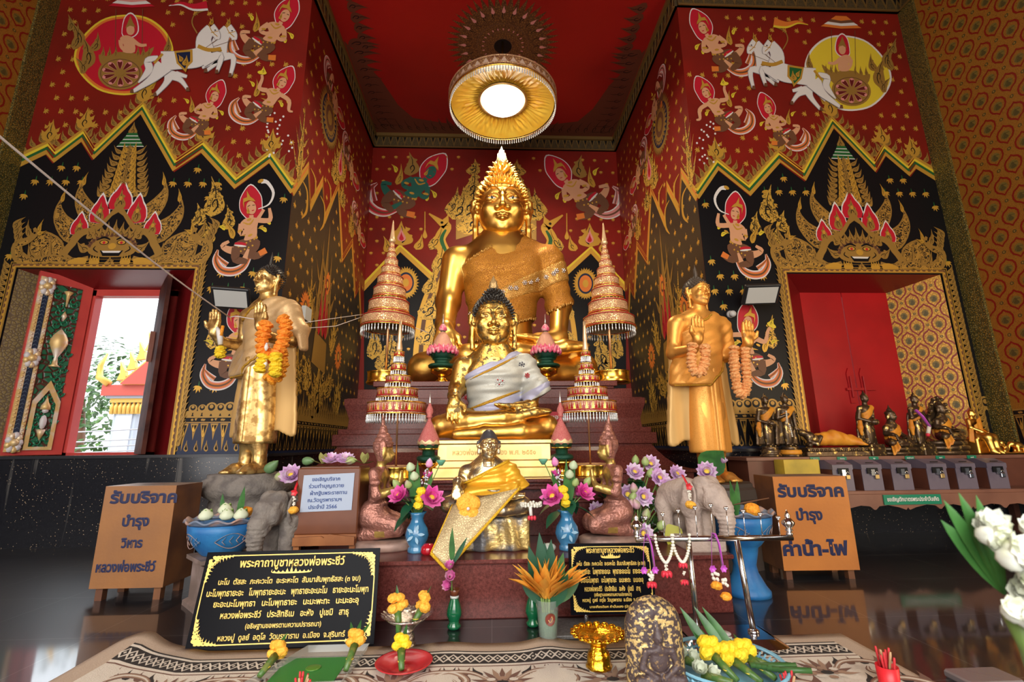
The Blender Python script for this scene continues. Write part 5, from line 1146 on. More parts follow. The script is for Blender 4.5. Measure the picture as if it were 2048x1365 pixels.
def bud(mb, c, r, h, axis, m, n=10):
 M = Matrix.Translation(c) @ Vector((0, 0, 1)).rotation_difference(Vector(axis).normalized()).to_matrix().to_4x4()
 mb.lathe([(.15*r, 0), (.75*r, h*.1), (1.0*r, h*.32), (.9*r, h*.52), (.55*r, h*.78), (.2*r, h*.93), (.001, h)], m, n, M=M, wob=lambda a, z: 1+.05*math.cos(3*a))
def mbs(*names): return [MB() for _ in names]
# ================================================================ tiered ceremonial umbrellas
M_FIL = mat_pattern('gilt_filigree_red', (.90, .64, .34), (.50, .19, .11), 44, .11, .38, .7, .1, 'voronoi', .6)
M_FILP = mat_pattern('coral_gilt_band', (.90, .72, .44), (.68, .20, .16), 70, .12, .4, .6, .1, 'voronoi', .5)
M_CRYS = mat('crystal_drops', (.82, .83, .84), .08, .25, spec=.9); M_REDB = mat('red_bead_row', (.42, .012, .012), .25)
def big_umbrella(x, label, base_label=None):
 y = 6.25; t = thing('tiered_umbrella', label, 'umbrella', (x, y, T3), 'seven-tiered gilt umbrellas')
 mb = MB(); mb.lathe([(.24, 0), (.25, .02), (.235, .05), (.235, .145), (.245, .16), (.0, .16)], M_BRASS, 32, (x, y, T3)); mb.build('base', t)
 mb = MB(); mb.tube([(x, y, T3+.15), (x, y, T3+.85), (x, y, T3+2.1)], .018, mat('pole_gilt', (.80, .46, .24), .3, .9), 10); mb.build('pole', t)
 Z = lambda cy: T3+(770-(420+cy/2.845))*.00716
 for k, (ct, cb, rr) in enumerate(((622, 690, 145), (535, 612, 112), (458, 525, 90), (393, 452, 72), (337, 388, 53), (290, 335, 38), (254, 288, 27), (222, 252, 20), (193, 220, 14))):
  r = rr/2.845*.00690; zt, zb = Z(ct), Z(cb); h = zt-zb
  mb = MB(); mb.lathe([(r*1.0, 0), (r*1.02, h*.05), (r*1.0, h*.1), (r*1.0, h*.45), (r*.985, h*.8), (r*.95, h*.93), (r*.80, h*1.0), (r*.3, h*1.04)], M_FIL, 40, (x, y, zb), cap=False); mb.lathe([(r*.97, .005), (r*.97, h*.9)], mat('umbrella_lining', (.30, .20, .10), .5, .3), 40, (x, y, zb), cap=False)
  o = mb.build('tier', t)
  fr = MB()
  for zz, m, q in ((0, M_REDB, 1.025), (h*.12, M_BRASS, 1.02), (h*.82, M_REDB, 1.0), (-h*.06, M_BRASS, 1.02)): fr.tube([(x+r*q*math.cos(a), y+r*q*math.sin(a), zb+zz) for a in [2*PI*i/32 for i in range(32)]], min(.011, h*.04), m, 5, True)
  n = int(26 if k else 48)
  for i in range(n):
   a = 2*PI*i/n; L = .105 if k == 0 else h*.16
   fr.lathe([(.001, -L), (.010 if k == 0 else .006, -L*.72), (.004, -L*.45), (.008, -L*.3), (.003, 0)], M_CRYS if k == 0 else M_BRASS, 5, (x+r*1.0*math.cos(a), y+r*1.0*math.sin(a), zb-.005))
  fr.build('fringe', o)
 zb = Z(193); mb = MB(); mb.lathe([(.034, 0), (.05, .03), (.036, .06), (.03, .12), (.02, .2), (.012, .3), (.003, Z(55)-zb)], mat('umbrella_spire', (.84, .58, .34), .35, .6), 12, (x, y, zb)); mb.build('spire', t)
 return t
big_umbrella(-1.415, 'tall seven-tiered gilt umbrella on a gold drum left of the huge Buddha'); big_umbrella(1.63, 'tall seven-tiered gilt umbrella on a gold drum right of the huge Buddha')
def small_umbrella(x, xb, label):
 y = 4.38; t = thing('tiered_umbrella', label, 'umbrella', (x, y, T2), 'five-tiered crystal umbrellas')
 mb = MB(); mb.lathe([(.17, 0), (.172, .005), (.165, .02), (.165, .085), (.173, .1), (.0, .1)], M_BRASS, 36, (xb, y, T2)); mb.tube([(xb+.172*math.cos(a), y+.172*math.sin(a), T2+.1) for a in [2*PI*i/40 for i in range(40)]], .005, mat('base_braid', (.75, .42, .2), .5, .3), 5, True); mb.build('base', t)
 mb = MB(); mb.tube([(xb, y, T2+.09), (x, y, T2+1.2)], .0085, mat('pole_gilt', (.80, .46, .24), .3, .9), 8); mb.build('pole', t)
 Z = lambda cy: T2+.012+(955-(420+cy/2.845))*.00455
 for k, (ct, cm, cb, rr) in enumerate(((1112, 1180, 1228, 157), (1032, 1085, 1110, 111), (957, 1000, 1030, 67), (886, 925, 953, 40), (812, 840, 880, 27))):
  r = rr/2.845*.00455*1.03; zt, zm, zb = Z(ct), Z(cm), Z(cb); h = zt-zm
  mb = MB(); mb.lathe([(r*1.0, 0), (r*1.01, h*.5), (r*1.0, h*.92), (r*.93, h), (r*.3, h*1.03)], M_FILP, 36, (x, y, zm), cap=False); o = mb.build('tier', t)
  fr = MB()
  for zz, m in ((0, M_BRASS), (h*.95, M_BRASS), (h*.2, M_REDB)): fr.tube([(x+r*1.02*math.cos(a), y+r*1.02*math.sin(a), zm+zz) for a in [2*PI*i/32 for i in range(32)]], .006, m, 5, True)
  n = max(18, int(r*230))
  for i in range(n):
   a = 2*PI*i/n; px, py = x+r*1.015*math.cos(a), y+r*1.015*math.sin(a); L = zm-zb
   fr.lathe([(.001, -L), (.0105, -L*.75), (.004, -L*.5), (.008, -L*.4), (.003, -L*.2), (.006, -L*.1), (.002, 0)], M_CRYS, 5, (px, py, zm))
   fr.add([(px+.013*math.cos(a+1.57), py+.013*math.sin(a+1.57), zm+h*.28), (px-.013*math.cos(a+1.57), py-.013*math.sin(a+1.57), zm+h*.28), (px+.004*math.cos(a), py+.004*math.sin(a), zm+h*.85)], [(0, 1, 2)], M_REDB if i % 2 else M_BRASS, False)
  fr.build('crystal_fringe', o)
 mb = MB(); mb.lathe([(.026, 0), (.03, .03), (.02, .1), (.022, .13), (.014, .24), (.012, .3), (.002, Z(690)-Z(812))], mat('umbrella_spire', (.84, .58, .34), .35, .6), 12, (x, y, Z(812))); mb.build('spire', t)
small_umbrella(-.875, -.86, 'smaller umbrella with five coral tiers and crystal drops beside the left kneeling figure'); small_umbrella(.90, .90, 'smaller umbrella with five coral tiers and crystal drops beside the right kneeling figure')
# ================================================================ lotus-bud offerings on gilt stands
M_EMER = mat('emerald_sequins', (.008, .07, .04), .25, .4, bump=.4, bscale=200); M_WOVE = mat_pattern('woven_pink_gold', (.80, .52, .34), (.60, .22, .17), 120, .15, .5, .3, .1, 'voronoi', .4); M_PINKP = mat('hot_pink_petals', (.75, .09, .20), .4, noise=(20, (.85, .42, .46), .45, .6)); M_SILB = mat('silver_spire', (.70, .66, .66), .3, .8)
def offering(x, label):
 y = 6.13; t = thing('lotus_offering', label, 'offering', (x, y, T3), 'lotus-bud offerings at the feet of the huge Buddha'); c = (x, y, T3)
 mb = MB(); mb.lathe([(.115, 0), (.13, .015), (.10, .04), (.065, .07), (.07, .10), (.11, .13), (.185, .17), (.20, .23), (.20, .25), (.16, .26)], M_BRASS, 28, c, wob=lambda a, z: 1+.03*math.cos(14*a)*(z > .1)); mb.build('stand', t)
 mb = MB(); mb.lathe([(.16, .26), (.235, .275), (.245, .31), (.22, .33), (.13, .35), (.14, .40), (.18, .42)], M_EMER, 28, c); mb.build('collar', t)
 mb = MB()
 for k in range(2):
  for i in range(18): a = 2*PI*(i+.5*k)/18; o = Vector((math.cos(a), math.sin(a), 0)); blade(mb, Vector(c)+o*.15+Vector((0, 0, .41+.03*k)), o*.8+Vector((0, 0, .7)), (0, 0, 1), .17, .085, M_EMER, .35, 5, .2)
 mb.build('green_sepals', t)
 mb = MB()
 for k in range(3):
  for i in range(18): a = 2*PI*(i+.5*k)/18; o = Vector((math.cos(a), math.sin(a), 0)); bud(mb, Vector(c)+o*(.235-.02*k)+Vector((0, 0, .50+.035*k)), .034, .11, o*.35+Vector((0, 0, 1)), M_PINKP, 6)
 mb.build('pink_petals', t)
 mb = MB(); mb.lathe([(.21, .55), (.20, .62), (.165, .72), (.11, .84), (.05, .92), (.03, .94)], M_WOVE, 24, c); mb.build('woven_cone', t)
 mb = MB(); mb.lathe([(.03, .93), (.07, .96), (.075, 1.0), (.04, 1.06), (.02, 1.08)], M_PINKP, 14, c); mb.lathe([(.035, .93), (.05, .945), (.03, .97)], M_EMER, 14, c); mb.lathe([(.02, 1.07), (.012, 1.15), (.002, 1.27)], M_SILB, 8, c); mb.build('finial', t); t.scale = (.76, .76, .74)
offering(-.655, 'pink lotus-bud offering in front of the huge Buddha\'s hand, left of the middle Buddha'); offering(.725, 'pink lotus-bud offering on a gold stand, right of the middle Buddha\'s head')
M_CORD = mat_pattern('coral_beadwork', (.80, .30, .26), (.58, .10, .10), 160, .14, .4, 0, 0, 'voronoi', .5); M_GOLDB = mat('gold_bead_zigzag', (.86, .62, .34), .35, .5, bump=.3, bscale=200)
def small_offering(x, label):
 y = 4.28; t = thing('lotus_offering', label, 'offering', (x, y, T2), 'coral lotus-bud offerings beside the inscribed base'); c = (x, y, T2)
 mb = MB(); mb.lathe([(.055, 0), (.06, .01), (.04, .03), (.028, .06), (.04, .08), (.085, .11), (.095, .13), (.05, .14)], M_BRASS, 24, c); mb.build('stand', t)
 mb = MB(); mb.lathe([(.05, .135), (.10, .15), (.105, .175), (.09, .19), (.055, .20), (.055, .24)], M_EMER, 24, c); mb.lathe([(.06, .238), (.085, .245), (.095, .255)], M_BRASS, 24, c); mb.build('collar', t)
 R = lambda z: .098*math.sin(min(1, max(.02, (z-.19)/.13))*PI/2)*(1 if z < .32 else max(.14, 1-((z-.32)/.21)**1.1))
 mb = MB(); mb.lathe([(R(.25+.02*i)*(1), .25+.02*i) for i in range(15)], M_CORD, 28, c)
 for lo, amp, m, o in ((.265, .02, M_EMER, 1.02), (.298, .022, M_GOLDB, 1.03)):
  mb.sheet(lambda u, v, lo=lo, amp=amp, o=o: (x+R(lo+v*.03)*o*math.cos(2*PI*u), y+R(lo+v*.03)*o*math.sin(2*PI*u), T2+lo+(v-.3)*.03+amp*(abs((u*9) % 1-.5)*2-.5)*(v > .1)), 72, 3, m, closed_u=True)
 mb.build('bead_bud', t)
 mb = MB(); mb.lathe([(.02, .52), (.028, .535), (.02, .545), (.034, .575), (.03, .60), (.014, .635), (.012, .65)], M_CORD, 14, c); mb.lathe([(.010, .648), (.012, .66), (.006, .70), (.001, .76)], M_SILB, 8, c); mb.build('finial', t)
small_offering(-.56, 'coral beaded lotus-bud offering on a green-collared gold stand, left end of the inscribed base'); small_offering(.625, 'coral beaded lotus-bud offering on a green-collared gold stand, right end of the inscribed base')
# ---------------------------------------------------------------- inscribed base of the middle image
t = thing('statue_base', 'bright gold inscribed base under the middle seated Buddha', 'base', (MX, 4.7, T2)); mb = MB(); M_PLG = mat('pale_gilt_panel', (.95, .68, .28), .38, .75, noise=(6, (.85, .56, .18), .4, .7))
for h, y, z0, z1 in ((.545, 4.24, 0, .085), (.52, 4.265, .085, .145), (.505, 4.28, .145, .29), (.53, 4.255, .29, .325)): mb.box((MX-h, y, T2+z0), (MX+h, 5.25, T2+z1), M_PLG, bev=.006)
mb.build('plinth', t)
mb = MB(); y = 4.278; P = Paint(mb, (MX, y, T2+.155), (1, 0, 0), (0, 0, 1), (0, -1, 0)); P.stroke([(-.42, .0), (.42, 0), (.42, .115), (-.42, .115)], .006, M_PLG, 2, 0, True); P.poly([(-.42, 0), (.42, 0), (.42, .115), (-.42, .115)], mat('plaque_gilt', (.90, .62, .24), .45, .7), 0); mb.build('plaque', t)
text_mesh('หลวงพ่อพระชีว์จำลอง พ.ศ. ๒๕๕๑', .062, mat('relief_letters', (.55, .34, .12), .4, .7), (MX, y-.003, T2+.195), (1, 0, 0), (0, 0, 1), .74, .02).build('inscription', t)
t = thing('sign', 'narrow red sign with white lettering behind the grey sash of the middle Buddha', 'sign', (.42, 5.80, 1.42)); y = 5.80
mb = MB(); mb.box((.18, y, 1.36), (.95, y+.012, 1.49), mat('sign_red', (.55, .01, .03), .35)); mb.build('board', t); text_mesh('ร่วมปิดทอง และขอพร', .075, M_WHT, (.565, y-.002, 1.40), (1, 0, 0), (0, 0, 1), .70, .03).build('lettering', t)
mb = MB(); mb.box((.5, y+.012, 1.29), (.52, y+.03, 1.36), M_STEEL); mb.box((.40, y-.02, 1.236), (.62, y+.05, 1.29), M_STEEL); mb.build('foot', t)
mb = MB(); mb.lathe([(.05, 0), (.055, .01), (.02, .03), (.018, .10), (.045, .14), (.05, .17), (.03, .18)], M_BRASS, 18, (1.33, 6.05, T3)); tag(mb.build('candlestick'), 'little gold candlestick beside the drum of the right tall umbrella', 'candlestick')
# ================================================================ kneeling figures, elephants, elder
M_COP = mat('rose_copper_paint', (.46, .20, .15), .36, .55, noise=(16, (.30, .13, .10), .4, .62, .45), bump=.5, bscale=55); M_KGOLD = mat('dull_gold_paint', (.55, .36, .10), .35, .7, noise=(20, (.40, .26, .08), .45, .6))
def kneeler(x, y, rz, label):
 t = thing('kneeling_figure', label, 'statue', (x, y, T1)); T0 = placer((x, y, T1), .92, rz); T = lambda V: T0(V*np.array([.86, .90, 1.03]))
 mb = MB(); mb.lathe([(.215, 0), (.22, .01), (.22, .05), (.20, .062)], mat('kneeler_base', (.26, .17, .14), .5, .2, noise=(14, (.38, .24, .19), .4, .6)), 26, M=Matrix.Translation((x, y, T1)) @ Matrix.Rotation(rz, 4, 'Z') @ Matrix.Diagonal((.78, 1.12, 1, 1))); mb.build('base', t)
 s = SDF((-.24, -.30, .05), (.24, .26, 1.04), .0085)
 for sd in (-1, 1):
  s.chain([(sd*.06, .12, .24), (sd*.075, -.17, .17)], [.088, .062], .03); s.chain([(sd*.075, -.17, .15), (sd*.07, .17, .10)], [.058, .05], .03); s.chain([(sd*.06, .18, .10), (sd*.06, .22, .09)], [.04, .03], .02)
  s.chain([(sd*.12, .06, .565), (sd*.148, .02, .41)], [.048, .040], .02); s.chain([(sd*.148, .02, .40), (sd*.06, -.135, .44), (sd*.018, -.15, .50), (sd*.014, -.155, .575)], [.038, .030, .024, .012], .015)
  s.ell((sd*.15, .03, .50), (.05, .055, .03), .01); s.ell((sd*.085, 0, .745), (.02, .035, .08), .01)
 s.ell((0, .08, .27), (.125, .12, .10), .04); s.ell((0, .06, .42), (.085, .07, .14), .04); s.ell((0, .05, .54), (.125, .08, .07), .04); s.cap((0, .05, .58), (0, .03, .68), .045, .04, .02); s.ell((0, .07, .33), (.12, .11, .025), .01); s.ell((0, -.0, .2), (.15, .19, .05), .04)
 s.ell((0, .02, .72), (.068, .075, .085), .02); s.ell((0, -.03, .695), (.045, .045, .05), .02); s.chain([(0, -.06, .735), (0, -.078, .705)], [.008, .013], .01); s.chain([(-.02, -.062, .678), (.02, -.062, .678)], [.007, .007], .008)
 for z, r in ((.775, .088), (.80, .094), (.83, .080), (.86, .060)): s.ell((0, .03, z), (r, r*1.02, .022), .012)
 s.cap((0, .03, .80), (0, .035, .90), .07, .035, .02); s.ell((0, .06, .76), (.078, .06, .06), .02)
 for z, r in ((.90, .040), (.925, .032)): s.ell((0, .035, z), (r, r, .012), .01)
 s.cap((0, .035, .90), (0, .05, 1.03), .026, .006, .015)
 s.disp(lambda x, y, z: .0016*np.sin(x*150+z*60)*np.sin(z*140)+.0012*np.sin(y*170)*np.sin(z*90))
 s.func(lambda x, y, z: .055-z, .003, 'and')
 gold = lambda C: (((C[:, 2] > .655) & (C[:, 2] < .765) & (C[:, 1] < -.005)) | ((C[:, 2] > .385) & (C[:, 2] < .60) & (C[:, 1] < -.005) & (np.abs(C[:, 0]) < .16)) | ((C[:, 2] > .615) & (C[:, 2] < .66)) | ((np.abs(C[:, 2]-.115) < .022) & (np.abs(C[:, 1]+.02) < .05))).astype(int)
 AR().add(s.mesh(), [M_COP, M_KGOLD], T, gold).build('body', t, 1)
 return t
kneeler(-.815, 3.74, PI/2-.15, 'copper-coloured kneeling figure in a pointed crown facing right, beside the wooden donation box'); kneeler(.895, 3.74, -PI/2+.15, 'copper-coloured kneeling figure in a pointed crown facing left, beside the lotus heap')
M_STN = mat('grey_stone', (.22, .19, .165), .75, noise=(11, (.13, .11, .10), .45, .62), bump=.5, bscale=50); M_STP = mat('pale_stone', (.50, .39, .33), .75, noise=(9, (.34, .26, .22), .48, .66), bump=.5, bscale=50)
def elephant(x, y, rz, m, sc, label, grp=None, base=None):
 t = thing('elephant_statue', label, 'statue', (x, y, T1)); T = placer((x, y, T1+(.07 if base else 0)), sc, rz)
 s = SDF((-.22, -.46, -.01), (.22, .42, .56), .0085)
 s.ell((0, .10, .33), (.145, .25, .16), .05); s.ell((0, .02, .37), (.12, .16, .14), .05); s.ell((0, .28, .27), (.12, .10, .16), .05)
 s.ell((0, -.20, .38), (.125, .135, .145), .04)
 for sd in (-1, 1):
  s.ell((sd*.055, -.20, .475), (.068, .085, .065), .03); s.ell((sd*.085, -.285, .33), (.05, .055, .07), .03); s.ell((sd*.098, -.285, .405), (.02, .022, .014), .008); s.chain([(sd*.07, -.31, .43), (sd*.11, -.27, .44)], [.012, .012], .02); s.cap((sd*.06, -.29, .26), (sd*.08, -.36, .20), .020, .010, .01)
  s.ell((sd*.155, -.13, .37), (.022, .085, .135), .012); s.ell((sd*.165, -.09, .27), (.020, .06, .08), .012); s.ell((sd*.165, -.14, .38), (.020, .05, .09), .012, 'sub')
  for yy, lx in ((-.09, .085), (.25, .085)): s.chain([(sd*lx, yy, .26), (sd*lx, yy-.01, .10), (sd*lx, yy-.01, .02)], [.088, .066, .07], .025)
 s.chain([(0, -.29, .38), (0, -.36, .27), (0, -.385, .17), (0, -.375, .08), (0, -.335, .035)], [.100, .080, .064, .052, .040], .035)
 s.chain([(0, .36, .33), (0, .385, .15)], [.018, .012], .02)
 s.disp(lambda x, y, z: .0042*np.sin(z*190)*(y < -.28)*(np.abs(x) < .085)*np.clip((.40-z)*6, 0, 1)+.0018*nz(x, y, z, 38)); s.func(lambda x, y, z: -z, .004, 'and')
 AR().add(s.mesh(), m, T).build('body', t, 1)
 if base: mb = MB(); mb.box((x-base[0], y-base[1], T1), (x+base[0], y+base[1], T1+.075), m, bev=.008); mb.build('base', t)
 return t
elephant(-1.50, 3.72, -.30, M_STN, .80, 'grey stone elephant with a ribbed trunk between the blue planter and the wooden box')
elephant(1.49, 3.64, .45, M_STP, .80, 'pale stone elephant on a block, in front of the amber standing Buddha', base=(.13, .25))
# stone pedestals of the standing images
for (x, y, z, nm, lb) in ((-2.24, 4.6, .86, 'pedestal', 'dark carved stone pedestal under the standing Buddha by the window'), (2.14, 4.6, .73, 'pedestal', 'dark stone pedestal mostly hidden under the amber standing Buddha')):
 mb = MB(); mb.lathe([(.36, 0), (.36, z-.46), (.40, z-.45), (.40, z-.36), (.33, z-.34), (.31, z-.25), (.30, z-.22), (.36, z-.18), (.385, z-.13), (.37, z-.05), (.34, z-.03), (.34, z)], M_STN if x < 0 else mat('dark_pedestal', (.08, .055, .04), .6), 8 if x > 0 else 26, (x, y, 0), smooth=x < 0, wob=lambda a, zz, z=z: 1+(.012*math.cos(24*a) if z-.2 < zz < z-.04 else 0)); tag(mb.build(nm), lb, 'pedestal')
# ---------------------------------------------------------------- the elder in spectacles
EX, EY, EZ, EU = -.035, 3.72, .60, .30; M_ELD = mat('silver_gold_bronze', (.42, .36, .27), .3, .9, noise=(13, (.80, .58, .26), .42, .55, .26), bump=.15)
eld = thing('seated_elder_statue', 'silvery seated elder statue with spectacles, wrapped in a yellow robe on a rock', 'statue', (EX, EY, T1)); TE = placer((EX, EY, EZ), EU, -.10)
s = SDF((-.66, -.82, -.9), (1.30, .85, .10), .028); s.box((.30, 0, -.42), (.84, .62, .40), .10, .05); s.disp(lambda x, y, z: .03*np.sin(x*9+2*np.sin(z*3))+.02*np.sin(x*17+z*2)); s.func(lambda x, y, z: -.79-z, .01, 'and')
AR().add(s.mesh(), mat('worn_rock_gold', (.17, .165, .17), .4, .45, noise=(5, (.80, .56, .20), .46, .60, .3, .8), bump=.3), placer((EX-.03, EY, EZ), EU)).build('rock', eld, 1)
hs = .080/.78; HE = (EX+.012, EY-.035, EZ+EU*1.30+hs*.95); pe = placer(HE, hs, .10)
ar = AR(); ar.add(seated_body(.03, 1.34, 1.18, .50, .17, hd=.40).mesh(), M_ELD, TE); hd = head_sdf(.036, .0, 1.0, .88, 1., .1); hd.ell((0, .12, .95), (.30, .34, .24), .35); hd.ell((0, -.42, -.2), (.5, .3, .22), .1, 'add'); ar.add(hd.mesh(), [M_ELD, mat('grey_painted_hair', (.10, .10, .115), .4, .5)], pe, lambda C: (C[:, 2] > .62-.55*np.maximum(0, C[:, 1]+.8)).astype(int) * (C[:, 1] < 9)); ar.build('body', eld)
mb = MB()
for sd in (-1, 1): mb.tube([(sd*.33+.235*math.cos(a), -.93+.05*abs(math.cos(a)), .12+.20*math.sin(a)) for a in [2*PI*i/20 for i in range(20)]], .026, M_BRN, 6, True); mb.tube([(sd*.56, -.88, .15), (sd*.80, -.3, .22), (sd*.86, .1, .2)], .022, M_BRN, 6)
mb.tube([(-.10, -.95, .14), (0, -.99, .17), (.10, -.95, .14)], .024, M_BRN, 6); mb.v = [tuple(q) for q in pe(np.array(mb.v))]; mb.build('spectacles', eld)
M_YROBE = mat_pattern('yellow_satin', (.88, .46, .03), (.78, .27, .012), 120, .2, .32, .3, .1, 'dots', .25); M_YBR = mat('yellow_gold_fringe', (.86, .50, .02), .4, .3, bump=.6, bscale=150)
def exe(s): s.chain([(.62, .0, .95), (.88, -.1, .62), (.98, -.15, .50)], [.17, .18, .13], .1); s.chain([(-.3, -.35, .35), (.5, -.4, .42)], [.34, .30], .1)
rb = AR().add(seated_sash(.028, 1.18, .06, 1.02, .50, .18, .34, .012, True, .1, exe, .50).mesh(), M_YROBE, TE).build('robe', eld, 1)
for a, b, c, d in ((1.03, .50, .93, .50), (.26, .36, .17, .35)): AR().add(seated_sash(.028, 1.18, .085, a, b, c, d, .03, True, .1, exe, .50).mesh(), M_YBR, TE).build('fringe', rb, 1)
M_GCL = mat_pattern('champagne_brocade', (.74, .58, .32), (.48, .36, .19), 70, .16, .45, .5, .3, 'voronoi', .3)
q = [aY(905, 1010, 3.50), aY(1040, 975, 3.50), aY(862, 1107, 3.28), aY(893, 1140, 3.275)]
def drp(u, v):
 a = q[0].lerp(q[2], v); b = q[1].lerp(q[3], v); p = a.lerp(b, u); edge = max(0, (p.z-.37)); p = Vector(p); p.y -= .03*math.sin(u*9)*(1-v)*.6+.05*math.sin(PI*u)*(1-v); return p
mb = MB(); mb.sheet(drp, 18, 14, M_GCL, .006); cl = mb.build('hanging_cloth', eld)
mb = MB(); mb.tube([drp(1, i/12)+Vector((0, -.006, 0)) for i in range(13)], .011, M_YBR, 6); mb.tube([drp(i/6, 1)+Vector((0, -.006, 0)) for i in range(7)], .011, M_YBR, 6); mb.tube([drp(0, i/12)+Vector((0, -.006, 0)) for i in range(13)], .006, M_YBR, 6); mb.build('braid', cl)
mb = MB(); c0 = aY(937, 1012, 3.42)
for dx, dz, r in ((-.035, .015, .05), (.03, .02, .052), (-.01, .045, .045), (-.025, -.045, .042), (.03, -.05, .045)): pompon(mb, (c0.x+dx, c0.y, c0.z+dz), r, M_MARI if 0 else mat('amber_marigold', (.88, .38, .03), .7, noise=(90, (.95, .52, .06), .4, .6)), .6, 16, (0, -1, .2))
mb.ball((c0.x, c0.y-.04, c0.z-.015), .012, M_WHT, 8); tag(mb.build('marigold_garland'), 'bunch of orange marigolds on the lap of the yellow-robed elder', 'garland')

# ---------------------------------------------------------------- marigold garlands on the raised hands
def px3(l, y): return [aY(a, b, y) for a, b in l]
t = thing('marigold_garland', 'thick orange and yellow marigold garland on the gilded Buddha by the window', 'garland', aY(548, 690, 4.12)); M_AMB = mat('amber_marigold', (.88, .38, .03), .7)
chain_garland(t, px3([(536, 640), (528, 662), (524, 690), (532, 712), (548, 716), (560, 700), (568, 675), (572, 648), (562, 634)], 4.10), .062, mat('deep_orange_marigold', (.80, .19, .010), .7, noise=(90, (.92, .34, .03), .4, .6)), 'orange_loop'); chain_garland(t, px3([(562, 700), (563, 730), (556, 752), (542, 760), (536, 745)], 4.14), .058, M_MARI, 'orange_loop')
chain_garland(t, px3([(530, 705), (524, 725), (518, 742)], 4.05), .05, M_MARY, 'yellow_strand'); chain_garland(t, px3([(552, 700), (552, 725), (550, 750)], 4.03), .055, M_MARY, 'yellow_strand')
for a, b in ((532, 702), (549, 735), (530, 735)): MB().lathe([(.008, 0), (.02, .03), (.008, .07)], M_WHT, 6, aY(a, b, 4.04)).build('white_tip', t)
t = thing('marigold_garland', 'small yellow garland hanging from the right hand of the gilded Buddha by the window', 'garland', aY(440, 680, 4.38)); chain_garland(t, px3([(442, 690), (441, 703), (440, 713)], 4.38), .048, M_MARY, 'yellow_strand'); mb = MB(); mb.tube(px3([(434, 655), (440, 668), (441, 690)], 4.38), [.012, .03, .02], M_WHT, 7); mb.tube(px3([(446, 652), (442, 672)], 4.37), .016, M_MARI, 6); mb.build('white_tassel', t)
t = thing('marigold_garland', 'apricot marigold garland looped over the right hand of the amber standing Buddha', 'garland', aY(1400, 710, 4.15)); chain_garland(t, px3([(1386, 682), (1383, 710), (1384, 735), (1392, 746), (1404, 742), (1411, 720), (1410, 690)], 4.12), .048, M_MARP, 'apricot_loop')
t = thing('marigold_garland', 'long apricot marigold garland looped over the left hand of the amber standing Buddha', 'garland', aY(1478, 730, 4.3)); chain_garland(t, px3([(1468, 690), (1468, 720), (1471, 755), (1478, 785), (1488, 790), (1494, 770), (1492, 730), (1490, 695)], 4.28), .046, M_MARP, 'apricot_loop')

c0 = aY(1062, 1012, 3.50); t = thing('jasmine_garland', 'white jasmine ring with red tassels lying beside the knee of the yellow-robed elder', 'garland', c0); mb = MB()
for k in range(60): a = 2*PI*k/20; mb.ball((c0.x+.07*math.cos(a), c0.y+.04*math.sin(a)+rnd.uniform(-.01, .01), c0.z+.008+rnd.uniform(-.012, .012)), .011, mat('jasmine_white', (.80, .76, .66), .6), 6)
mb.build('jasmine_ring', t); mb = MB(); mb.tube([(c0.x-.01, c0.y-.05, c0.z), (c0.x-.005, c0.y-.06, c0.z-.06)], .012, M_WHT, 6)
for dx in (-.02, 0, .02): mb.ball((c0.x+dx, c0.y-.06, c0.z-.075), (.012, .012, .018), mat('rosebud_red', (.65, .03, .06), .5), 7)
mb.build('tassel', t)
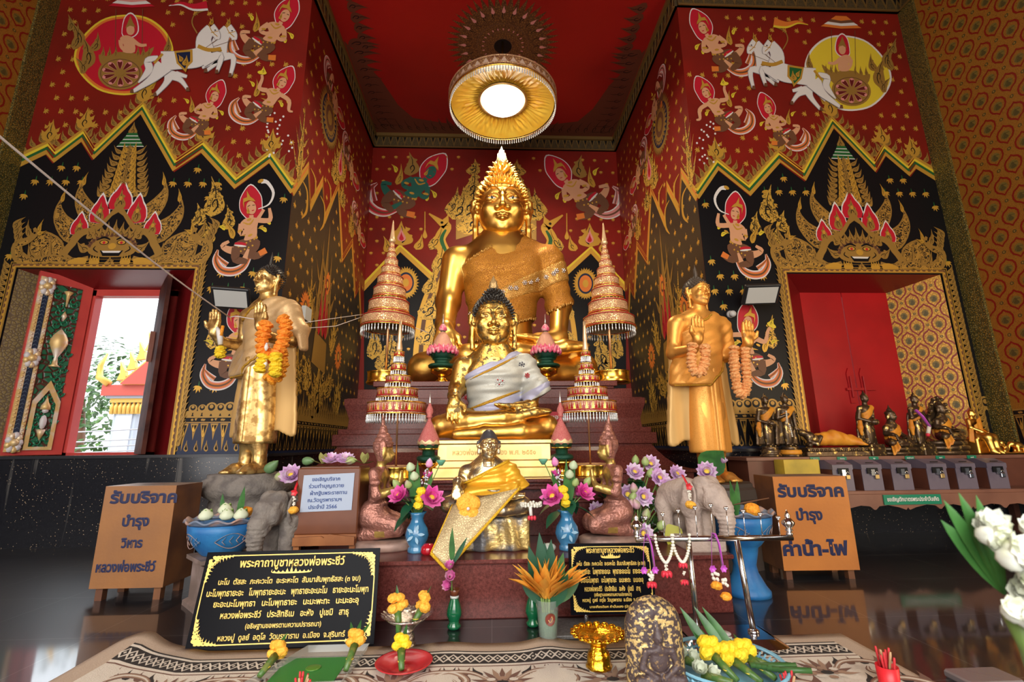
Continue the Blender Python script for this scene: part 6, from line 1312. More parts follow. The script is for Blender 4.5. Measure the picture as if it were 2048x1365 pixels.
# ================================================================ vases with lotus bouquets
M_BLUV = mat('blue_glaze', (.045, .19, .36), .12, coat=.5, noise=(7, (.10, .30, .48), .5, .7)); M_BREATH = mat('baby_breath', (.72, .72, .82), .6)
def vase_bouquet(x, y, label, blabel, seed, mir):
 r = random.Random(seed); c = (x, y, T1)
 t = thing('vase', label, 'vase', c, 'blue vases on the altar step')
 mb = MB(); mb.lathe([(.058, 0), (.062, .01), (.058, .03), (.05, .04), (.075, .08), (.084, .115), (.075, .16), (.05, .20), (.043, .225), (.05, .25), (.062, .272), (.055, .268), (.038, .235), (.03, .1), (0, .1)], M_BLUV, 32, c, wob=lambda a, z: 1+.025*math.sin(6*a+z*22)*(z < .2)+.09*math.cos(6*a)*max(0, (z-.25)/.02)*(z > .25)); o = mb.build('body', t)
 mb = MB()
 for k in range(5): a = 2*PI*k/5; blade(mb, (x+.018*math.cos(a), y-.083, T1+.13+.018*math.sin(a)), (math.cos(a), -.05, math.sin(a)), (0, -1, 0), .05, .022, mat('pale_blue_flower', (.30, .48, .62), .15), .0, 4, .05)
 mb.build('painted_flower', o)
 b = thing('flower_bouquet', blabel, 'flowers', (x, y, T1+.25), 'bouquets in the blue vases')
 st, lf, bl = mbs(0, 0, 0)
 for k, (dx, dz, L) in enumerate(((-.05, .30, .40), (.0, .30, .42), (.085, .25, .36))): blade(bl, (x, y, T1+.22), (dx*mir, -.05, dz), (0, -1, 0), L, .05, M_LFG, .02, 7, .2)
 bl.build('leaf_blades', b)
 spec = ((-.12, -.05, .38, 'o'), (.10, -.06, .36, 'O'), (-.15, .03, .44, 'b'), (.16, 0, .62, 'p'), (-.05, -.04, .56, 'w'), (-.02, -.05, .50, 'w'), (-.06, -.03, .44, 'g'), (.07, .0, .58, 'k'), (.06, .02, .50, 'm'), (-.09, .04, .36, 'm'))
 for dx, dy, dz, kind in spec:
  p = Vector((x+dx*mir, y+dy, T1+dz)); st.tube([(x, y, T1+.2), ((x+p.x)/2, (y+p.y)/2, (T1+.22+p.z)/2+.02), p], .004, M_STEM, 5); ax = (p-Vector((x, y+.05, T1+.2)))+Vector((0, -.12, 0)); mb = MB()
  if kind in 'oO': lotus(mb, p, .085 if kind == 'o' else .10, ax, M_LOTM, 3, .85, 9); mb.build('lotus_flower', b)
  elif kind == 'm': lotus(mb, p, .06, ax, M_LOTM, 2, .6, 8); mb.build('lotus_flower', b)
  elif kind == 'p': mb.lathe([(.012, -.03), (.032, 0), (.034, .012), (.0, .01)], mat('seed_pod_green', (.12, .36, .24), .5), 12, p); mb.build('seed_pod', b)
  elif kind == 'w': bud(mb, p, .034, .07, ax, mat('pale_green_bud', (.52, .62, .40), .5)); mb.build('lotus_bud', b)
  else: bud(mb, p, .028, .075, ax, M_LOTP if kind == 'k' else M_BUDG); mb.build('lotus_bud', b)
 st.build('stems', b)
 for i in range(9):
  a = r.uniform(0, 2*PI); d = Vector((math.cos(a)*1.2, math.sin(a)*.6-.2, r.uniform(-.6, .6))); blade(lf, (x+.05*math.cos(a), y, T1+.27+.1*r.random()), d, (0, 0, 1), .15+.05*r.random(), .10, M_LFD, -.25, 6, .2)
 lf.build('broad_leaves', b)
 mb = MB()
 for k in range(3): pompon(mb, (x+(.015+.008*k)*mir, y-.075, T1+.325+.047*k), .036, M_MARY, .75, 16, (0, -.5, 1))
 mb.build('marigold_stack', b)
 mb = MB()
 for i in range(22): mb.ball((x+.06*mir+r.gauss(0, .014), y-.05+r.gauss(0, .01), T1+.50+r.gauss(0, .03)), .006, M_BREATH, 6)
 mb.build('tiny_blossoms', b)
vase_bouquet(-.535, 3.58, 'blue glazed vase with fluted lip, left of the yellow-robed elder', 'magenta lotus and yellow marigold bouquet left of the elder, beside the left kneeling figure', 3, 1)
vase_bouquet(.540, 3.56, 'blue glazed vase with fluted lip, right of the yellow-robed elder', 'magenta lotus and yellow marigold bouquet right of the elder, beside the right kneeling figure', 5, -1)
mb = MB(); mb.lathe([(.04, 0), (.055, .02), (.05, .05), (.03, .07), (0, .072)], mat('red_glass', (.45, .01, .02), .1, coat=.5), 16, (-.44, 3.50, T1)); tag(mb.build('glass_candle'), 'small red glass beside the foot of the left blue vase', 'candle')
mb = MB(); mb.ball((.40, 3.50, T1+.03), (.05, .04, .03), mat('pale_pebble', (.42, .44, .40), .4), 14); tag(mb.build('pebble'), 'pale rounded stone beside the foot of the right blue vase', 'stone')
# ---- heap of fresh lotus flowers on the right of the altar
r = random.Random(11); hx, hy = 1.12, 4.05
b = thing('lotus_heap', 'big heap of pink lotus flowers and green buds behind the right kneeling figure', 'flowers', (hx, hy, T1))
st, lf, br, fe = mbs(0, 0, 0, 0)
for px, py, yy, kind in ((1268, 947, 3.95, 'l'), (1300, 930, 4.1, 'l'), (1318, 958, 3.95, 'l'), (1335, 975, 3.9, 'l'), (1352, 950, 4.15, 'l'), (1192, 1025, 3.95, 'l'), (1285, 995, 3.85, 'l'), (1285, 1068, 3.7, 'l'), (1255, 990, 3.9, 'l'), (1270, 922, 4.1, 'g'), (1290, 925, 4.05, 'g'), (1298, 948, 3.98, 'g'), (1268, 978, 3.85, 'k'), (1258, 1010, 3.8, 'k'), (1275, 1010, 3.78, 'k'), (1262, 995, 3.85, 'g'), (1290, 1030, 3.75, 'g'), (1318, 1052, 3.75, 'g'), (1345, 985, 3.9, 'g'), (1245, 1000, 3.95, 'k')):
 p = aY(px, py, yy); st.tube([(hx+r.uniform(-.12, .12), hy-.1, T1), ((p.x+hx)/2, p.y, (p.z+T1)/2), p], .006, M_STEM, 5); mb = MB(); ax = (r.uniform(-.3, .3), -1, r.uniform(.2, .6))
 if kind == 'l': lotus(mb, p, .085, ax, M_LOTL, 3, .9, 12); mb.build('lotus_flower', b)
 else: bud(mb, p-Vector((0, 0, .03)), .034, .085, (r.uniform(-.4, .4), -.3, 1), M_BUDG if kind == 'g' else mat('pink_green_bud', (.62, .34, .40), .5, noise=(9, (.38, .46, .18), .45, .6))); mb.build('lotus_bud', b)
st.build('stems', b)
for i in range(48):
 p = aY(r.uniform(1200, 1345), r.uniform(950, 1095), r.uniform(4.0, 4.28)); blade(lf, p, (r.uniform(-1, 1), -.5, r.uniform(-.5, .8)), (0, -.4, 1), .16, .13, M_LFG if i % 2 else M_LFD, -.3, 6, .15)
lf.build('lotus_leaves', b)
for i in range(260):
 p = aY(r.uniform(1240, 1350), r.uniform(1000, 1095), r.uniform(3.9, 4.02)); 
 if i < 190: fe.tube([p, p+Vector((r.uniform(-.05, .05), -.02, r.uniform(.02, .10)))], .0022, mat('fern_green', (.04, .20, .05), .5), 3)
 br.ball(p, .007, M_BREATH, 5) if i % 2 else None
tag(fe.build('fern_sprays', b), kind='stuff'); tag(br.build('tiny_blossoms', b), kind='stuff')
mb = MB()
for k in range(2): p = aY(1335+k*16, 1050+k*20, 3.72); blade(mb, p, (.3-.5*k, -.3, -.6), (0, -1, 0), .16, .14, mat('yellow_green_leaf', (.42, .40, .04), .5), .1, 6, .1)
mb.build('wilted_leaf', b)
def loose(px, py, y, kind, label, z=None, grp=None):
 p = aY(px, py, y) if z is None else aZ(px, py, z); mb = MB()
 if kind == 'l': lotus(mb, p, .10, (.1, -.7, .7), M_LOTL, 3, .9, 12)
 elif kind == 'b': bud(mb, p-Vector((.05, 0, 0)), .034, .10, (1, -.2, .25), M_BUDG if grp else mat('dark_bud', (.13, .24, .10), .5))
 else:
  for k in range(4): blade(mb, p, (math.cos(k*1.7), -.4, math.sin(k*1.7)*.5+.3), (0, 0, 1), .10, .08, mat('dry_leaf', (.34, .32, .10), .6), .3, 5, .3)
 return tag(mb.build({'l': 'lotus_flower', 'b': 'lotus_bud', 'd': 'lotus_leaf'}[kind]), label, 'flower' if kind != 'd' else 'leaf')
# ================================================================ wooden donation box with handwritten paper
M_WOODB = mat('varnished_wood', (.17, .052, .019), .32, noise=(3, (.12, .034, .012), .35, .65), coat=.2); M_WOODL = mat('light_wood', (.34, .125, .038), .4, noise=(5, (.25, .085, .025), .4, .6))
t = thing('donation_box', 'varnished wooden donation box with a handwritten white paper, on a low wooden stand', 'box', (-1.19, 3.75, T1)); y0 = 3.6
mb = MB(); mb.box((-1.415, y0, .485), (-.965, y0+.28, .945), M_WOODB, bev=.008); mb.box((-1.40, y0+.02, .94), (-.98, y0+.26, .952), M_WOODB); mb.build('body', t)
mb = MB(); mb.prism([(0, 0), (.43, 0), (.43, .055), (.25, .075), (.215, .10) if 0 else (.235, .062), (.215, .085) if 0 else (.215, .05), (.195, .062), (0, .055)], (-1.405, y0, .415), (1, 0, 0), (0, 0, 1), .02, M_WOODL); mb.box((-1.41, y0+.005, .455), (-.97, y0+.27, .485), M_WOODL); mb.build('stand_apron', t)
for dx in (-1.405, -1.015):
 for dy in (y0+.005, y0+.23): mb = MB(); mb.box((dx, dy, T1), (dx+.04, dy+.04, .456), M_WOODL); mb.build('leg', t)
mb = MB(); mb.prism([(0, 0), (.365, .01), (.372, .268), (.008, .255)], (-1.375, y0-.004, .640), (1, 0, 0), (0, 0, 1), .002, mat('white_paper', (.40, .46, .58), .7)); pp = mb.build('paper', t); INK = mat('blue_ink', (.03, .07, .26), .6); mb = MB()
for k, (tx, w, dx) in enumerate((('ขอเชิญบริจาค', .20, .17), ('ร่วมทำบุญถวาย', .25, .175), ('ผ้ากฐินพระราชทาน', .26, .195), ('ณ.วัดบูรพารามฯ', .24, .17), ('ประจำปี 2566', .20, .16))): text_mesh(tx, .036, INK, (-1.375+dx, y0-.0068, .640+.215-k*.048), (1, .0, .02), (0, 0, 1), w, .012, mb=mb)
mb.build('handwriting', pp)
zt = .955
for px, kind, lb in ((618, 'b', 'green lotus bud lying at the left end of the wooden box top'), (645, 'd', 'curled dry leaf standing on the wooden box top'), (662, 'l', 'pink lotus flower lying on the wooden box top'), (690, 'l', 'pale lotus flower lying right of the pink one on the wooden box'), (703, 'b', 'dark green bud lying behind the lotus flowers on the wooden box'), (728, 'd', 'yellow-green leaf lying at the right end of the wooden box top')): 
 p = aY(px, 930, 3.78); mb = MB(); p.z = zt+(.035 if kind != 'd' else .01)
 if kind == 'l': lotus(mb, p, .075, (.1, -.6, .9), M_LOTL, 3, .95, 12)
 elif kind == 'b': bud(mb, p-Vector((.05, 0, 0)), .034, .10, (1, -.2, .02), M_BUDG if px > 700 else mat('dark_bud', (.13, .24, .10), .5))
 else:
  for k in range(4): blade(mb, p, (math.cos(k*1.7), -.4, abs(math.sin(k*1.7))*.7+.05), (0, 0, 1), .10, .06, mat('dry_leaf', (.34, .32, .10), .6), .15, 5, .3)
 tag(mb.build({'l': 'lotus_flower', 'b': 'lotus_bud', 'd': 'lotus_leaf'}[kind]), lb, 'flower' if kind != 'd' else 'leaf')
zp = .865
mb = MB(); bud(mb, (-1.99, 4.36, zp+.02), .05, .15, (.75, -.2, .66), mat('dark_bud', (.13, .24, .10), .5)); tag(mb.build('lotus_bud'), 'dark green lotus bud propped on the stone pedestal beside the gilded feet', 'flower')
mb = MB(); bud(mb, (-1.88, 4.32, zp-.03), .045, .12, (.9, -.3, .25), M_BUDG); tag(mb.build('lotus_bud'), 'lighter lotus bud in front of the dark bud by the gilded feet', 'flower')
mb = MB(); lotus(mb, (-1.72, 4.25, zp-.02), .11, (.1, -.8, .5), M_LOTL, 3, .8, 12); tag(mb.build('lotus_flower'), 'pink and white lotus behind the grey elephant, left of the wooden box', 'flower')
mb = MB(); lotus(mb, (1.90, 4.22, .84), .10, (-.3, -.9, .4), M_LOTL, 3, .85, 12); blade(mb, (1.88, 4.30, .82), (.8, -.3, .9), (0, -1, 0), .30, .26, M_LFG, .1, 6, .1); tag(mb.build('lotus_flower'), 'pink lotus with a round green leaf above the back of the pale elephant', 'flower')
mb = MB(); lotus(mb, (2.06, 4.24, .92), .06, (.3, -.5, .8), M_LOTL, 2, .5, 10); tag(mb.build('lotus_flower'), 'small purple lotus between the legs of the amber standing Buddha', 'flower')
# ================================================================ painted metal donation boxes
M_ORBOX = mat('orange_painted_metal', (.32, .135, .042), .45, noise=(2.6, (.24, .105, .042), .35, .7), bump=.05); M_ORBOX2 = mat('bright_orange_metal', (.54, .19, .04), .42, noise=(2.4, (.42, .145, .035), .35, .7), bump=.05); M_RUST = mat('dark_rusty_side', (.12, .045, .022), .5, noise=(4, (.22, .085, .03), .4, .65)); M_INKB = mat('navy_lettering', (.007, .010, .055), .5)
def metal_box(label, O, ux, w, dep, z0, z1, lean, m, lines, ms):
 t = thing('donation_box', label, 'box', (O[0], O[1], 0)); O = Vector((O[0], O[1], z0)); ux = Vector(ux).normalized(); uy = Vector((0, 0, 1)); bk = uy.cross(ux); H = z1-z0
 def pt(a, b, c): return O+ux*a+bk*(b+lean*c/H)+uy*c
 v = [pt(a, b, c) for c in (0, H) for a, b in ((0, 0), (w, 0), (w, dep), (0, dep))]; mb = MB(); mb.add(v, [(0, 1, 5, 4)], m, False); mb.add(v, [(1, 2, 6, 5), (2, 3, 7, 6), (3, 0, 4, 7)], ms, False); mb.add(v, [(4, 5, 6, 7), (3, 2, 1, 0)], mat('worn_top_metal', (.34, .25, .20), .4, .3), False); mb.build('body', t)
 mb = MB(); mb.add([pt(w*.3, dep*.45, H+.002), pt(w*.7, dep*.45, H+.002), pt(w*.7, dep*.52, H+.002), pt(w*.3, dep*.52, H+.002)], [(0, 1, 2, 3)], M_BLK, False); mb.build('coin_slot', t)
 for a in (.03, w-.08):
  for b in (.03, dep-.08):
   mb = MB(); q = [pt(a, b, 0), pt(a+.05, b, 0), pt(a+.05, b+.05, 0), pt(a, b+.05, 0)]; mb.add(q+[Vector((p.x, p.y, 0)) for p in q], [(i, 4+i, 4+(i+1) % 4, (i+1) % 4) for i in range(4)]+[(4, 5, 6, 7)], ms, False); mb.build('leg', t)
 up = (pt(0, 0, H)-pt(0, 0, 0)).normalized()
 for tx, fx, fz, wd, sz in lines: text_mesh(tx, sz, M_INKB, pt(w*fx, 0, H*fz)-bk*.002, ux, up, wd, .045, .002).build('lettering', t)
 return t
metal_box('brown-orange metal donation box with navy Thai lettering, on the floor below the window', (-2.965, 3.88), (1, -.005, 0), .53, .33, .09, .815, -.0, M_ORBOX, (('รับบริจาค', .56, .83, .50, .115), ('บำรุง', .50, .60, .20, .10), ('วิหาร', .49, .39, .16, .09), ('หลวงพ่อพระชีว์', .46, .16, .43, .09)), M_RUST)
metal_box('bright orange donation box with navy Thai lettering, in front of the long table', (2.375, 4.02), (1, -.04, 0), .62, .32, .075, .812, .0, M_ORBOX2, (('รับบริจาค', .49, .78, .56, .13), ('บำรุง', .43, .53, .22, .115), ('ค่าน้ำ-ไฟ', .45, .16, .54, .14)), M_RUST)
# ================================================================ blue planters
M_POT = mat('blue_clay', (.018, .13, .36), .5, noise=(6, (.03, .20, .46), .4, .65), bump=.15, bscale=30); M_POTL = mat('worn_blue_edge', (.16, .20, .28), .5, noise=(9, (.45, .28, .22), .5, .6))
def pot(x, y, z, r, h, label, foot=None):
 t = thing('planter', label, 'planter', (x, y, z)); mb = MB()
 pr = [(r*.50, 0), (r*.56, h*.05), (r*.80, h*.35), (r*.93, h*.65), (r*.95, h*.85)]
 if foot: pr = [(foot, -z), (foot*1.0, -z+.03), (foot*.85, -z+.06), (foot*.55, -z*.55), (foot*.5, -z*.4), (foot*.62, -z*.15), (r*.45, -.01)]+pr[1:]
 mb.lathe(pr+[(r*.86, h*.86), (r*.75, h*.55), (0, h*.5)], M_POT, 40, (x, y, z)); mb.build('bowl', t)
 mb = MB(); mb.sheet(lambda u, v: (x+r*(.93+.13*v)*math.cos(2*PI*u), y+r*(.93+.13*v)*math.sin(2*PI*u), z+h*.86+h*.16*v-.018*math.sin(22*PI*u)*(1-v*.3)*v-.05*h*v*v), 132, 4, M_POTL, .012, closed_u=True); mb.build('wavy_rim', t)
 mb = MB(); P_ = lambda a, zz: (x+r*1.0*math.cos(a)*(.80+.16*min(1, zz/h*1.25)), y+r*math.sin(a)*(.80+.16*min(1, zz/h*1.25)), z+zz)
 for a0 in (-PI/2-.7, -PI/2+.75):
  mb.tube([P_(a0-.5+.1*i, h*(.45+.2*math.sin(i*.33))) for i in range(11)], .0028, M_POTL, 4); mb.tube([P_(a0-.5+.1*i, h*(.45-.2*math.sin(i*.33))) for i in range(11)], .0028, M_POTL, 4)
  for k in range(4): mb.tube([P_(a0-.3+.2*k, h*.45), P_(a0-.2+.2*k, h*.57)], .0022, M_POTL, 4); mb.tube([P_(a0-.3+.2*k, h*.45), P_(a0-.2+.2*k, h*.35)], .0022, M_POTL, 4)
 mb.build('incised_leaves', t); return t
x, y = -1.985, 3.78; pot(x, y, .34, .25, .25, 'round blue clay planter with a wavy rim, on a wooden plinth beside the grey elephant')
mb = MB(); mb.lathe([(.24, 0), (.24, .03), (.20, .05), (.20, .29), (.25, .31), (.25, .338)], mat('weathered_plinth', (.17, .12, .10), .6, noise=(5, (.30, .22, .20), .45, .65)), 4, (x, y, 0), smooth=False, M=None); tag(mb.build('plinth'), 'square weathered wooden plinth under the round blue planter', 'plinth')
for k, (dx, lb) in enumerate(((-.10, 'leftmost green and white lotus bud in the round blue planter'), (-.01, 'folded pale lotus bud standing at the back of the round planter'), (.05, 'front green lotus bud in the round blue planter'), (.15, 'white lotus bud beside the grey elephant\'s trunk'))):
 mb = MB(); c = Vector((x+dx, y-.08+(.08 if k == 1 else 0), .585+(.03 if k == 1 else 0))); bud(mb, c, .05, .085, (.1, -.3, 1), mat('folded_white', (.66, .70, .50), .5))
 for i in range(5): a = 2*PI*i/5; blade(mb, c, (math.cos(a), math.sin(a), .7), (0, 0, 1), .085, .07, M_BUDG if 0 else mat('outer_sepal', (.22, .36, .08), .5), .45, 5, .2)
 tag(mb.build('lotus_bud'), lb, 'flower')
mb = MB(); blade(mb, (x+.1, y-.02, .56), (.15, -.1, 1), (0, -1, 0), .26, .05, M_LFG, .02); blade(mb, (x-.05, y+.05, .56), (-.1, 0, 1), (0, -1, 0), .2, .04, M_LFG, .02); pompon(mb, (x+.12, y+.05, .62), .045, M_MARI); tag(mb.build('marigold'), 'orange marigold with tall leaf blades in the round blue planter', 'flower')
x, y = 1.90, 3.72; pot(x, y, .34, .235, .25, 'tall footed blue clay planter standing on the floor behind the steel rack', .16)
for dx, dy, rr, lb in ((-.13, -.05, .05, 'orange marigold at the left side of the footed planter'), (.06, -.08, .06, 'larger orange marigold at the middle of the footed planter')): mb = MB(); pompon(mb, (x+dx, y+dy, .60), rr, M_MARI); tag(mb.build('marigold'), lb, 'flower')
mb = MB()
for d in ((-.8, 0, 1), (-.5, -.1, 1), (-.15, -.1, 1), (.1, 0, 1)): blade(mb, (x-.02, y, .52), d, (0, -1, 0), .30, .05, M_LFG, .02)
mb.tube([(x-.1, y, .62), (x+.22, y-.05, .68)], .005, M_BRN, 5); tag(mb.build('leaf_blades'), 'green leaf blades and an incense stick in the footed planter', 'leaves')
# ================================================================ black signs with gold lettering
M_SIGN = mat('black_sign', (.005, .005, .007), .25, spec=.05); M_LET = mat('gold_lettering', (.85, .58, .13), .4, .1)
KATHA = ['พระคาถาบูชาหลวงพ่อพระชีว์', 'นะโม  ตัสสะ  ภะคะวะโต  อะระหะโต  สัมมาสัมพุทธัสสะ (๓ จบ)', 'นะโมพุทธายะอะ   โมพุทธายะอะนะ   พุทธายะอะนะโม   ธายะอะนะโมพุท', 'ยะอะนะโมพุทธา   นะโมพุทธายะ   นะมะพะทะ   นะมะอะอุ', 'หลวงพ่อพระชีว์   ประสิทธิเม   อะหัง   ปูเชมิ   สาธุ', '(อธิษฐานขอพรตามความปรารถนา)', 'หลวงปู่  ดูลย์  อตุโล  วัดบูรพาราม  อ.เมือง  จ.สุรินทร์']
def sign(t, O, ux, uy, W_, H, rows, orn, corner):
 O, ux, uy = Vector(O), Vector(ux).normalized(), Vector(uy).normalized(); n = ux.cross(uy)
 mb = MB(); mb.prism([(0, 0), (W_, 0), (W_, H), (0, H)], O-n*.012, ux, uy, .012, M_SIGN); mb.build('board', t)
 mb = MB(); P = Paint(mb, O, ux, uy, n); m = .023*H/.5; c = corner
 for a, b in (((c+m, H-m), (W_-c-m, H-m)), ((c+m, m), (W_-c-m, m)), ((m, c+m), (m, H-c-m)), ((W_-m, c+m), (W_-m, H-c-m))): P.stroke([a, b], .006*H/.5, M_LET, 2, 0)
 for sx, cx_ in ((1, m), (-1, W_-m)):
  for sy, cy in ((1, m), (-1, H-m)):
   for k in range(6):
    q = c*(.95-.16*k); P.flame(cx_+sx*q, cy, c*.16, c*(.12+.06*k)*sy, M_LET, -.5*sx*sy, 2, .5*sx, 2); P.flame(cx_, cy+sy*q, c*.16, c*(.16+.05*k)*1, M_LET, (-PI/2+.5*sy)*sx if sy > 0 else (-PI/2-.5)*sx, 2, .5, 2)
    P.ell((cx_+sx*c*(.10+.09*k), cy+sy*c*(.52-.09*k)), c*.055, c*.055, M_LET, 3, 10); P.ell((cx_+sx*c*(.10+.09*k), cy+sy*c*(.52-.09*k)), c*.025, c*.025, M_SIGN, 4, 8)
   P.stroke([(cx_, cy+sy*c), (cx_+sx*.012, cy+sy*c*.5), (cx_+sx*c*.5, cy+sy*.012), (cx_+sx*c, cy)], [.003, .012, .012, .003], M_LET, 2)
 if orn: 
  x0, yo, wo = W_/2, H*orn, W_*.11; P.stroke([(x0-wo, yo+.018), (x0-wo*.95, yo+.002), (x0, yo), (x0+wo*.95, yo+.002), (x0+wo, yo+.018)], [.002, .006, .009, .006, .002], M_LET, 2, 3)
  for k in range(9): P.flame(x0+(k-4)*wo*.22, yo+.002, .014, .012+.012*max(0, 2-abs(k-4)), M_LET, 0, 3, 0)
 mb.build('gold_border', t)
 for tx, fz, fw, sz in rows: text_mesh(tx, sz, M_LET, O+ux*W_*.5+uy*(H*fz)+n*.003, ux, uy, W_*fw, .026, .002).build('lettering', t)
O = Vector((-1.697, 2.965, .0)); TLc = Vector((-1.722, 3.12, .478)); BRc = Vector((-.668, 2.985, .003)); uy = TLc-O
t = thing('sign', 'large black prayer sign with gold Thai lettering, leaning on the altar at the left', 'sign', O); W_, H = (BRc-O).length, uy.length
sz = [.062, .040, .046, .044, .044, .034, .038]
sign(t, O, BRc-O, uy, W_, H, [(KATHA[i], f, w, s_) for i, (f, w, s_) in enumerate(zip((.825, .645, .525, .415, .30, .195, .085), (.60, .80, .90, .80, .70, .41, .68), sz))], .755, .13)
O = Vector((.478, 3.10, .088)); ux = Vector((1, -.01, -.005)); t = thing('sign', 'smaller black prayer sign on a stand, behind the orange heliconias and carved stone', 'sign', (.7, 3.1, 0)); W_, H = .525, .40
sign(t, O, ux, (0, .06, 1), W_, H, [(KATHA[i], f, w, s_) for i, (f, w, s_) in enumerate(zip((.865, .685, .565, .445, .325,   .255, .18), (.58, .82, .92, .74, .66, .44, .72), (.044, .032, .042, .040, .038, .025, .027)))]+[('นายเกียรติยศ คำมั่นแสง (นัดดาวา)', .095, .56, .018)], .795, .09)
mb = MB(); mb.tube([(.575, 3.13, .02), (.575, 3.13, .12)], .013, M_STEEL, 8); mb.tube([(.88, 3.13, .02), (.88, 3.13, .12)], .013, M_STEEL, 8); mb.build('posts', t); mb = MB(); mb.box((.36, 2.98, 0), (1.04, 3.26, .02), speck_granite('grey_granite', (.06, .055, .055), (.20, .19, .18), (.35, .34, .32), .35, .1, 120), bev=.004); mb.build('granite_foot', t)
# ================================================================ steel rack with hanging garlands
RY = 2.88; t = thing('garland_rack', 'stainless steel rack with a row of heart-tipped pins and two finials', 'rack', (1.3, RY, 0))
mb = MB(); mb.box((1.02, 2.72, 0), (1.62, 3.06, .012), M_STEEL, bev=.004); mb.sheet(lambda u, v: ((1.32+(.30-.06*v)*math.copysign(abs(math.cos(2*PI*u))**.3, math.cos(2*PI*u))), 2.89+(.165-.05*v)*math.copysign(abs(math.sin(2*PI*u))**.3, math.sin(2*PI*u)), .012+.035*v), 48, 4, M_STEEL, closed_u=True); mb.box((1.09, 2.78, .040), (1.55, 3.0, .048), M_STEEL, bev=.003); mb.lathe([(.045, 0), (.045, .002)], mat('paper_sticker', (.62, .58, .60), .6), 20, (1.30, 2.88, .0485)); mb.build('foot', t)
for x0, x1 in ((1.16, 1.15), (1.48, 1.44)): mb = MB(); mb.tube([(x0, RY, .04), (x1, RY, .54)], .0165, M_STEEL, 14); mb.lathe([(.03, 0), (.03, .012), (.018, .02)], M_STEEL, 14, (x0, RY, .048)); mb.build('leg', t)
mb = MB(); mb.tube([(.84, RY, .553), (1.775, RY, .545)], .0165, M_STEEL, 14); mb.build('cross_bar', t)
for xx in (.848, 1.762): mb = MB(); mb.lathe([(.016, 0), (.02, .012), (.012, .02), (.022, .03), (.014, .04), (.034, .062), (.036, .075), (.02, .095), (.012, .10), (.016, .112), (.01, .125), (.001, .145)], M_STEEL, 14, (xx, RY, .558)); mb.build('finial', t)
for k, px in enumerate((1291, 1325, 1356, 1390, 1421, 1452, 1486, 1520, 1556)):
 tp = aY(px, (1037, 1030, 1023, 1017, 1012, 1018, 1024, 1030, 1037)[k], RY); mb = MB(); mb.tube([(tp.x, RY, .555), (tp.x, RY, tp.z)], .0030, M_STEEL, 6)
 for sd in (-1, 1): mb.ball((tp.x+sd*.006, RY, tp.z+.004), (.009, .009, .010), M_STEEL, 8)
 mb.lathe([(.001, -.014), (.010, -.002)], M_STEEL, 8, (tp.x, RY, tp.z)); mb.build('pin', t)
M_RIB = mat('purple_ribbon', (.52, .07, .52), .35, sheen=.3); M_JAS = mat('jasmine_white', (.80, .76, .66), .6); M_ROSE = mat('red_rosebuds', (.70, .03, .06), .5, noise=(30, (.20, .30, .06), .62, .7))
def loop_garland(px, lab, kind):
 top = aY(px, 1072, RY); x, z = top.x, .572; t = thing('garland', lab, 'garland', (x, RY, z), None); yf = RY-.024
 if kind == 'r':
  mb = MB()
  for sd in (-1, 1): P = [Vector((x, RY+.012, z)), Vector((x+sd*.010, RY-.016, z+.002)), Vector((x+sd*.022, yf, z-.05)), Vector((x+sd*.032, yf, z-.17))]; mb.tube(P, .011, M_RIB, 6, flat=.12, up=(0, 1, 0))
  mb.build('ribbon', t); zb = z-.18
  mb = MB()
  for sd in (-1, 1):
   for k in range(6): a = 2*PI*k/6; blade(mb, (x+sd*.032, yf, zb), (math.cos(a), -.3, math.sin(a)), (0, -1, 0), .026, .018, M_RIB, .2, 4)
  mb.build('bow', t); return t, x, yf, zb
 mb = MB(); w = .052
 for i in range(26): a = PI*i/25; mb.ball((x+w*math.cos(a)*(1 if math.sin(a) > .0 else 1)*(.55+.45*abs(math.cos(a*1.0))), yf if i else yf, z+.006-.15*(1-math.sin(a)*0-abs(math.cos(a)*0))*(math.sin(a))**.8 if 0 else z+.004-.148*math.sin(a)), (.0105, .0105, .009), M_JAS, 7)
 mb.build('jasmine_string', t); return t, x, yf, z-.15
def drop(t, x, y, z, seq):
 for m, r, dz, nm in seq:
  mb = MB()
  if m is M_ROSE:
   for k in range(7): a = 2*PI*k/7; bud(mb, (x+r*.6*math.cos(a), y+r*.4*math.sin(a), z+r*.7), r*.5, r*1.5, (math.cos(a)*.5, math.sin(a)*.4, -1), m, 7)
  elif m is M_JAS:
   for k in range(10): mb.ball((x+rnd.uniform(-r, r)*.6, y+rnd.uniform(-r, r)*.4, z+rnd.uniform(-r, r)), r*.4, m, 6)
  else: pompon(mb, (x, y, z), r, m, .7, 12)
  mb.build(nm, t); z -= dz
g, x, y, z = loop_garland(1291, 'purple ribbon garland hanging over the corner of the smaller black sign', 'r'); drop(g, x+.01, y, z-.035, ((M_JAS, .022, .045, 'jasmine_tassel'), (M_ROSE, .022, .0, 'rosebud_tassel')))
g, x, y, z = loop_garland(1325, 'short white jasmine garland with one red rosebud tassel', 'j'); drop(g, x, y, z-.02, ((M_JAS, .014, .035, 'jasmine_tassel'), (M_ROSE, .024, .0, 'rosebud_tassel')))
g, x, y, z = loop_garland(1358, 'longer white jasmine garland with two red tassels, at the left leg of the rack', 'j'); drop(g, x, y, z-.01, ((M_ROSE, .020, .045, 'rosebud_tassel'), (M_JAS, .013, .045, 'jasmine_tassel'), (M_ROSE, .018, 0, 'rosebud_tassel')))
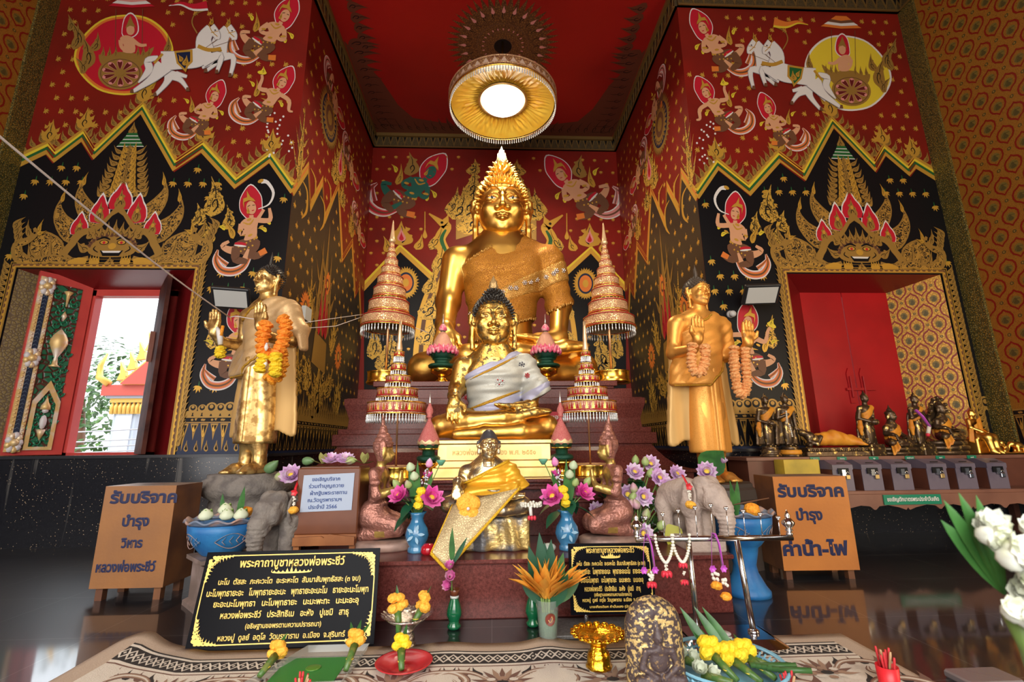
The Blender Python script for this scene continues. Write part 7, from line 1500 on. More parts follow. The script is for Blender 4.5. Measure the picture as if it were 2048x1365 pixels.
g, x, y, z = loop_garland(1425, 'purple ribbon garland with jasmine and two orange marigolds in front of the pale elephant', 'r'); drop(g, x-.015, y, z-.04, ((M_JAS, .025, .05, 'jasmine_tassel'), (M_MARI, .032, .0, 'marigold'))); drop(g, x+.03, y-.01, z-.07, ((M_JAS, .025, .075, 'jasmine_tassel'), (M_MARI, .032, .0, 'marigold')))
# garlands worn by the elephants
for x, y, z, lb in ((-1.405, 3.56, .78, 'small garland with red ribbon and orange marigold on the grey elephant'), (1.375, 3.37, .80, 'small garland with red ribbon and orange marigold on the pale elephant')):
 t = thing('garland', lb, 'garland', (x, y, z)); mb = MB(); mb.tube([(x-.01, y+.06, z+.075), (x-.005, y+.01, z+.03), (x, y, z)], .009, mat('red_ribbon', (.62, .02, .03), .4), 6, flat=.3); 
 for k in range(5): blade(mb, (x, y-.01, z), (math.cos(k*1.3), -.2, math.sin(k*1.3)), (0, -1, 0), .03, .022, mat('red_ribbon', (.62, .02, .03), .4), .2, 4)
 mb.build('ribbon', t); drop(t, x, y-.012, z-.045, ((M_JAS, .016, .03, 'jasmine_tassel'), (M_JAS, .014, .045, 'jasmine_tassel'), (mat('amber_marigold', (.88, .38, .03), .7), .038, 0, 'marigold')))
# ================================================================ long table with the birthday images
M_TABW = mat('table_wood', (.26, .115, .075), .4, noise=(3, (.19, .08, .055), .35, .65)); M_TABD = mat('table_dark_wood', (.10, .032, .02), .4, noise=(3, (.15, .05, .03), .35, .65)); M_GLAB = mat('green_plate', (.01, .22, .12), .35)
t = thing('long_table', 'long two-level wooden table with a scalloped front along the right wall', 'table', (4.7, 5.4, 0))
mb = MB(); mb.box((2.90, 5.04, .545), (6.5, 5.88, .58), M_TABW, bev=.004); mb.build('lower_top', t)
mb = MB(); sc = []
for i in range(4):
 x0 = .70+i*.86*.0+i*.72-.7
 sc += [(x0+.02, .0), (x0+.06, .035), (x0+.16, .045), (x0+.28, .02), (x0+.35, -.005), (x0+.37, .02), (x0+.39, -.005), (x0+.46, .02), (x0+.58, .045), (x0+.68, .035), (x0+.72, 0)]
mb.prism([(0, .0)]+[(a+.36, b) for a, b in sc]+[(3.5, 0), (3.5, .155), (0, .155)], (2.95, 5.05, .39), (1, 0, 0), (0, 0, 1), .02, M_TABW); mb.build('scalloped_apron', t)
for x in (2.95, 6.38):
 for y in (5.06, 5.76): mb = MB(); mb.box((x, y, 0), (x+.07, y+.07, .55), M_TABD); mb.build('leg', t)
mb = MB(); mb.box((2.92, 5.40, .58), (6.5, 5.86, .89), M_TABD); mb.build('shelf_body', t)
mb = MB(); mb.box((2.90, 5.38, .89), (6.5, 5.88, .928), M_TABW, bev=.003); mb.build('upper_shelf', t)
for tx, x in (('จันทร์', 3.70), ('อังคาร', 4.02), ('พุธ', 4.40), ('พฤหัสบดี', 4.83), ('ศุกร์', 5.20), ('เสาร์', 5.58)):
 mb = MB(); mb.box((x-.055, 5.372, .888), (x+.055, 5.379, .926), M_GLAB); o = mb.build('name_plate', t); text_mesh(tx, .022, M_WHT, (x, 5.3705, .897), (1, 0, 0), (0, 0, 1), None, .02).build('lettering', o)
mb = MB(); mb.box((4.14, 5.015, .44), (4.77, 5.028, .54), M_GLAB); o = mb.build('green_sign', t); o['label'] = 'green plate with white lettering'; text_mesh('ขอเชิญตักบาตรพระประจำวันเกิด', .058, M_WHT, (4.455, 5.013, .475), (1, 0, 0), (0, 0, 1), .57, .03).build('lettering', o)
mb = MB(); mb.box((3.22, 5.20, .74), (3.62, 5.385, .905), mat('yellow_box_paint', (.62, .42, .04), .45, noise=(4, (.42, .30, .03), .35, .6))); mb.box((3.25, 5.23, .60), (3.58, 5.37, .74), M_TABD); mb.box((3.25, 5.23, .58), (3.58, 5.37, .60), M_TABD); tag(mb.build('yellow_box'), 'plain yellow box at the left end of the long table, behind the orange donation box', 'box')
M_BXF = mat('grey_purple_enamel', (.115, .095, .135), .35, noise=(4, (.16, .13, .17), .4, .6)); M_LOCK = mat('brass_padlock', (.60, .42, .18), .35, .8)
for k, (x, lb) in enumerate(((3.685, 'first grey-fronted donation box from the left, under the reclining figure'), (4.01, 'second grey-fronted donation box, under the tail of the reclining figure\'s bed'), (4.345, 'third grey-fronted donation box, with the brightest brass padlock'), (4.745, 'fourth grey-fronted donation box, beside the wide gap'), (5.075, 'fifth grey-fronted donation box, second from the right'), (5.435, 'last grey-fronted donation box, at the right end of the row'))):
 t = thing('donation_box', lb, 'box', (x, 5.2, .58), 'row of locked donation boxes on the long table')
 mb = MB(); mb.box((x, 5.10, .58), (x+.22, 5.385, .80), M_TABD, bev=.004); mb.build('body', t)
 mb = MB(); mb.box((x-.002, 5.094, .58), (x+.222, 5.102, .80), M_BXF); mb.build('front_plate', t)
 mb = MB(); mb.prism([(0, 0), (-.25, 0), (-.25, .085), (-.12, .10), (0, .05)], (x+.224, 5.085, .80), (0, -1, 0), (0, 0, 1), .228, M_BXF); l = mb.build('lid', t)
 mb = MB(); mb.box((x+.07, 5.10, .867), (x+.15, 5.112, .874), M_BLK); mb.build('coin_slot', l)
 mb = MB(); mb.box((x+.05, 5.077, .755), (x+.17, 5.086, .815), M_BLK); mb.box((x+.09, 5.072, .735), (x+.13, 5.08, .80), M_STEEL); mb.build('hasp', t)
 mb = MB(); px = x+.15; mb.box((px-.022, 5.068, .70), (px+.022, 5.084, .745), M_LOCK if k < 4 else M_STEEL, bev=.004); mb.tube([(px-.014, 5.076, .742), (px-.014, 5.076, .765), (px, 5.076, .778), (px+.014, 5.076, .765), (px+.014, 5.076, .742)], .004, M_STEEL, 6); mb.build('padlock', t)
M_OSASH = mat('orange_cloth', (.82, .34, .03), .55, noise=(8, (.70, .24, .02), .4, .6)); M_STB = mat('bronze_gold_flecks', (.115, .075, .045), .35, .7, noise=(17, (.62, .42, .14), .57, .62, .3), bump=.15)
def small_head(s, c, r):
 s.ell(c, (r*.82, r*.9, r), r*.2); s.ell((c[0], c[1]-r*.25, c[2]-r*.45), (r*.62, r*.6, r*.6), r*.3); s.cap((c[0], c[1]-r*.85, c[2]+r*.2), (c[0], c[1]-r*1.0, c[2]-r*.2), r*.08, r*.16, r*.1)
 for sd in (-1, 1): s.ell((c[0]+sd*r*.85, c[1]+.1*r, c[2]-.25*r), (r*.12, r*.2, r*.5), r*.1); s.ell((c[0]+sd*r*.3, c[1]-r*.86, c[2]+r*.12), (r*.2, r*.1, r*.1), r*.1, 'sub')
 s.ell((c[0], c[1]-r*.8, c[2]-r*.42), (r*.25, r*.12, r*.06), r*.05); s.ell((c[0], c[1]+r*.12, c[2]+r*.55), (r*.86, r*.85, r*.5), r*.1); s.ell((c[0], c[1]+r*.1, c[2]+r*1.1), (r*.45, r*.45, r*.4), r*.2); s.cap((c[0], c[1]+r*.1, c[2]+r*1.4), (c[0], c[1]+r*.1, c[2]+r*2.15), r*.24, r*.06, r*.15)
def statuette_stand(x, rz, arms, label, robe=True, H=.72, base=0, sash=M_OSASH):
 c = (x, 5.56, .928); t = thing('standing_statuette', label, 'statue', c); T = placer((x, 5.56, .928), H, rz); mb = MB()
 M = Matrix.Translation(c) @ Matrix.Rotation(rz, 4, 'Z')
 if base: mb.box((-.13, -.10, 0), (.13, .10, .10), M_STB, M, bev=.008); mb.box((-.11, -.085, .10), (.11, .085, .135), M_STB, M, bev=.006)
 else: mb.lathe([(.115, 0), (.118, .02), (.10, .03), (.105, .05), (.11, .075), (.085, .09), (.09, .105), (.085, .118)], M_STB, 20, M=M)
 mb.build('base', t); s = SDF((-.24, -.20, .13), (.24, .17, 1.06), .0115)
 s.ell((0, 0, .36), (.085, .06, .20), .04); s.ell((0, 0, .58), (.075, .055, .12), .04); s.ell((0, 0, .70), (.105, .065, .09), .04); s.chain([(-.11, .0, .745), (.11, .0, .745)], [.04, .04], .03); s.cap((0, 0, .76), (0, -.005, .85), .038, .034, .02)
 for sd in (-1, 1):
  s.chain([(sd*.04, 0, .28), (sd*.042, 0, .18)], [.034, .028], .01); s.chain([(sd*.042, .015, .175), (sd*.046, -.07, .17)], [.022, .018], .01)
  if arms == 'bowl': s.chain([(sd*.125, 0, .74), (sd*.15, .02, .58), (sd*.05, -.10, .52)], [.036, .030, .024], .015)
  elif arms == 'cross': s.chain([(sd*.125, 0, .74), (sd*.155, -.02, .60), (-sd*.06, -.085, .68)], [.036, .030, .022], .015)
  else: s.chain([(sd*.125, 0, .74), (sd*.155, .01, .58), (sd*.14, -.02, .42)] if sd > 0 else [(-.125, 0, .74), (-.155, .0, .60), (-.03, -.085, .66)], [.036, .030, .022], .015)
  s.chain([(sd*.14, .04, .66), (sd*.16, .05, .4), (sd*.185, .05, .2)], [.022, .028, .024], .03, 'add', (1, 1.6, 1))
 if arms == 'bowl': s.ell((0, -.115, .52), (.07, .055, .05), .01)
 s.func(lambda x, y, z: np.maximum(np.maximum(np.abs(x)-.165-.03*(.6-z), np.abs(y-.045)-.010), np.maximum(.19-z, z-.62)), .02)
 small_head(s, (0, -.015, .90), .062); AR().add(s.mesh(), M_STB, T).build('body', t, 1)
 q = SDF((-.24, -.20, .30), (.24, .17, .82), .0115); o = .012
 q.ell((0, 0, .58), (.078+o, .058+o, .13), .04); q.ell((0, 0, .70), (.105+o, .065+o, .09+o), .04); q.chain([(-.11, .0, .745), (.11, .0, .745)], [.04+o, .04+o], .03); q.disp(lambda x, y, z: .002*np.sin((z-x)*120)); q.func(lambda x, y, z: np.maximum(z-.735-.75*x, .60+.75*x-z)*.8, .006, 'and')
 if arms != 'none': q.chain([(-.13, .02, .56), (-.17, .0, .44), (-.165, .0, .33)], [.03, .035, .02], .03)
 AR().add(q.mesh(), sash, T).build('sash', t, 1); return t
a1 = statuette_stand(3.30, .2, 'bowl', 'bronze standing statuette holding a bowl, leftmost on the long table', H=.74)
a2 = statuette_stand(3.545, .15, 'none', 'bronze standing statuette with a white flower string, second from the left', H=.75)
mb = MB()
for i in range(14): mb.ball((3.50-.004*i*(i < 7), 5.47-.004*i, 1.45-.022*i), .011, M_JAS, 6)
tag(mb.build('flower_string'), 'white flower string hanging on the second standing statuette', 'garland'); mb = MB(); mb.lathe([(.114, 0), (.12, .02), (.112, .05), (.105, .052)], M_OSASH, 20, (3.545, 5.56, .955)); mb.build('base_cloth', a2) if 0 else tag(mb.build('base_wrap'), 'orange cloth wrapped round the base of the second standing statuette', 'cloth')
statuette_stand(4.55, .25, 'bowl', 'bronze standing statuette in an orange sash against the red door', H=.76, base=1)
t4 = statuette_stand(5.18, .3, 'cross', 'bronze standing statuette with crossed arms and a purple ribbon', H=.74, base=1)
mb = MB(); mb.tube([(5.08, 5.45, 1.46), (5.14, 5.44, 1.38), (5.20, 5.44, 1.26)], .03, M_RIB, 6, flat=.4); mb.tube([(5.20, 5.44, 1.26), (5.17, 5.44, 1.18)], .022, M_JAS, 6); mb.ball((5.165, 5.44, 1.165), .024, M_ROSE, 8); tag(mb.build('garland'), 'purple ribbon garland on the crossed-arm statuette', 'garland')
# reclining figure
x = 4.10; t = thing('reclining_statuette', 'bronze reclining statuette on a carved bed, covered with an orange cloth', 'statue', (x, 5.56, .928)); mb = MB(); mb.box((x-.42, 5.46, .928), (x+.42, 5.66, .985), M_STB, bev=.006); mb.box((x-.39, 5.48, .985), (x+.39, 5.64, 1.03), M_STB, bev=.006)
for i in range(16): mb.ball((x-.38+.05*i, 5.478, 1.0), (.018, .008, .018), M_STB, 6)
mb.build('bed', t); s = SDF((-.46, -.12, .0), (.46, .12, .34), .01); s.ell((-.30, 0, .13), (.06, .055, .06), .02); s.ell((-.37, .01, .17), (.05, .05, .04), .03); s.cap((-.39, .01, .19), (-.44, .02, .25), .02, .006, .02); s.chain([(-.22, 0, .09), (0, 0, .11), (.20, 0, .07), (.38, 0, .045)], [.055, .075, .055, .03], .03); s.chain([(-.2, -.05, .12), (-.26, -.06, .04), (-.33, -.03, .08)], [.03, .025, .022], .02); s.cap((-.34, -.05, .03), (-.30, .05, .03), .03, .03, .02); s.ell((.40, 0, .06), (.03, .03, .05), .01); T = placer((x, 5.56, 1.03), 1.0); AR().add(s.mesh(), M_STB, T).build('body', t, 1)
k = SDF((-.46, -.16, .0), (.46, .14, .34), .01); k.chain([(-.22, 0, .09), (0, 0, .11), (.20, 0, .07), (.38, 0, .045)], [.072, .090, .070, .045], .03); k.chain([(.20, -.07, .07), (.32, -.12, .0)], [.035, .03], .03); k.disp(lambda x, y, z: .004*np.sin(x*60+z*30)); k.func(lambda x, y, z: np.maximum(np.abs(x-.05)-.27, .02-z), .004, 'and'); AR().add(k.mesh(), M_OSASH, T).build('cloth', t, 1)
# seated statuette, naga-sheltered statuette, gold figure with legs down
def statuette_sit(x, z0, U, rz, label, m, naga=False, sash=M_OSASH):
 c = (x, 5.56, .928); t = thing('seated_statuette', label, 'statue', c); T = placer((x, 5.56, z0), U, rz); mb = MB(); k = int((z0-.93)/.045)
 for i in range(k): w = U*(1.0+.10*(i % 2))+.02; mb.lathe([(w*.9, 0), (w, .012), (w, .032), (w*.9, .045)], m, 24, M=Matrix.Translation((x, 5.56, .928+i*(z0-.928)/k)) @ Matrix.Diagonal((1.08, .62, (z0-.928)/k/.045, 1)))
 mb.build('base', t); s = seated_body(.05, 1.62, 1.40, .50, .2, hd=.42)
 ar = AR(); ar.add(s.mesh(), m, T); h = SDF((-.5, -.6, 1.5), (.5, .5, 3.1), .036); small_head(h, (0, -.02, 1.98), .34); ar.add(h.mesh(), m, T)
 if naga:
  n = SDF((-1.1, -.1, .6), (1.1, .9, 3.0), .04)
  for i in range(7): a = PI*(.08+.14*i); tip = (1.0*math.cos(a), .10, 1.55+1.15*math.sin(a)); n.chain([(.35*math.cos(a), .45, 1.0), (.62*math.cos(a), .40, 1.5+.5*math.sin(a)), tip], [.30, .24, .09], .05, 'add', (1, 1.6, 1)); n.ell((tip[0], tip[1]-.05, tip[2]), (.10, .16, .12), .05)
  ar.add(n.mesh(), m, T)
 ar.build('body', t, 1); AR().add(seated_sash(.045, 1.40, .05, 1.22, .55, .62, .35, .01, False).mesh(), sash, T).build('sash', t, 1)
 mb = MB(); mb.sheet(lambda u, v: T(np.array([(-.62-.25*v-.35*u*v, -.35-.5*v+.3*u, .85-(.9+.5*u)*v+.05*math.sin(u*14))]))[0], 10, 10, sash, .006); mb.build('hanging_cloth', t)
statuette_sit(4.85, 1.03, .185, .3, 'small bronze seated statuette with an orange sash, in front of the red door edge', M_STB)
statuette_sit(5.50, 1.10, .19, .35, 'bronze seated statuette sheltered by a hooded serpent', M_STB, True)
x = 5.93; c = (x, 5.56, .928); t = thing('gold_statuette', 'shiny gold statuette seated with legs hanging down, at the right end of the table', 'statue', c); T = placer((x, 5.6, .928), .62, .35); s = SDF((-.25, -.40, .0), (.25, .22, .98), .012)
s.box((0, .05, .16), (.18, .14, .16), .03, .02)
for sd in (-1, 1): s.chain([(sd*.06, .0, .36), (sd*.085, -.20, .33), (sd*.08, -.24, .06), (sd*.085, -.32, .03)], [.085, .07, .05, .03], .03); s.chain([(sd*.11, .03, .66), (sd*.145, .0, .52), (sd*.07, -.16, .42)], [.042, .034, .026], .02)
s.chain([(-.09, -.23, .3), (.09, -.23, .3), (.09, -.25, .07), (-.09, -.25, .07)], [.03]*4, .06); s.ell((0, .04, .5), (.09, .07, .18), .05); s.ell((0, .03, .62), (.125, .07, .08), .04); s.cap((0, .03, .66), (0, .01, .75), .04, .036, .02); small_head(s, (0, 0, .79), .065); s.func(lambda x, y, z: .0-z, .005, 'and'); AR().add(s.mesh(), M_GILT, T).build('body', t, 1)
mb = MB(); mb.sheet(lambda u, v: T(np.array([(-.13+.24*u+.02*v, -.055-.02*math.sin(PI*u)-.02*math.sin(u*9), .66-.22*v+.10*u*(1-v)-.10*(1-u))]))[0], 10, 8, M_OSASH, .006); mb.sheet(lambda u, v: T(np.array([(-.16-.05*v-.05*u*v, -.05+.06*u, .52-.30*v+.03*u)]))[0], 6, 8, M_OSASH, .006); mb.build('sash', t)
for xx, nm, lb in ((6.20, 'animal_statuette', 'small gold monkey statuette kneeling beside the gold seated statuette'), (6.36, 'animal_statuette', 'small gold elephant statuette at the far right end of the table')):
 s = SDF((-.14, -.12, 0), (.14, .12, .22), .01); s.box((0, 0, .01), (.12, .09, .012), .004, .004)
 if xx < 6.3: s.ell((.02, 0, .07), (.04, .035, .05), .02); s.ell((-.02, 0, .135), (.03, .03, .032), .02); s.cap((-.02, -.02, .10), (-.085, -.02, .12), .014, .01, .01); s.cap((.02, -.02, .06), (-.03, -.03, .04), .022, .02, .01); s.cap((.05, .0, .05), (.09, 0, .12), .012, .006, .01)
 else:
  s.ell((.03, 0, .10), (.06, .04, .045), .02); s.ell((-.05, 0, .12), (.035, .035, .035), .02); s.chain([(-.08, 0, .11), (-.095, 0, .06)], [.014, .01], .01)
  for a in (-.0, .07):
   for b in (-.022, .022): s.cap((a, b, .09), (a, b, .03), .018, .016, .01)
 s.func(lambda x, y, z: -z, .003, 'and'); tag(AR().add(s.mesh(), M_GILT, placer((xx, 5.56, .928), 1.0)).build(nm, None, 1), lb, 'statue')
# ================================================================ hanging ceremonial umbrella with a lamp
cx, cy, cz, R = .19, 7.0, 6.81, .915
t = thing('hanging_umbrella', 'large hanging ceremonial umbrella with ruffled yellow lining and a glowing round lamp', 'lamp', (cx, cy, cz)); c = (cx, cy, cz)
M_RUF = mat('ruffled_yellow_satin', (.95, .60, .07), .38, noise=(3, (.90, .48, .04), .4, .6)); M_UMB = mat_pattern('umbrella_brocade', (.62, .36, .16), (.26, .10, .05), 22, .13, .5, .3, .1, 'voronoi', .4)
mb = MB(); mb.lathe([(R*.985, 0), (R, .03), (R, .17), (R*.97, .20), (R*.80, .29), (R*.55, .38), (R*.45, .44), (R*.42, .55), (R*.30, .60), (0.01, .62)], M_UMB, 64, c, cap=False); mb.build('canopy', t)
o = t; mb = MB()
for zz, r, m in ((0, 1.0, M_BRASS), (.035, 1.01, M_FIL), (.165, 1.008, M_FIL)): mb.tube([(cx+R*r*math.cos(a), cy+R*r*math.sin(a), cz+zz) for a in [2*PI*i/64 for i in range(64)]], .013, m, 6, True)
for i in range(40): a = 2*PI*i/40; mb.add([(cx+R*1.004*math.cos(a+d), cy+R*1.004*math.sin(a+d), cz+zz) for d, zz in ((-.06, .055), (.06, .055), (0, .145))], [(0, 1, 2)], mat('pale_brocade', (.66, .46, .34), .5), False)
mb.build('rim', t)
mb = MB(); rr = lambda u: .45+.0*u
mb.sheet(lambda u, v: (cx+(R*.97-(R*.97-.40)*v)*math.cos(2*PI*u), cy+(R*.97-(R*.97-.40)*v)*math.sin(2*PI*u), cz+.01+.13*math.sin(PI*v*.5)+(.020*math.sin(2*PI*u*62+3*math.sin(2*PI*u*7+v*4))+.012*math.sin(2*PI*u*37+v*5))*math.sin(PI*min(1, max(0, v-.16)*1.25))), 420, 12, M_RUF, closed_u=True); mb.build('ruffled_lining', t)
mb = MB(); mb.lathe([(.40, .13), (.43, .10), (.41, .085), (.36, .10), (.36, .14)], mat('lamp_ring', (.62, .42, .18), .3, .8), 48, c); r_ = mb.build('lamp_ring', t)
mb = MB(); mb.lathe([(0.001, -.06), (.15, -.05), (.27, -.01), (.34, .05), (.365, .115)], mat('lamp_glass', (1, 1, 1), .3, emit=((1, .93, .80), 14.0)), 48, c); mb.build('lamp_glass', t)
fr = MB(); n = 130
for i in range(n):
 a = 2*PI*i/n; x, y = cx+R*.99*math.cos(a), cy+R*.99*math.sin(a); fr.lathe([(.001, -.105), (.014, -.085), (.006, -.06), (.012, -.045), (.004, -.02), (.009, -.008), (.003, 0)], M_CRYS, 5, (x, y, cz))
fr.build('crystal_fringe', t)
mb = MB(); mb.lathe([(.03, .60), (.06, .64), (.035, .70), (.03, .78), (.055, .82), (.03, .86), (.02, .92), (.02, HT-cz)], M_BRASS, 14, c); mb.build('hanging_rod', t)
light('hanging_umbrella_glow', 'AREA', (cx, cy, cz-.10), (cx, cy, 0), 110, (1, .84, .58), .6)
# ================================================================ window leaves and red doors
M_LEAFR = mat('pink_red_lacquer', (.62, .075, .06), .35, noise=(2, (.50, .05, .05), .35, .65)); M_DRED = mat('dark_window_leaf', (.045, .013, .010), .7, spec=.15, noise=(5, (.10, .03, .02), .4, .6)); M_CREAM = mat('cream_gilt', (.80, .55, .22), .45, .3, noise=(7, (.85, .74, .62), .45, .62)); M_CARV = mat_pattern('carved_green_scroll', (.015, .15, .075), (.10, .012, .012), 13, .10, .28, 0, 0, 'voronoi', 1.0)
def frame_post(name, boxes, m): mb = MB(); [mb.box(a, b, m) for a, b in boxes]; return struct(mb, name)
yi = DW+.46
fx = frame_post('window_1', [((-5.66, yi, LEDGE), (-5.46, yi+.12, 3.24)), ((-4.56, yi, LEDGE), (-4.38, yi+.12, 3.24)), ((-5.66, yi, 3.16), (-4.38, yi+.12, 3.26)), ((-5.66, yi, LEDGE-.0), (-4.38, yi+.12, 1.05))], M_LEAFR)
def leaf_fn(hinge, free, z0, z1):
 h, f = Vector((hinge[0], hinge[1], 0)), Vector((free[0], free[1], 0)); ux = (f-h); w = ux.length; ux.normalize(); return h, ux, w
z0, z1 = LEDGE+.012, 3.34; h, ux, w = leaf_fn((-5.50, 6.38), (-5.80, 5.92), z0, z1); t = thing('window_leaf', 'open window leaf with green carved scrollwork and cream gilded ornaments', 'shutter', (-5.65, 6.15, z0))
O = Vector((-5.80, 5.92, z0)); ux = (Vector((-5.50, 6.38, z0))-O).normalized(); w = .55; H = z1-z0
mb = MB(); mb.prism([(0, 0), (w, 0), (w, H), (0, H)], O+Vector((-.03, .02, 0)), ux, (0, 0, 1), .05, M_LEAFR); mb.build('panel', t)
n = ux.cross(Vector((0, 0, 1))); P = lambda a, b, d=0: O+Vector((-.03, .02, 0))+ux*a+Vector((0, 0, b))+n*(.05+d)
def relief(poly, m, th, nm, d=0, rot=None): mb = MB(); mb.prism(poly, P(0, 0, d), ux, (0, 0, 1), th, m); return mb.build(nm, t)
relief([(.17, .06), (.44, .06), (.44, 2.18), (.17, 2.18)], M_CARV, .008, 'carved_ground')
mb = MB()
for k in range(46):
 a = .19+.23*rnd.random(); b = .12+2.0*k/46; q = rnd.choice((-1, 1)); mb.tube([P(a+.035*math.cos(s*.9)*(.3+s*.12)*q, b+.05*math.sin(s*.9)*(.3+s*.12), .012) for s in range(8)], [.006+.0012*s for s in range(8)], mat('carved_green', (.012, .17, .08), .25), 6)
mb.build('scroll_carving', t)
mb = MB(); mb.box((0, 0, 0), (0, 0, 0), M_CREAM) if 0 else None
mb.prism([(.015, .04), (.06, .04), (.06, 2.24), (.015, 2.24)], P(0, 0, 0), ux, (0, 0, 1), .03, M_CREAM); mb.prism([(.062, .04), (.115, .04), (.115, 2.24), (.062, 2.24)], P(0, 0, 0), ux, (0, 0, 1), .02, mat('navy_relief', (.015, .03, .07), .3)); mb.prism([(.118, .04), (.155, .04), (.155, 2.24), (.118, 2.24)], P(0, 0, 0), ux, (0, 0, 1), .028, M_CREAM)
for k in range(44): q = P(.088, .08+.049*k, .022); mb.tube([P(.065, .06+.049*k, .022), P(.088, .085+.049*k, .026), P(.112, .06+.049*k, .022)], .005, mat('slate_blue', (.10, .14, .20), .3), 5); mb.ball(P(.136, .06+.049*k, .03), .014, M_CREAM, 6); mb.ball(P(.037, .06+.049*k, .032), .014, M_CREAM, 6)
mb.build('edge_mouldings', t)
for b in (.15, 1.18, 2.12):
 mb = MB()
 for k in range(9): a = 2*PI*k/9; mb.ball(P(.085+.05*math.cos(a), b+.085*math.sin(a), .035), (.035, .035, .045), M_CREAM if k % 2 else mat('silver_white', (.70, .66, .66), .4), 8)
 mb.ball(P(.085, b, .05), .045, M_CREAM, 10); mb.build('rosette', t)
mb = MB(); pol = [(.175, .06), (.435, .06), (.435, .66), (.305, .92), (.175, .66)]; inn = [(.215, .10), (.395, .10), (.395, .62), (.305, .80), (.215, .62)]
for a, b, c2, d in zip(pol, pol[1:]+pol[:1], inn, inn[1:]+inn[:1]): mb.prism([a, b, d, c2], P(0, 0, .008), ux, (0, 0, 1), .02, M_CREAM)
mb.build('niche_frame', t)
mb = MB(); mb.ball(P(.305, .40, .03), (.035, .035, .09), mat('silver_white', (.70, .66, .66), .4), 10); mb.ball(P(.305, .54, .03), .032, mat('silver_white', (.70, .66, .66), .4), 10); mb.lathe([(.05, 0), (.045, .05), (.02, .1), (.001, .18)], M_CREAM, 8, P(.305, .555, .02)); mb.lathe([(.001, -.14), (.03, -.06), (.045, 0)], M_CREAM, 8, P(.305, .31, .02)); mb.build('praying_figure', t)
mb = MB(); q = P(.305, 1.10, .02); mb.lathe([(.06, 0), (.03, .03), (.018, .12), (.06, .22), (.09, .30), (.085, .36), (.06, .42), (.025, .47), (.001, .50)], M_CREAM, 14, q); mb.lathe([(.001, 0), (.03, .07), (.001, .14)], M_CREAM, 6, P(.305, 1.70, .02)); mb.lathe([(.008, 0), (.02, .15), (.05, .20), (.02, .21)], M_CREAM, 8, P(.305, 1.90, .02)); mb.build('flame_finials', t)
t = thing('window_leaf', 'dark brown inner face of the right window leaf with a wooden handle', 'shutter', (-4.4, 6.2, z0)); O = Vector((-4.56, 6.40, z0)); ux = (Vector((-4.18, 5.98, z0))-O).normalized(); mb = MB(); mb.prism([(0, 0), (.58, 0), (.58, H-.02), (0, H-.02)], O, ux, (0, 0, 1), .045, M_DRED); mb.build('panel', t)
n = ux.cross(Vector((0, 0, 1))); mb = MB(); mb.prism([(.17, 1.20), (.20, 1.17), (.21, 1.33), (.21, 1.42), (.20, 1.58), (.17, 1.55)], O+n*.045, ux, (0, 0, 1), .05, mat('handle_wood', (.25, .09, .06), .4)); mb.prism([(.10, 1.34), (.22, 1.34), (.22, 1.40), (.10, 1.40)], O+n*.045, ux, (0, 0, 1), .03, mat('handle_wood', (.25, .09, .06), .4)); mb.build('handle', t)
M_RDOOR = mat('bright_red_door', (.50, .010, .014), .38, noise=(2, (.40, .008, .012), .35, .65))
d = MB(); d.box((4.44, yi, LEDGE), (5.16, yi+.05, 3.26), M_RDOOR); d1 = struct(d, 'door_1'); d = MB(); d.box((5.175, yi, LEDGE), (5.86, yi+.05, 3.26), M_RDOOR); d2 = struct(d, 'door_2')
for o, x in ((d1, 5.07), (d2, 5.26)): mb = MB(); mb.prism([(-.03, 0), (.03, 0), (.035, .12), (.028, .28), (.035, .42), (0, .50), (-.035, .42), (-.028, .28), (-.035, .12)], (x, yi, 1.62), (1, 0, 0), (0, 0, 1), .02, M_RDOOR); mb.box((x-.012, yi-.05, 1.70), (x+.012, yi-.0, 2.0), M_RDOOR, bev=.004); mb.build('door_handle', o)
mb = MB(); mb.box((5.0, yi-.035, 1.80), (5.42, yi-.012, 1.835), M_RDOOR); mb.build('door_bolt', d2)
# ================================================================ outdoors beyond the window
mb = MB(); mb.box((-16, DW+.7, -.3), (-3, 22, -.02), mat('outdoor_paving', (.45, .43, .40), .8)); struct(mb, 'ground_outside')
t = thing('tree', 'leafy green tree outside the open window', 'tree', (-11.4, 13.6, 0)); mb = MB(); mb.tube([(-11.4, 13.6, 0), (-11.3, 13.6, 1.4), (-11.5, 13.7, 2.4)], [.14, .11, .06], M_BRN, 8); mb.build('trunk', t); mb = MB(); m1 = mat('tree_leaf', (.035, .10, .015), .5); m2 = mat('tree_leaf_light', (.08, .17, .03), .5)
for k in range(1500):
 cc = ((-11.2, 13.6, 2.0, 1.7), (-10.8, 13.7, 3.2, 1.1), (-12.0, 13.8, 2.8, 1.3), (-10.6, 13.4, 1.2, 1.2))[k % 4]; v = Vector((rnd.gauss(0, 1), rnd.gauss(0, 1), rnd.gauss(0, 1))).normalized()*cc[3]*rnd.uniform(.6, 1.0); p = Vector(cc[:3])+v; blade(mb, p, (v.x, v.y-.4, v.z*.3-.2), (0, 0, 1), .22, .12, m1 if k % 3 else m2, -.3, 3, .1)
tag(mb.build('foliage', t), kind='stuff')
t = thing('pavilion', 'pale pavilion with a gilded gable and red roof outside the window', 'building', (-9.0, 12.5, 0)); M_PW = mat('pale_pavilion', (.34, .38, .44), .6); M_PG = mat('pavilion_gilt', (.62, .36, .07), .4, .3)
px, py = -9.32, 12.0
mb = MB(); mb.box((px, py, 0), (px+.62, py+.85, 2.2), M_PW, bev=.05); mb.box((px+.12, py-.03, .2), (px+.50, py, 2.0), mat('pavilion_panel', (.50, .55, .62), .6)); mb.build('pillar', t)
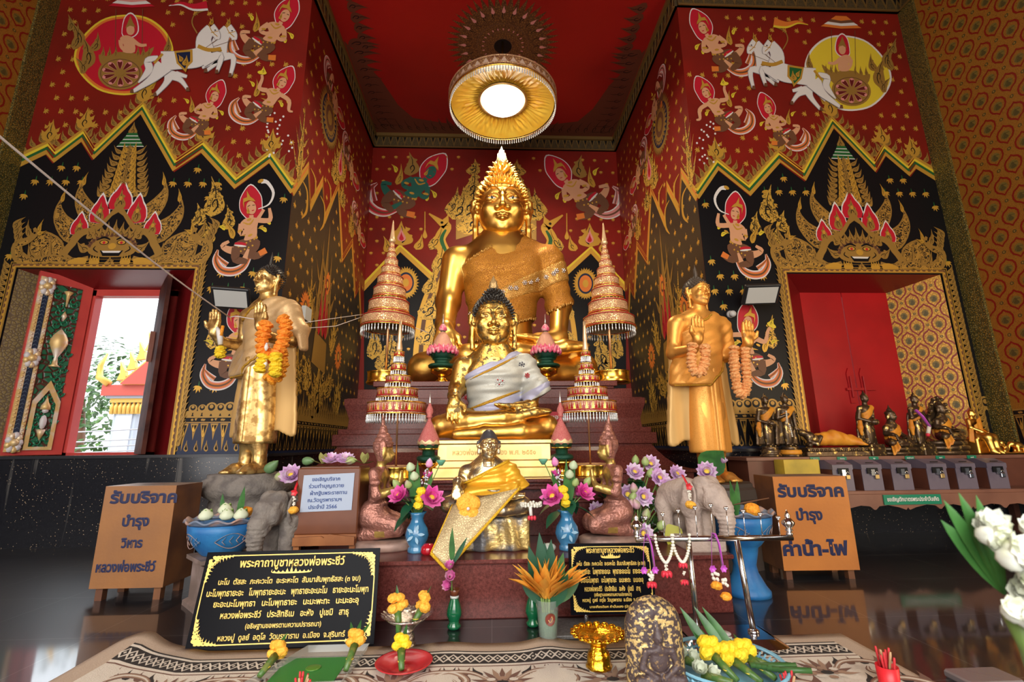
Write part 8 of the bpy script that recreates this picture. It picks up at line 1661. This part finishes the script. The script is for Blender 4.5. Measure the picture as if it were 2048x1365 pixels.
mb = MB(); mb.box((px-.06, py-.06, 2.2), (px+.68, py+.91, 2.3), M_PG); mb.box((px-.12, py-.12, 2.3), (px+.74, py+.97, 2.36), M_PW)
for k in range(9): mb.lathe([(.05, -.28), (.06, -.1), (.02, 0)], M_PG, 6, (px+.02+.1*k, py-.05, 2.2))
mb.box((px-.2, py-.2, 2.36), (px+.8, py+1.05, 2.62), mat('pavilion_red', (.40, .05, .03), .5)); mb.build('capital', t)
mb = MB(); mb.prism([(0, 0), (1.9, 0), (1.9, 2.6), (1.35, 1.7), (.8, .8)], (px+.28, py-.15, 2.62), (1, 0, 0), (0, 0, 1), .15, mat('pavilion_red', (.40, .05, .03), .5), M_PG); mb.build('gable', t)
mb = MB(); P = Paint(mb, (px-.1, py-.17, 2.62), (1, 0, 0), (0, 0, 1), (0, -1, 0))
for k in range(9): f = k/8; a, b = (.0+1.5*f, .15+2.0*f); mb.prism([(a-.12, b-.05), (a+.10, b-.02), (a+.05, b+.18), (a-.10, b+.42), (a-.06, b+.14)], (px+.28, py-.16, 2.62), (1, 0, 0), (0, 0, 1), .1, M_PG)
mb.tube([(px+.28, py-.2, 2.65), (px+1.08, py-.2, 3.45), (px+2.18, py-.2, 5.2)], .07, M_PG, 6); mb.tube([(px-.05, py-.2, 2.65), (px-.3, py-.2, 2.8), (px-.32, py-.2, 3.1), (px-.2, py-.2, 3.4)], [.09, .08, .06, .02], M_PG, 6)
for k in range(5): P.flame(.7+.3*k, .1+.35*k, .25, .5, M_PG, -.6, 1, .3, 3)
mb.build('gilded_edge', t)
for k, (zz, lb) in enumerate(((1.42, 'topmost power line outside the window'), (1.22, 'second power line from the top outside the window'), (1.10, 'third power line from the top outside the window'), (1.0, 'lowest power line outside the window'))): mb = MB(); mb.tube([(-12, 10.2, zz+.1), (-8.6, 10.0, zz), (-5, 10.2, zz+.15)], .014, mat('cable_grey', (.30, .30, .32), .5), 5); tag(mb.build('power_line'), lb, 'cable')
# ================================================================ sacred string, floodlights, camera
M_STR = mat('white_string', (.78, .70, .68), .7)
mb = MB(); pa, pb = Vector((-2.268, 2.0, 2.507)), Vector((-2.46, 4.34, 2.29))
for o in (0, .006): mb.tube([pa+(pb-pa)*(k/10)+Vector((0, 0, -.03*math.sin(PI*k/10)+o)) for k in range(-3, 11)], .0035, M_STR, 5)
mb.tube([(-2.46, 4.34, 2.29), (-2.40, 4.33, 2.30), (-1.98, 4.5, 2.26), (-1.69, 6.0, 2.79)], .004, M_STR, 5); mb.tube([(-2.0, 4.6, 2.24), (-1.8, 5.3, 2.45), (-1.69, 6.0, 2.76)], .004, M_STR, 5); mb.tube([(-1.15, 6.4, 2.74), (-.9, 6.5, 2.66)], .004, M_STR, 5)
tag(mb.build('sacred_string'), 'white sacred string stretched from upper left past the standing Buddha to the tall umbrella', 'string')
def flood(x, z, rz, w, label):
 t = thing('floodlight', label, 'light', (x, 5.62, z)); M = Matrix.Translation((x, 5.62, z)) @ Matrix.Rotation(rz, 4, 'Z') @ Matrix.Rotation(.75, 4, 'X'); mb = MB(); mb.box((-w, -.03, -.14), (w, .03, .14), mat('floodlight_black', (.015, .015, .018), .4), M, bev=.012); mb.build('housing', t)
 mb = MB(); mb.box((-w*.84, -.036, -.11), (w*.84, -.03, .11), mat('floodlight_glass', (.62, .62, .60), .25), M); mb.build('glass', t); mb = MB(); mb.tube([(x, 5.66, z), (x, 5.80, z-.04), (x, 5.94, z-.04)], .02, mat('floodlight_black', (.015, .015, .018), .4), 8); mb.build('bracket', t)
flood(-3.19, 2.89, .25, .21, 'flat floodlight on the wall beside the window frame'); flood(3.47, 2.965, -.12, .22, 'flat floodlight on the wall above the camera, left of the red door')
mb = MB(); mb.lathe([(.05, 0), (.05, .03), (.035, .05), (.0, .06)], mat('white_plastic', (.62, .60, .58), .4), 16, M=Matrix.Translation((3.20, 5.94, 2.78)) @ Matrix.Rotation(PI/2, 4, 'X')); mb.ball((3.20, 5.86, 2.77), .045, mat('white_plastic', (.62, .60, .58), .4), 12); tag(mb.build('security_camera'), 'small white security camera below the right floodlight', 'camera')
t = thing('floodlight', 'small white floodlight fixed inside the niche beside the left standing Buddha', 'light', (-2.70, 6.6, 2.95)); mb = MB(); mb.box((-2.70, 6.5, 2.86), (-2.64, 6.72, 3.06), mat('floodlight_glass', (.62, .62, .60), .25)); mb.build('glass', t); mb = MB(); mb.box((-2.733, 6.52, 2.80), (-2.69, 6.70, 2.87), mat('floodlight_black', (.015, .015, .018), .4)); mb.build('bracket', t)
# ================================================================ patterned rug
def rug_mat():
 m = bpy.data.materials.new('rug_pile'); nt, N, L, b = nodes_of(m); b.inputs['Roughness'].default_value = .95; b.inputs['Base Color'].default_value = (.42, .30, .21, 1)
 tc = N.new('ShaderNodeTexCoord'); n = N.new('ShaderNodeTexNoise'); n.inputs['Scale'].default_value = 160; L.new(tc.outputs['Object'], n.inputs['Vector']); r = N.new('ShaderNodeValToRGB'); r.color_ramp.elements[0].color = (.38, .27, .20, 1); r.color_ramp.elements[1].color = (.52, .40, .30, 1); L.new(n.outputs['Fac'], r.inputs['Fac']); L.new(r.outputs['Color'], b.inputs['Base Color'])
 bp = N.new('ShaderNodeBump'); bp.inputs['Strength'].default_value = .5; bp.inputs['Distance'].default_value = .004; L.new(n.outputs['Fac'], bp.inputs['Height']); L.new(bp.outputs['Normal'], b.inputs['Normal']); return m
MR = rug_mat(); RC = mat('rug_cream', (.66, .58, .49), .95, bump=.3, bscale=160); RK = mat('rug_black', (.025, .018, .016), .95); RB_ = mat('rug_brown', (.17, .085, .06), .95); RT = mat('rug_tan', (.34, .21, .14), .95)
x0, x1, y0, y1, ch = -2.12, 2.02, 1.3, 2.93, .16
def rz_(x, y): return .012+(.028*math.exp(-((x-.30)/.10)**2)+.014*math.exp(-((x+.25)/.14)**2)+.05*math.exp(-((x+2.0)/.12)**2))*max(0, (y-2.55)/.4)
mb = MB(); mb.sheet(lambda u, v: (lambda x, y: (x, y+(.17 if x < -1.55 else 0)*max(0, (y-1.5)/1.4)*max(0, min(1, (-1.55-x)/.4)), rz_(x, y)))(x0+(x1-x0)*u, y0+(y1-y0)*v), 120, 24, MR, .011)
class RP(Paint):
 def w(s, p, lay): s_ = Paint.w(s, (0, 0), lay).z; y = p[1]+(.17 if p[0] < -1.55 else 0)*max(0, (p[1]-1.5)/1.4)*max(0, min(1, (-1.55-p[0])/.4)); return Vector((p[0], y, rz_(p[0], p[1])+.0004+.0006*lay+s.k*1e-5))
P = RP(mb, (0, 0, 0), (1, 0, 0), (0, 1, 0), (0, 0, 1))
def strip_poly(pts, m, lay): P.poly(pts, m, lay)
nx = 84; yb = 2.82; xa, xb = x0+.14, x1-.12
for i in range(nx):
 a = xa+(xb-xa)*i/nx; b = xa+(xb-xa)*(i+1)/nx
 for (l, h, m, ly) in ((yb-.012, yb, RK, 1), (yb-.03, yb-.012, RC, 1), (yb-.145, yb-.03, RK, 1), (yb-.165, yb-.145, RC, 1), (yb-.175, yb-.165, RB_, 1), (1.3, yb-.175, RC, 1)): P.poly([(a, l), (b, l), (b, h), (a, h)], m, ly)
 for q, cc in enumerate(((a+b)/2,)):
  for dy in (0, ): P.stroke([(a-.002, yb-.088), ((a+b)/2, yb-.05), (b+.002, yb-.088)], .012, RC, 2, 0); P.stroke([(a-.002, yb-.088), ((a+b)/2, yb-.126), (b+.002, yb-.088)], .012, RC, 2, 0)
  P.poly([((a+b)/2-.008, yb-.088), ((a+b)/2, yb-.078), ((a+b)/2+.008, yb-.088), ((a+b)/2, yb-.098)], RC, 3)
r = random.Random(4)
def scroll(x, y, s_, mi):
 for k, (m, w) in enumerate(((RB_, .045), (RT, .030), (RC, .012))): P.stroke([(x, y), (x+mi*.12*s_, y+.10*s_), (x+mi*.28*s_, y+.10*s_), (x+mi*.36*s_, y), (x+mi*.28*s_, y-.08*s_), (x+mi*.2*s_, y-.03*s_), (x+mi*.23*s_, y+.03*s_)], [w*.3*s_, w*s_, w*1.3*s_, w*1.3*s_, w*s_, w*.8*s_, w*.4*s_], m, 4+k, 5)
 for j in range(4): P.flame(x+mi*(.05+.09*j)*s_, y+.06*s_, .05*s_, .13*s_, RB_ if j % 2 else RK, -mi*.4, 3, .4*mi, 0, None)
for k in range(-4, 5):
 X = .05+k*.52
 if not xa+.2 < X < xb-.2: continue
 for j in range(11): a = PI*j/10; P.poly([(X, 2.46), (X+.10*math.cos(a-.14), 2.46+.10*math.sin(a-.14)), (X+.16*math.cos(a), 2.46+.16*math.sin(a)), (X+.10*math.cos(a+.14), 2.46+.10*math.sin(a+.14))], RB_ if j % 2 else RT, 5+j % 2)
 for j in range(8): a = 2*PI*j/8; P.ell((X+.075*math.cos(a), 2.47+.045*math.sin(a)), .022, .016, RC if j % 2 else RT, 8, 10)
 P.ell((X, 2.47), .03, .02, RK, 9, 12)
 for mi in (-1, 1): scroll(X+mi*.06, 2.50, .8, mi); scroll(X+mi*.08, 2.30, .95, mi); scroll(X+mi*.04, 2.08, 1.1, mi)
 P.stroke([(X-.3, 2.42), (X, 2.32), (X+.3, 2.42)], [.01, .03, .01], RK, 3, 5)
tag(mb.build('rug'), 'beige rug with brown scrollwork and a black lattice border', 'rug')
# ================================================================ things on and behind the rug
t = thing('plastic_cup', 'clear plastic cup with a brown oval logo, holding orange heliconias', 'cup', (.32, 2.95, .0)); c = (.32, 2.95, .001)
mb = MB(); mb.lathe([(.046, 0), (.05, .01), (.066, .225), (.069, .228), (.063, .225), (.047, .012), (0, .01)], mat('clear_plastic', (.60, .66, .62), .12, alpha=.20), 28, c, cap=False); mb.build('wall', t)
mb = MB(); mb.lathe([(.045, .012), (.058, .16), (.0, .16)], mat('green_water', (.10, .24, .12), .15, alpha=.7), 24, c); mb.build('water', t)
P = lambda a, zz: (c[0]+(.0475+.0885*zz)*1.02*math.sin(a), c[1]-(.0475+.0885*zz)*1.02*math.cos(a), zz)
mb = MB()
for m, k, o in ((M_BRN, 1.0, 0), (mat('logo_brown', (.20, .03, .02), .5), .86, .0006)): mb.add([(lambda q: (q[0], q[1]-o, q[2]))(P(.15+.52*k*math.cos(s_), .135+.035*k*math.sin(s_))) for s_ in [2*PI*i/24 for i in range(24)]], [tuple(range(24))], m, False)
mb.tube([(lambda q: (q[0], q[1]-.002, q[2]))(P(.15+a, .135+b)) for a, b in ((-.2, .0), (-.1, -.012), (.1, -.010), (.2, .006), (.12, .018), (.05, .01))], .002, M_CREAM if 'cream_gilt' in MATS else M_WHT, 4); mb.build('logo', t)
fl = thing('heliconia_bunch', 'bunch of orange heliconias with dark green leaves in the plastic cup', 'flowers', (.32, 2.95, .05)); M_HEL = mat('heliconia_orange', (.85, .33, .035), .45, noise=(10, (.92, .48, .07), .4, .65)); st = MB()
for k, (dx, dz, dy) in enumerate(((-.15, .43, -.05), (-.10, .40, -.1), (-.13, .34, -.06), (-.03, .42, -.08), (.02, .38, -.12), (.07, .43, -.06), (.13, .40, -.05), (.10, .34, -.1), (.16, .36, -.03), (-.05, .36, -.12), (.04, .35, -.13), (-.08, .44, -.04), (.0, .46, -.06), (.05, .44, -.10))):
 b = Vector((.32+dx*.25, 2.95+dy*.3, .235)); st.tube([(.32+dx*.1, 2.95, .02), b], .004, M_STEM, 5); d = Vector((dx, dy, dz-.22)).normalized(); mb = MB()
 for j in range(3): e = (d+Vector((rnd.uniform(-.3, .3), rnd.uniform(-.2, .1), rnd.uniform(-.1, .2)))).normalized(); blade(mb, b+d*.03*j, e, (0, -.3, 1), .235-.02*j, .058, M_HEL, -.05, 6, .55, 1.2, .3)
 mb.build('heliconia', fl)
st.build('stems', fl); mb = MB()
for dx, dy, dz, L in ((-.10, .03, .9, .34), (-.03, .05, 1, .40), (.04, .05, 1, .36), (.12, .03, .9, .30), (.14, -.02, .55, .26), (-.14, 0, .5, .26), (.09, -.05, .4, .22), (.0, .06, 1, .34), (.16, .03, .3, .24)): blade(mb, (.32+dx*.2, 2.96+dy, .18), (dx*2.2, dy, dz), (0, -1, 0), L, .085, M_LFD if dx < .1 else M_LFG, .03, 7, .15)
mb.build('leaves', fl)
M_GV = mat('green_glaze', (.008, .13, .05), .1, coat=.6)
def gvase(x, y, label):
 t = thing('vase', label, 'vase', (x, y, 0), 'small green vases in front of the altar'); mb = MB(); mb.lathe([(.034, 0), (.042, .012), (.042, .022), (.030, .035), (.034, .05), (.047, .08), (.047, .10), (.036, .14), (.026, .165), (.0255, .175)], M_GV, 26, (x, y, .001)); mb.build('body', t); mb = MB(); mb.lathe([(.026, .172), (.027, .18), (.026, .186)], mat('pale_band', (.62, .66, .62), .4), 22, (x, y, .001)); mb.lathe([(.0255, .186), (.026, .20), (.038, .222), (.036, .223), (.02, .20)], mat('brown_lip', (.16, .045, .02), .15, coat=.4), 22, (x, y, .001)); mb.build('neck', t)
gvase(-.232, 3.19, 'small green glazed vase holding a stack of pink lotus buds'); gvase(.255, 3.20, 'small green glazed vase half hidden behind the cup of heliconias')
b = thing('lotus_spray', 'spray of three folded pink lotuses rising from the green vase', 'flowers', (-.25, 3.18, .2)); mb = MB(); mb.tube([(-.235, 3.19, .1), (-.25, 3.17, .25), (-.255, 3.15, .38)], .006, M_STEM, 6); mb.build('stem', b)
for k, (dz, ax) in enumerate(((.255, (-.4, -.8, .3)), (.305, (.1, -.9, .4)), (.35, (-.1, -.5, 1)))): mb = MB(); lotus(mb, (-.26, 3.15, dz), .055, ax, mat('folded_lotus_pink', (.62, .12, .36), .5, noise=(16, (.82, .52, .66), .45, .62)), 2, .55, 9, False); mb.build('lotus_flower', b)
mb = MB()
for dx, L in ((-.02, .20), (.0, .24), (.02, .18), (.25, .20)): blade(mb, (-.25, 3.17, .36), (dx*2.2, -.05, 1), (0, -1, 0), L, .03, M_LFG if dx < .2 else M_LFD, .02, 6, .2)
mb.build('leaves', b)
# silver pedestal bowl with marigolds
t = thing('pedestal_bowl', 'silver pedestal bowl with a scalloped rim, right of the large black sign', 'bowl', (-.477, 2.93, 0)); c = (-.477, 2.93, .001); M_SILV2 = mat('silver', (.72, .68, .65), .2, 1., bump=.4, bscale=60)
mb = MB(); mb.lathe([(.052, 0), (.054, .02), (.045, .03), (.047, .045), (.042, .07), (.036, .085), (.044, .095)], M_SILV2, 24, c); mb.build('foot', t)
mb = MB(); mb.lathe([(.03, .09), (.05, .105), (.10, .14), (.125, .162), (.12, .165), (.09, .145), (0, .12)], M_SILV2, 40, c)
for i in range(26): a = 2*PI*i/26; blade(mb, (c[0]+.12*math.cos(a), c[1]+.12*math.sin(a), .162), (math.cos(a), math.sin(a), .35), (0, 0, 1), .035, .028, M_SILV2, .2, 4, .2)
mb.build('bowl', t)
def posy(loc, dirv, n, m, label, spread=.03, L=.12, rr=.034, blades=2, wrap=True):
 """small hand bunch: marigold heads, wrapped leaf stem, leaf blades"""
 t = thing('marigold_posy', label, 'flowers', loc); d = Vector(dirv).normalized(); p = Vector(loc); x = d.cross(Vector((0, 0, 1))); x = x.normalized() if x.length > .1 else Vector((1, 0, 0)); mb = MB(); mb.tube([p, p+d*L*.5, p+d*L], [.013, .017, .021], mat('wrapped_leaf', (.07, .16, .035), .4, noise=(30, (.16, .20, .05), .5, .6)), 8); mb.tube([p+d*L*.45+Vector((.017*math.cos(a), .017*math.sin(a), 0)) for a in [2*PI*i/8 for i in range(8)]], .0025, M_POD, 4, True); mb.build('stem_wrap', t); mb = MB()
 for k in range(n): a = 2*PI*k/max(n, 1); pompon(mb, p+d*(L+rr*.5+.012*(k % 3))+x*spread*math.cos(a)+Vector((0, 0, spread*.8*math.sin(a)+.012)), rr, m, .75, 14, d+Vector((0, -.3, .5)))
 mb.build('marigolds', t); mb = MB()
 for k in range(blades): blade(mb, p+d*L*.9, d+x*(.5*(k-.5*(blades-1)))+Vector((0, 0, .4)), (0, 0, 1), .14, .026, M_LFG, -.05, 6, .3)
 mb.build('leaf_blades', t)
posy((-.50, 2.82, .12), (-.15, .28, .85), 5, mat('amber_marigold', (.88, .38, .03), .7), 'left orange marigold posy standing in the silver bowl', .03, .10, .032, 1); posy((-.44, 2.87, .13), (.45, .2, .75), 5, mat('amber_marigold', (.88, .38, .03), .7), 'right orange marigold posy leaning in the silver bowl', .034, .09, .034, 1)
# gold pedestal tray
t = thing('pedestal_tray', 'shiny gold pedestal tray with a petalled rim beside the carved stone', 'tray', (.533, 2.60, .0)); c = (.533, 2.60, .014); M_GP = mat('yellow_gold_plate', (.92, .50, .03), .16, 1., bump=.25, bscale=40)
mb = MB(); mb.lathe([(.064, 0), (.066, .012), (.058, .02), (.058, .05), (.052, .07), (.036, .085), (.042, .095), (.03, .105)], M_GP, 28, c, wob=lambda a, z: 1+.02*math.cos(20*a)*(z < .07)); mb.build('foot', t); mb = MB(); mb.lathe([(.03, .10), (.06, .115), (.10, .135), (.122, .155), (.112, .16), (.085, .145), (0, .135)], M_GP, 40, c)
for i in range(18): a = 2*PI*i/18; mb.ball((c[0]+.122*math.cos(a), c[1]+.122*math.sin(a), c[2]+.157), (.020, .020, .009), M_GP, 10)
mb.build('dish', t)
# carved stone stele
SX, SY = .735, 2.34; t = thing('carved_stone', 'round-topped dark stone with a seated figure in relief and gold leaf patches', 'carving', (SX, SY, .012)); M_STELE = mat('dark_purple_stone', (.070, .048, .050), .5, .15, noise=(55, (.68, .49, .20), .50, .56, .45, .5), bump=.4); s = SDF((-.17, -.12, 0), (.17, .12, .41), .0042)
s.func(lambda x, y, z: (np.sqrt(((x/(.142-.02*z))**2+(y/.075)**2))-1)*.075, .01); s.func(lambda x, y, z: (np.sqrt((x/.142)**2+(y/.09)**2+(np.maximum(z-.24, 0)/.158)**2)-1)*.09, .02, 'and'); s.func(lambda x, y, z: np.maximum(-.062-y, -z), .006, 'and'); f = -.062
s.ell((0, f, .245), (.024, .022, .032), .004); s.cap((0, f, .275), (0, f, .31), .014, .004, .006); s.cap((0, f-.018, .25), (0, f-.024, .238), .003, .005, .003); s.cap((0, f, .22), (0, f, .20), .014, .016, .006); s.ell((0, f, .155), (.042, .018, .05), .01); s.chain([(-.055, f, .19), (0, f-.003, .197), (.055, f, .19)], [.014, .016, .014], .01)
for sd in (-1, 1): s.chain([(sd*.06, f, .19), (sd*.078, f-.004, .13), (sd*.02, f-.018, .095)], [.016, .014, .010], .006); s.chain([(sd*.02, f-.004, .085), (sd*.095, f-.006, .078), (sd*.02, f-.016, .06)], [.022, .02, .014], .008); s.ell((sd*.010, f-.018, .246), (.006, .004, .003), .002)
for i in range(7): s.ell((-.09+.03*i, f, .022), (.017, .012, .022), .004)
s.box((0, f, .045), (.105, .014, .008), .004, .006); s.disp(lambda x, y, z: .0012*nz(x, y, z, 150)); AR().add(s.mesh(), [mat('plain_purple_stone', (.075, .050, .052), .5, .1, noise=(60, (.30, .19, .09), .58, .66, .5, .3), bump=.3), M_STELE], placer((SX, SY, .013), 1.0), lambda C: ((C[:, 1] > -.0665) & ((C[:, 2] > .17) | (np.abs(C[:, 0]) > .09)) | ((C[:, 1] > -.064) & (C[:, 2] < .17))).astype(int)).build('stone', t, 1)
# red plate, tray with green sheet, basket, incense holders
t = thing('plate', 'round red plastic plate on the rug', 'plate', (-.437, 2.64, .013)); c = (-.437, 2.64, .013); mb = MB(); mb.lathe([(.07, 0), (.075, .004), (.125, .028), (.14, .036), (.142, .040), (.135, .040), (.115, .030), (.07, .010), (.045, .010), (.04, .013), (0, .012)], mat('red_plastic', (.52, .022, .03), .25, coat=.3), 48, c); mb.build('dish', t)
posy((-.435, 2.56, .045), (-.12, .55, .35), 6, M_MARY, 'yellow marigold posy with leaf blades lying on the red plate', .022, .10, .028, 2)
t = thing('tray', 'clear glass tray with a bright green sheet, in front of the large black sign', 'tray', (-.88, 2.64, .012)); mb = MB(); q = [(-1.13, 2.48), (-.70, 2.48), (-.68, 2.87), (-.99, 2.87)]; cen = Vector((-.875, 2.67)); GL = mat('tray_glass', (.55, .56, .52), .12, alpha=.45)
mb.add([(x, y, .014) for x, y in q], [(0, 1, 2, 3)], GL, False)
for (a, b) in zip(q, q[1:]+q[:1]): o = (Vector(a)-cen)*.05; o2 = (Vector(b)-cen)*.05; mb.add([(a[0], a[1], .014), (b[0], b[1], .014), (b[0]+o2.x, b[1]+o2.y, .045), (a[0]+o.x, a[1]+o.y, .045), (b[0]+o2.x*1.4, b[1]+o2.y*1.4, .045), (a[0]+o.x*1.4, a[1]+o.y*1.4, .045)], [(0, 1, 2, 3), (3, 2, 4, 5)], GL, False)
mb.build('glass', t); mb = MB(); mb.box((-1.06, 2.50, .0155), (-.745, 2.79, .019), mat('green_sheet', (.03, .22, .045), .35)); mb.lathe([(.035, 0), (.038, .002), (.03, .004)], mat('green_seal', (.09, .24, .03), .3), 24, (-.89, 2.67, .019)); mb.build('green_sheet', t)
posy((-1.09, 2.53, .05), (.06, .6, .16), 5, M_MARI if 0 else mat('amber_marigold', (.88, .38, .03), .7), 'orange marigold posy at the left corner of the glass tray', .026, .13, .030, 1); posy((-.70, 2.56, .05), (.03, .55, .32), 5, mat('amber_marigold', (.88, .38, .03), .7), 'orange marigold posy at the right corner of the glass tray', .024, .13, .030, 3)
t = thing('basket', 'light blue woven plastic basket full of flowers, right of the carved stone', 'basket', (1.11, 2.46, .013)); M_BSK = mat('blue_plastic', (.22, .50, .66), .35); c = (1.11, 2.46, .013)
mb = MB(); mb.lathe([(.20, 0), (.20, .006), (.0, .006)], M_BSK, 40, c); 
for k in range(56): a = 2*PI*k/56; mb.tube([(c[0]+.20*math.cos(a), c[1]+.20*math.sin(a), .014), (c[0]+.262*math.cos(a), c[1]+.262*math.sin(a), .07)], .006, M_BSK, 4)
for zz, rr in ((.035, .225), (.055, .245)): mb.tube([(c[0]+rr*math.cos(a), c[1]+rr*math.sin(a), zz) for a in [2*PI*i/48 for i in range(48)]], .006, M_BSK, 5, True)
mb.build('wall', t); mb = MB(); mb.lathe([(.262, .065), (.275, .072), (.268, .082), (.255, .072)], M_BSK, 56, c, cap=False); mb.build('rim', t)
bz = .075
for k, (dx, dy, dv, m, lb) in enumerate(((-.05, -.13, (-.3, .6, .35), M_MARY, 'front yellow marigold posy in the blue basket'), (.05, -.15, (-.45, .75, .3), M_MARY, 'second yellow marigold posy in the blue basket'), (.13, -.12, (-.35, .7, .25), M_MARY, 'yellow marigold posy at the right side of the blue basket'))): posy((c[0]+dx+.04, c[1]+dy, bz-.02), dv, 6, m, lb, .032, .13, .036, 2)
for dx, dy, dz, lb in ((-.19, .03, .085, 'upper left white lotus bundle in the blue basket'), (-.15, -.09, .065, 'lower left white lotus bundle in the blue basket'), (.03, .12, .10, 'back white lotus bundle in the blue basket'), (.10, .06, .085, 'right white lotus bundle in the blue basket')):
 t = thing('lotus_bundle', lb, 'flowers', (c[0]+dx, c[1]+dy, dz)); mb = MB()
 for i in range(3): p = Vector((c[0]+dx+.035*math.cos(i*2.1), c[1]+dy+.02*math.sin(i*2.1), dz+.012*i)); lotus(mb, p, .055, (.2*math.cos(i*2), -.6, .6), mat('folded_lotus_white', (.70, .74, .60), .5, noise=(9, (.50, .62, .32), .52, .68)), 2, .5, 8, False)
 mb.build('lotus_heads', t); mb = MB(); mb.tube([(c[0]+dx, c[1]+dy, dz), (c[0]+dx+.09, c[1]+dy-.10, max(.075, dz-.02))], [.022, .014], mat('wrapped_leaf', (.07, .16, .035), .4), 8); mb.build('stem_wrap', t)
mb = MB()
for dx, d in ((-.05, (-.5, .5, .9)), (.02, (-.55, .5, 1.0)), (.06, (-.4, .6, .8))): blade(mb, (c[0]+dx, c[1]-.02, .09), d, (0, -1, .2), .26, .045, M_LFG, -.02, 7, .25)
tag(mb.build('leaf_blades'), 'long green leaf blades rising from the blue basket', 'leaves')
mb = MB()
for k in range(6): mb.tube([(c[0]+.08+.02*k, c[1]-.08-.01*k, .095), (c[0]+.24+.012*k, c[1]-.10-.018*k, .10+.006*(k % 3))], .012, mat('cut_stems', (.04, .12, .03), .45), 6)
tag(mb.build('wrapped_stems'), 'bundle of green wrapped stems over the right rim of the blue basket', 'leaves')
def incense(x, y, label, m, n, r0, h, glass=True):
 t = thing('incense_holder', label, 'incense holder', (x, y, .013)); mb = MB(); mb.lathe([(r0, 0), (r0*1.12, h), (r0*1.05, h), (r0*.95, .01), (0, .01)], m, 28, (x, y, .013), cap=False); mb.build('cup', t)
 for k in range(n): a = 2*PI*k/n*1.7; q = r0*.6*(k % 3)/2; mb = MB(); p0 = Vector((x+q*math.cos(a), y+q*math.sin(a), .03)); p1 = p0+Vector((.02*math.cos(a)+.005, .015*math.sin(a), h+.03+.02*((k*7) % 5)/4)); mb.tube([p0, p0.lerp(p1, .9), p1], [.0055, .0055, .004], mat('red_stick', (.60, .03, .04), .6) if k % 3 else mat('bare_stick', (.55, .34, .18), .7), 6); mb.build('stick', t)
incense(1.80, 2.33, 'red plastic cup of red incense sticks at the right edge of the rug', mat('red_cup', (.72, .02, .03), .4), 11, .040, .085)
incense(-.83, 2.36, 'bundle of pink candle sticks standing at the front edge of the glass tray', mat('pink_cup', (.75, .16, .20), .4), 9, .026, .045); incense(1.31, 2.28, 'red-tipped sticks in a small cup in front of the blue basket', mat('pink_cup', (.75, .16, .20), .4), 6, .035, .03)
# white flower bunch close to the camera at the right
t = thing('flower_bunch', 'blurred white flower bunch with green leaves, close at the right edge', 'flowers', (.80, .72, .80)); M_WF = mat('cream_white_petal', (.80, .82, .72), .6, noise=(18, (.66, .70, .44), .55, .7))
for px, py, yy, rr in ((1985, 1070, .72, .030), (2020, 1125, .70, .034), (2040, 1180, .72, .032), (2055, 1060, .74, .026), (2050, 1240, .70, .028), (2070, 1130, .70, .03), (1965, 1050, .74, .018)):
 p = aY(px, py, yy); mb = MB()
 for k in range(4): q = p+Vector((rnd.uniform(-1, 1), rnd.uniform(-.5, .5), rnd.uniform(-1, 1)))*rr*.45; lotus(mb, q, rr*.95, (rnd.uniform(-1, .4), -1, rnd.uniform(-.3, 1)), M_WF, 3, .6, 8, False); bud(mb, q, rr*.5, rr*.8, (rnd.uniform(-1, .4), -1, .5), M_WF)
 mb.build('white_flower', t)
mb = MB(); b = aY(2010, 1190, .74)
for px, py in ((1885, 1000), (1915, 985), (1950, 990), (1880, 1040), (1925, 1030)): p = aY(px, py, .76); d = p-b; blade(mb, b, d, (0, -1, 0), d.length, .026, M_LFG, .01, 7, .2, .7)
mb.build('leaves', t); mb = MB(); mb.tube([aY(2030, 1230, .72), aY(2060, 1300, .72), aY(2090, 1400, .74)], [.015, .012, .012], M_STEM, 8); mb.build('stem', t)
mb = MB(); q = aZ(1935, 1352, .0); mb.box((q.x-.12, q.y-.14, 0), (q.x+.14, q.y, .035), mat('silver_box', (.36, .32, .34), .25, .6), bev=.008); tag(mb.build('metal_tin'), 'shiny metal tin on the floor at the bottom right corner', 'tin')
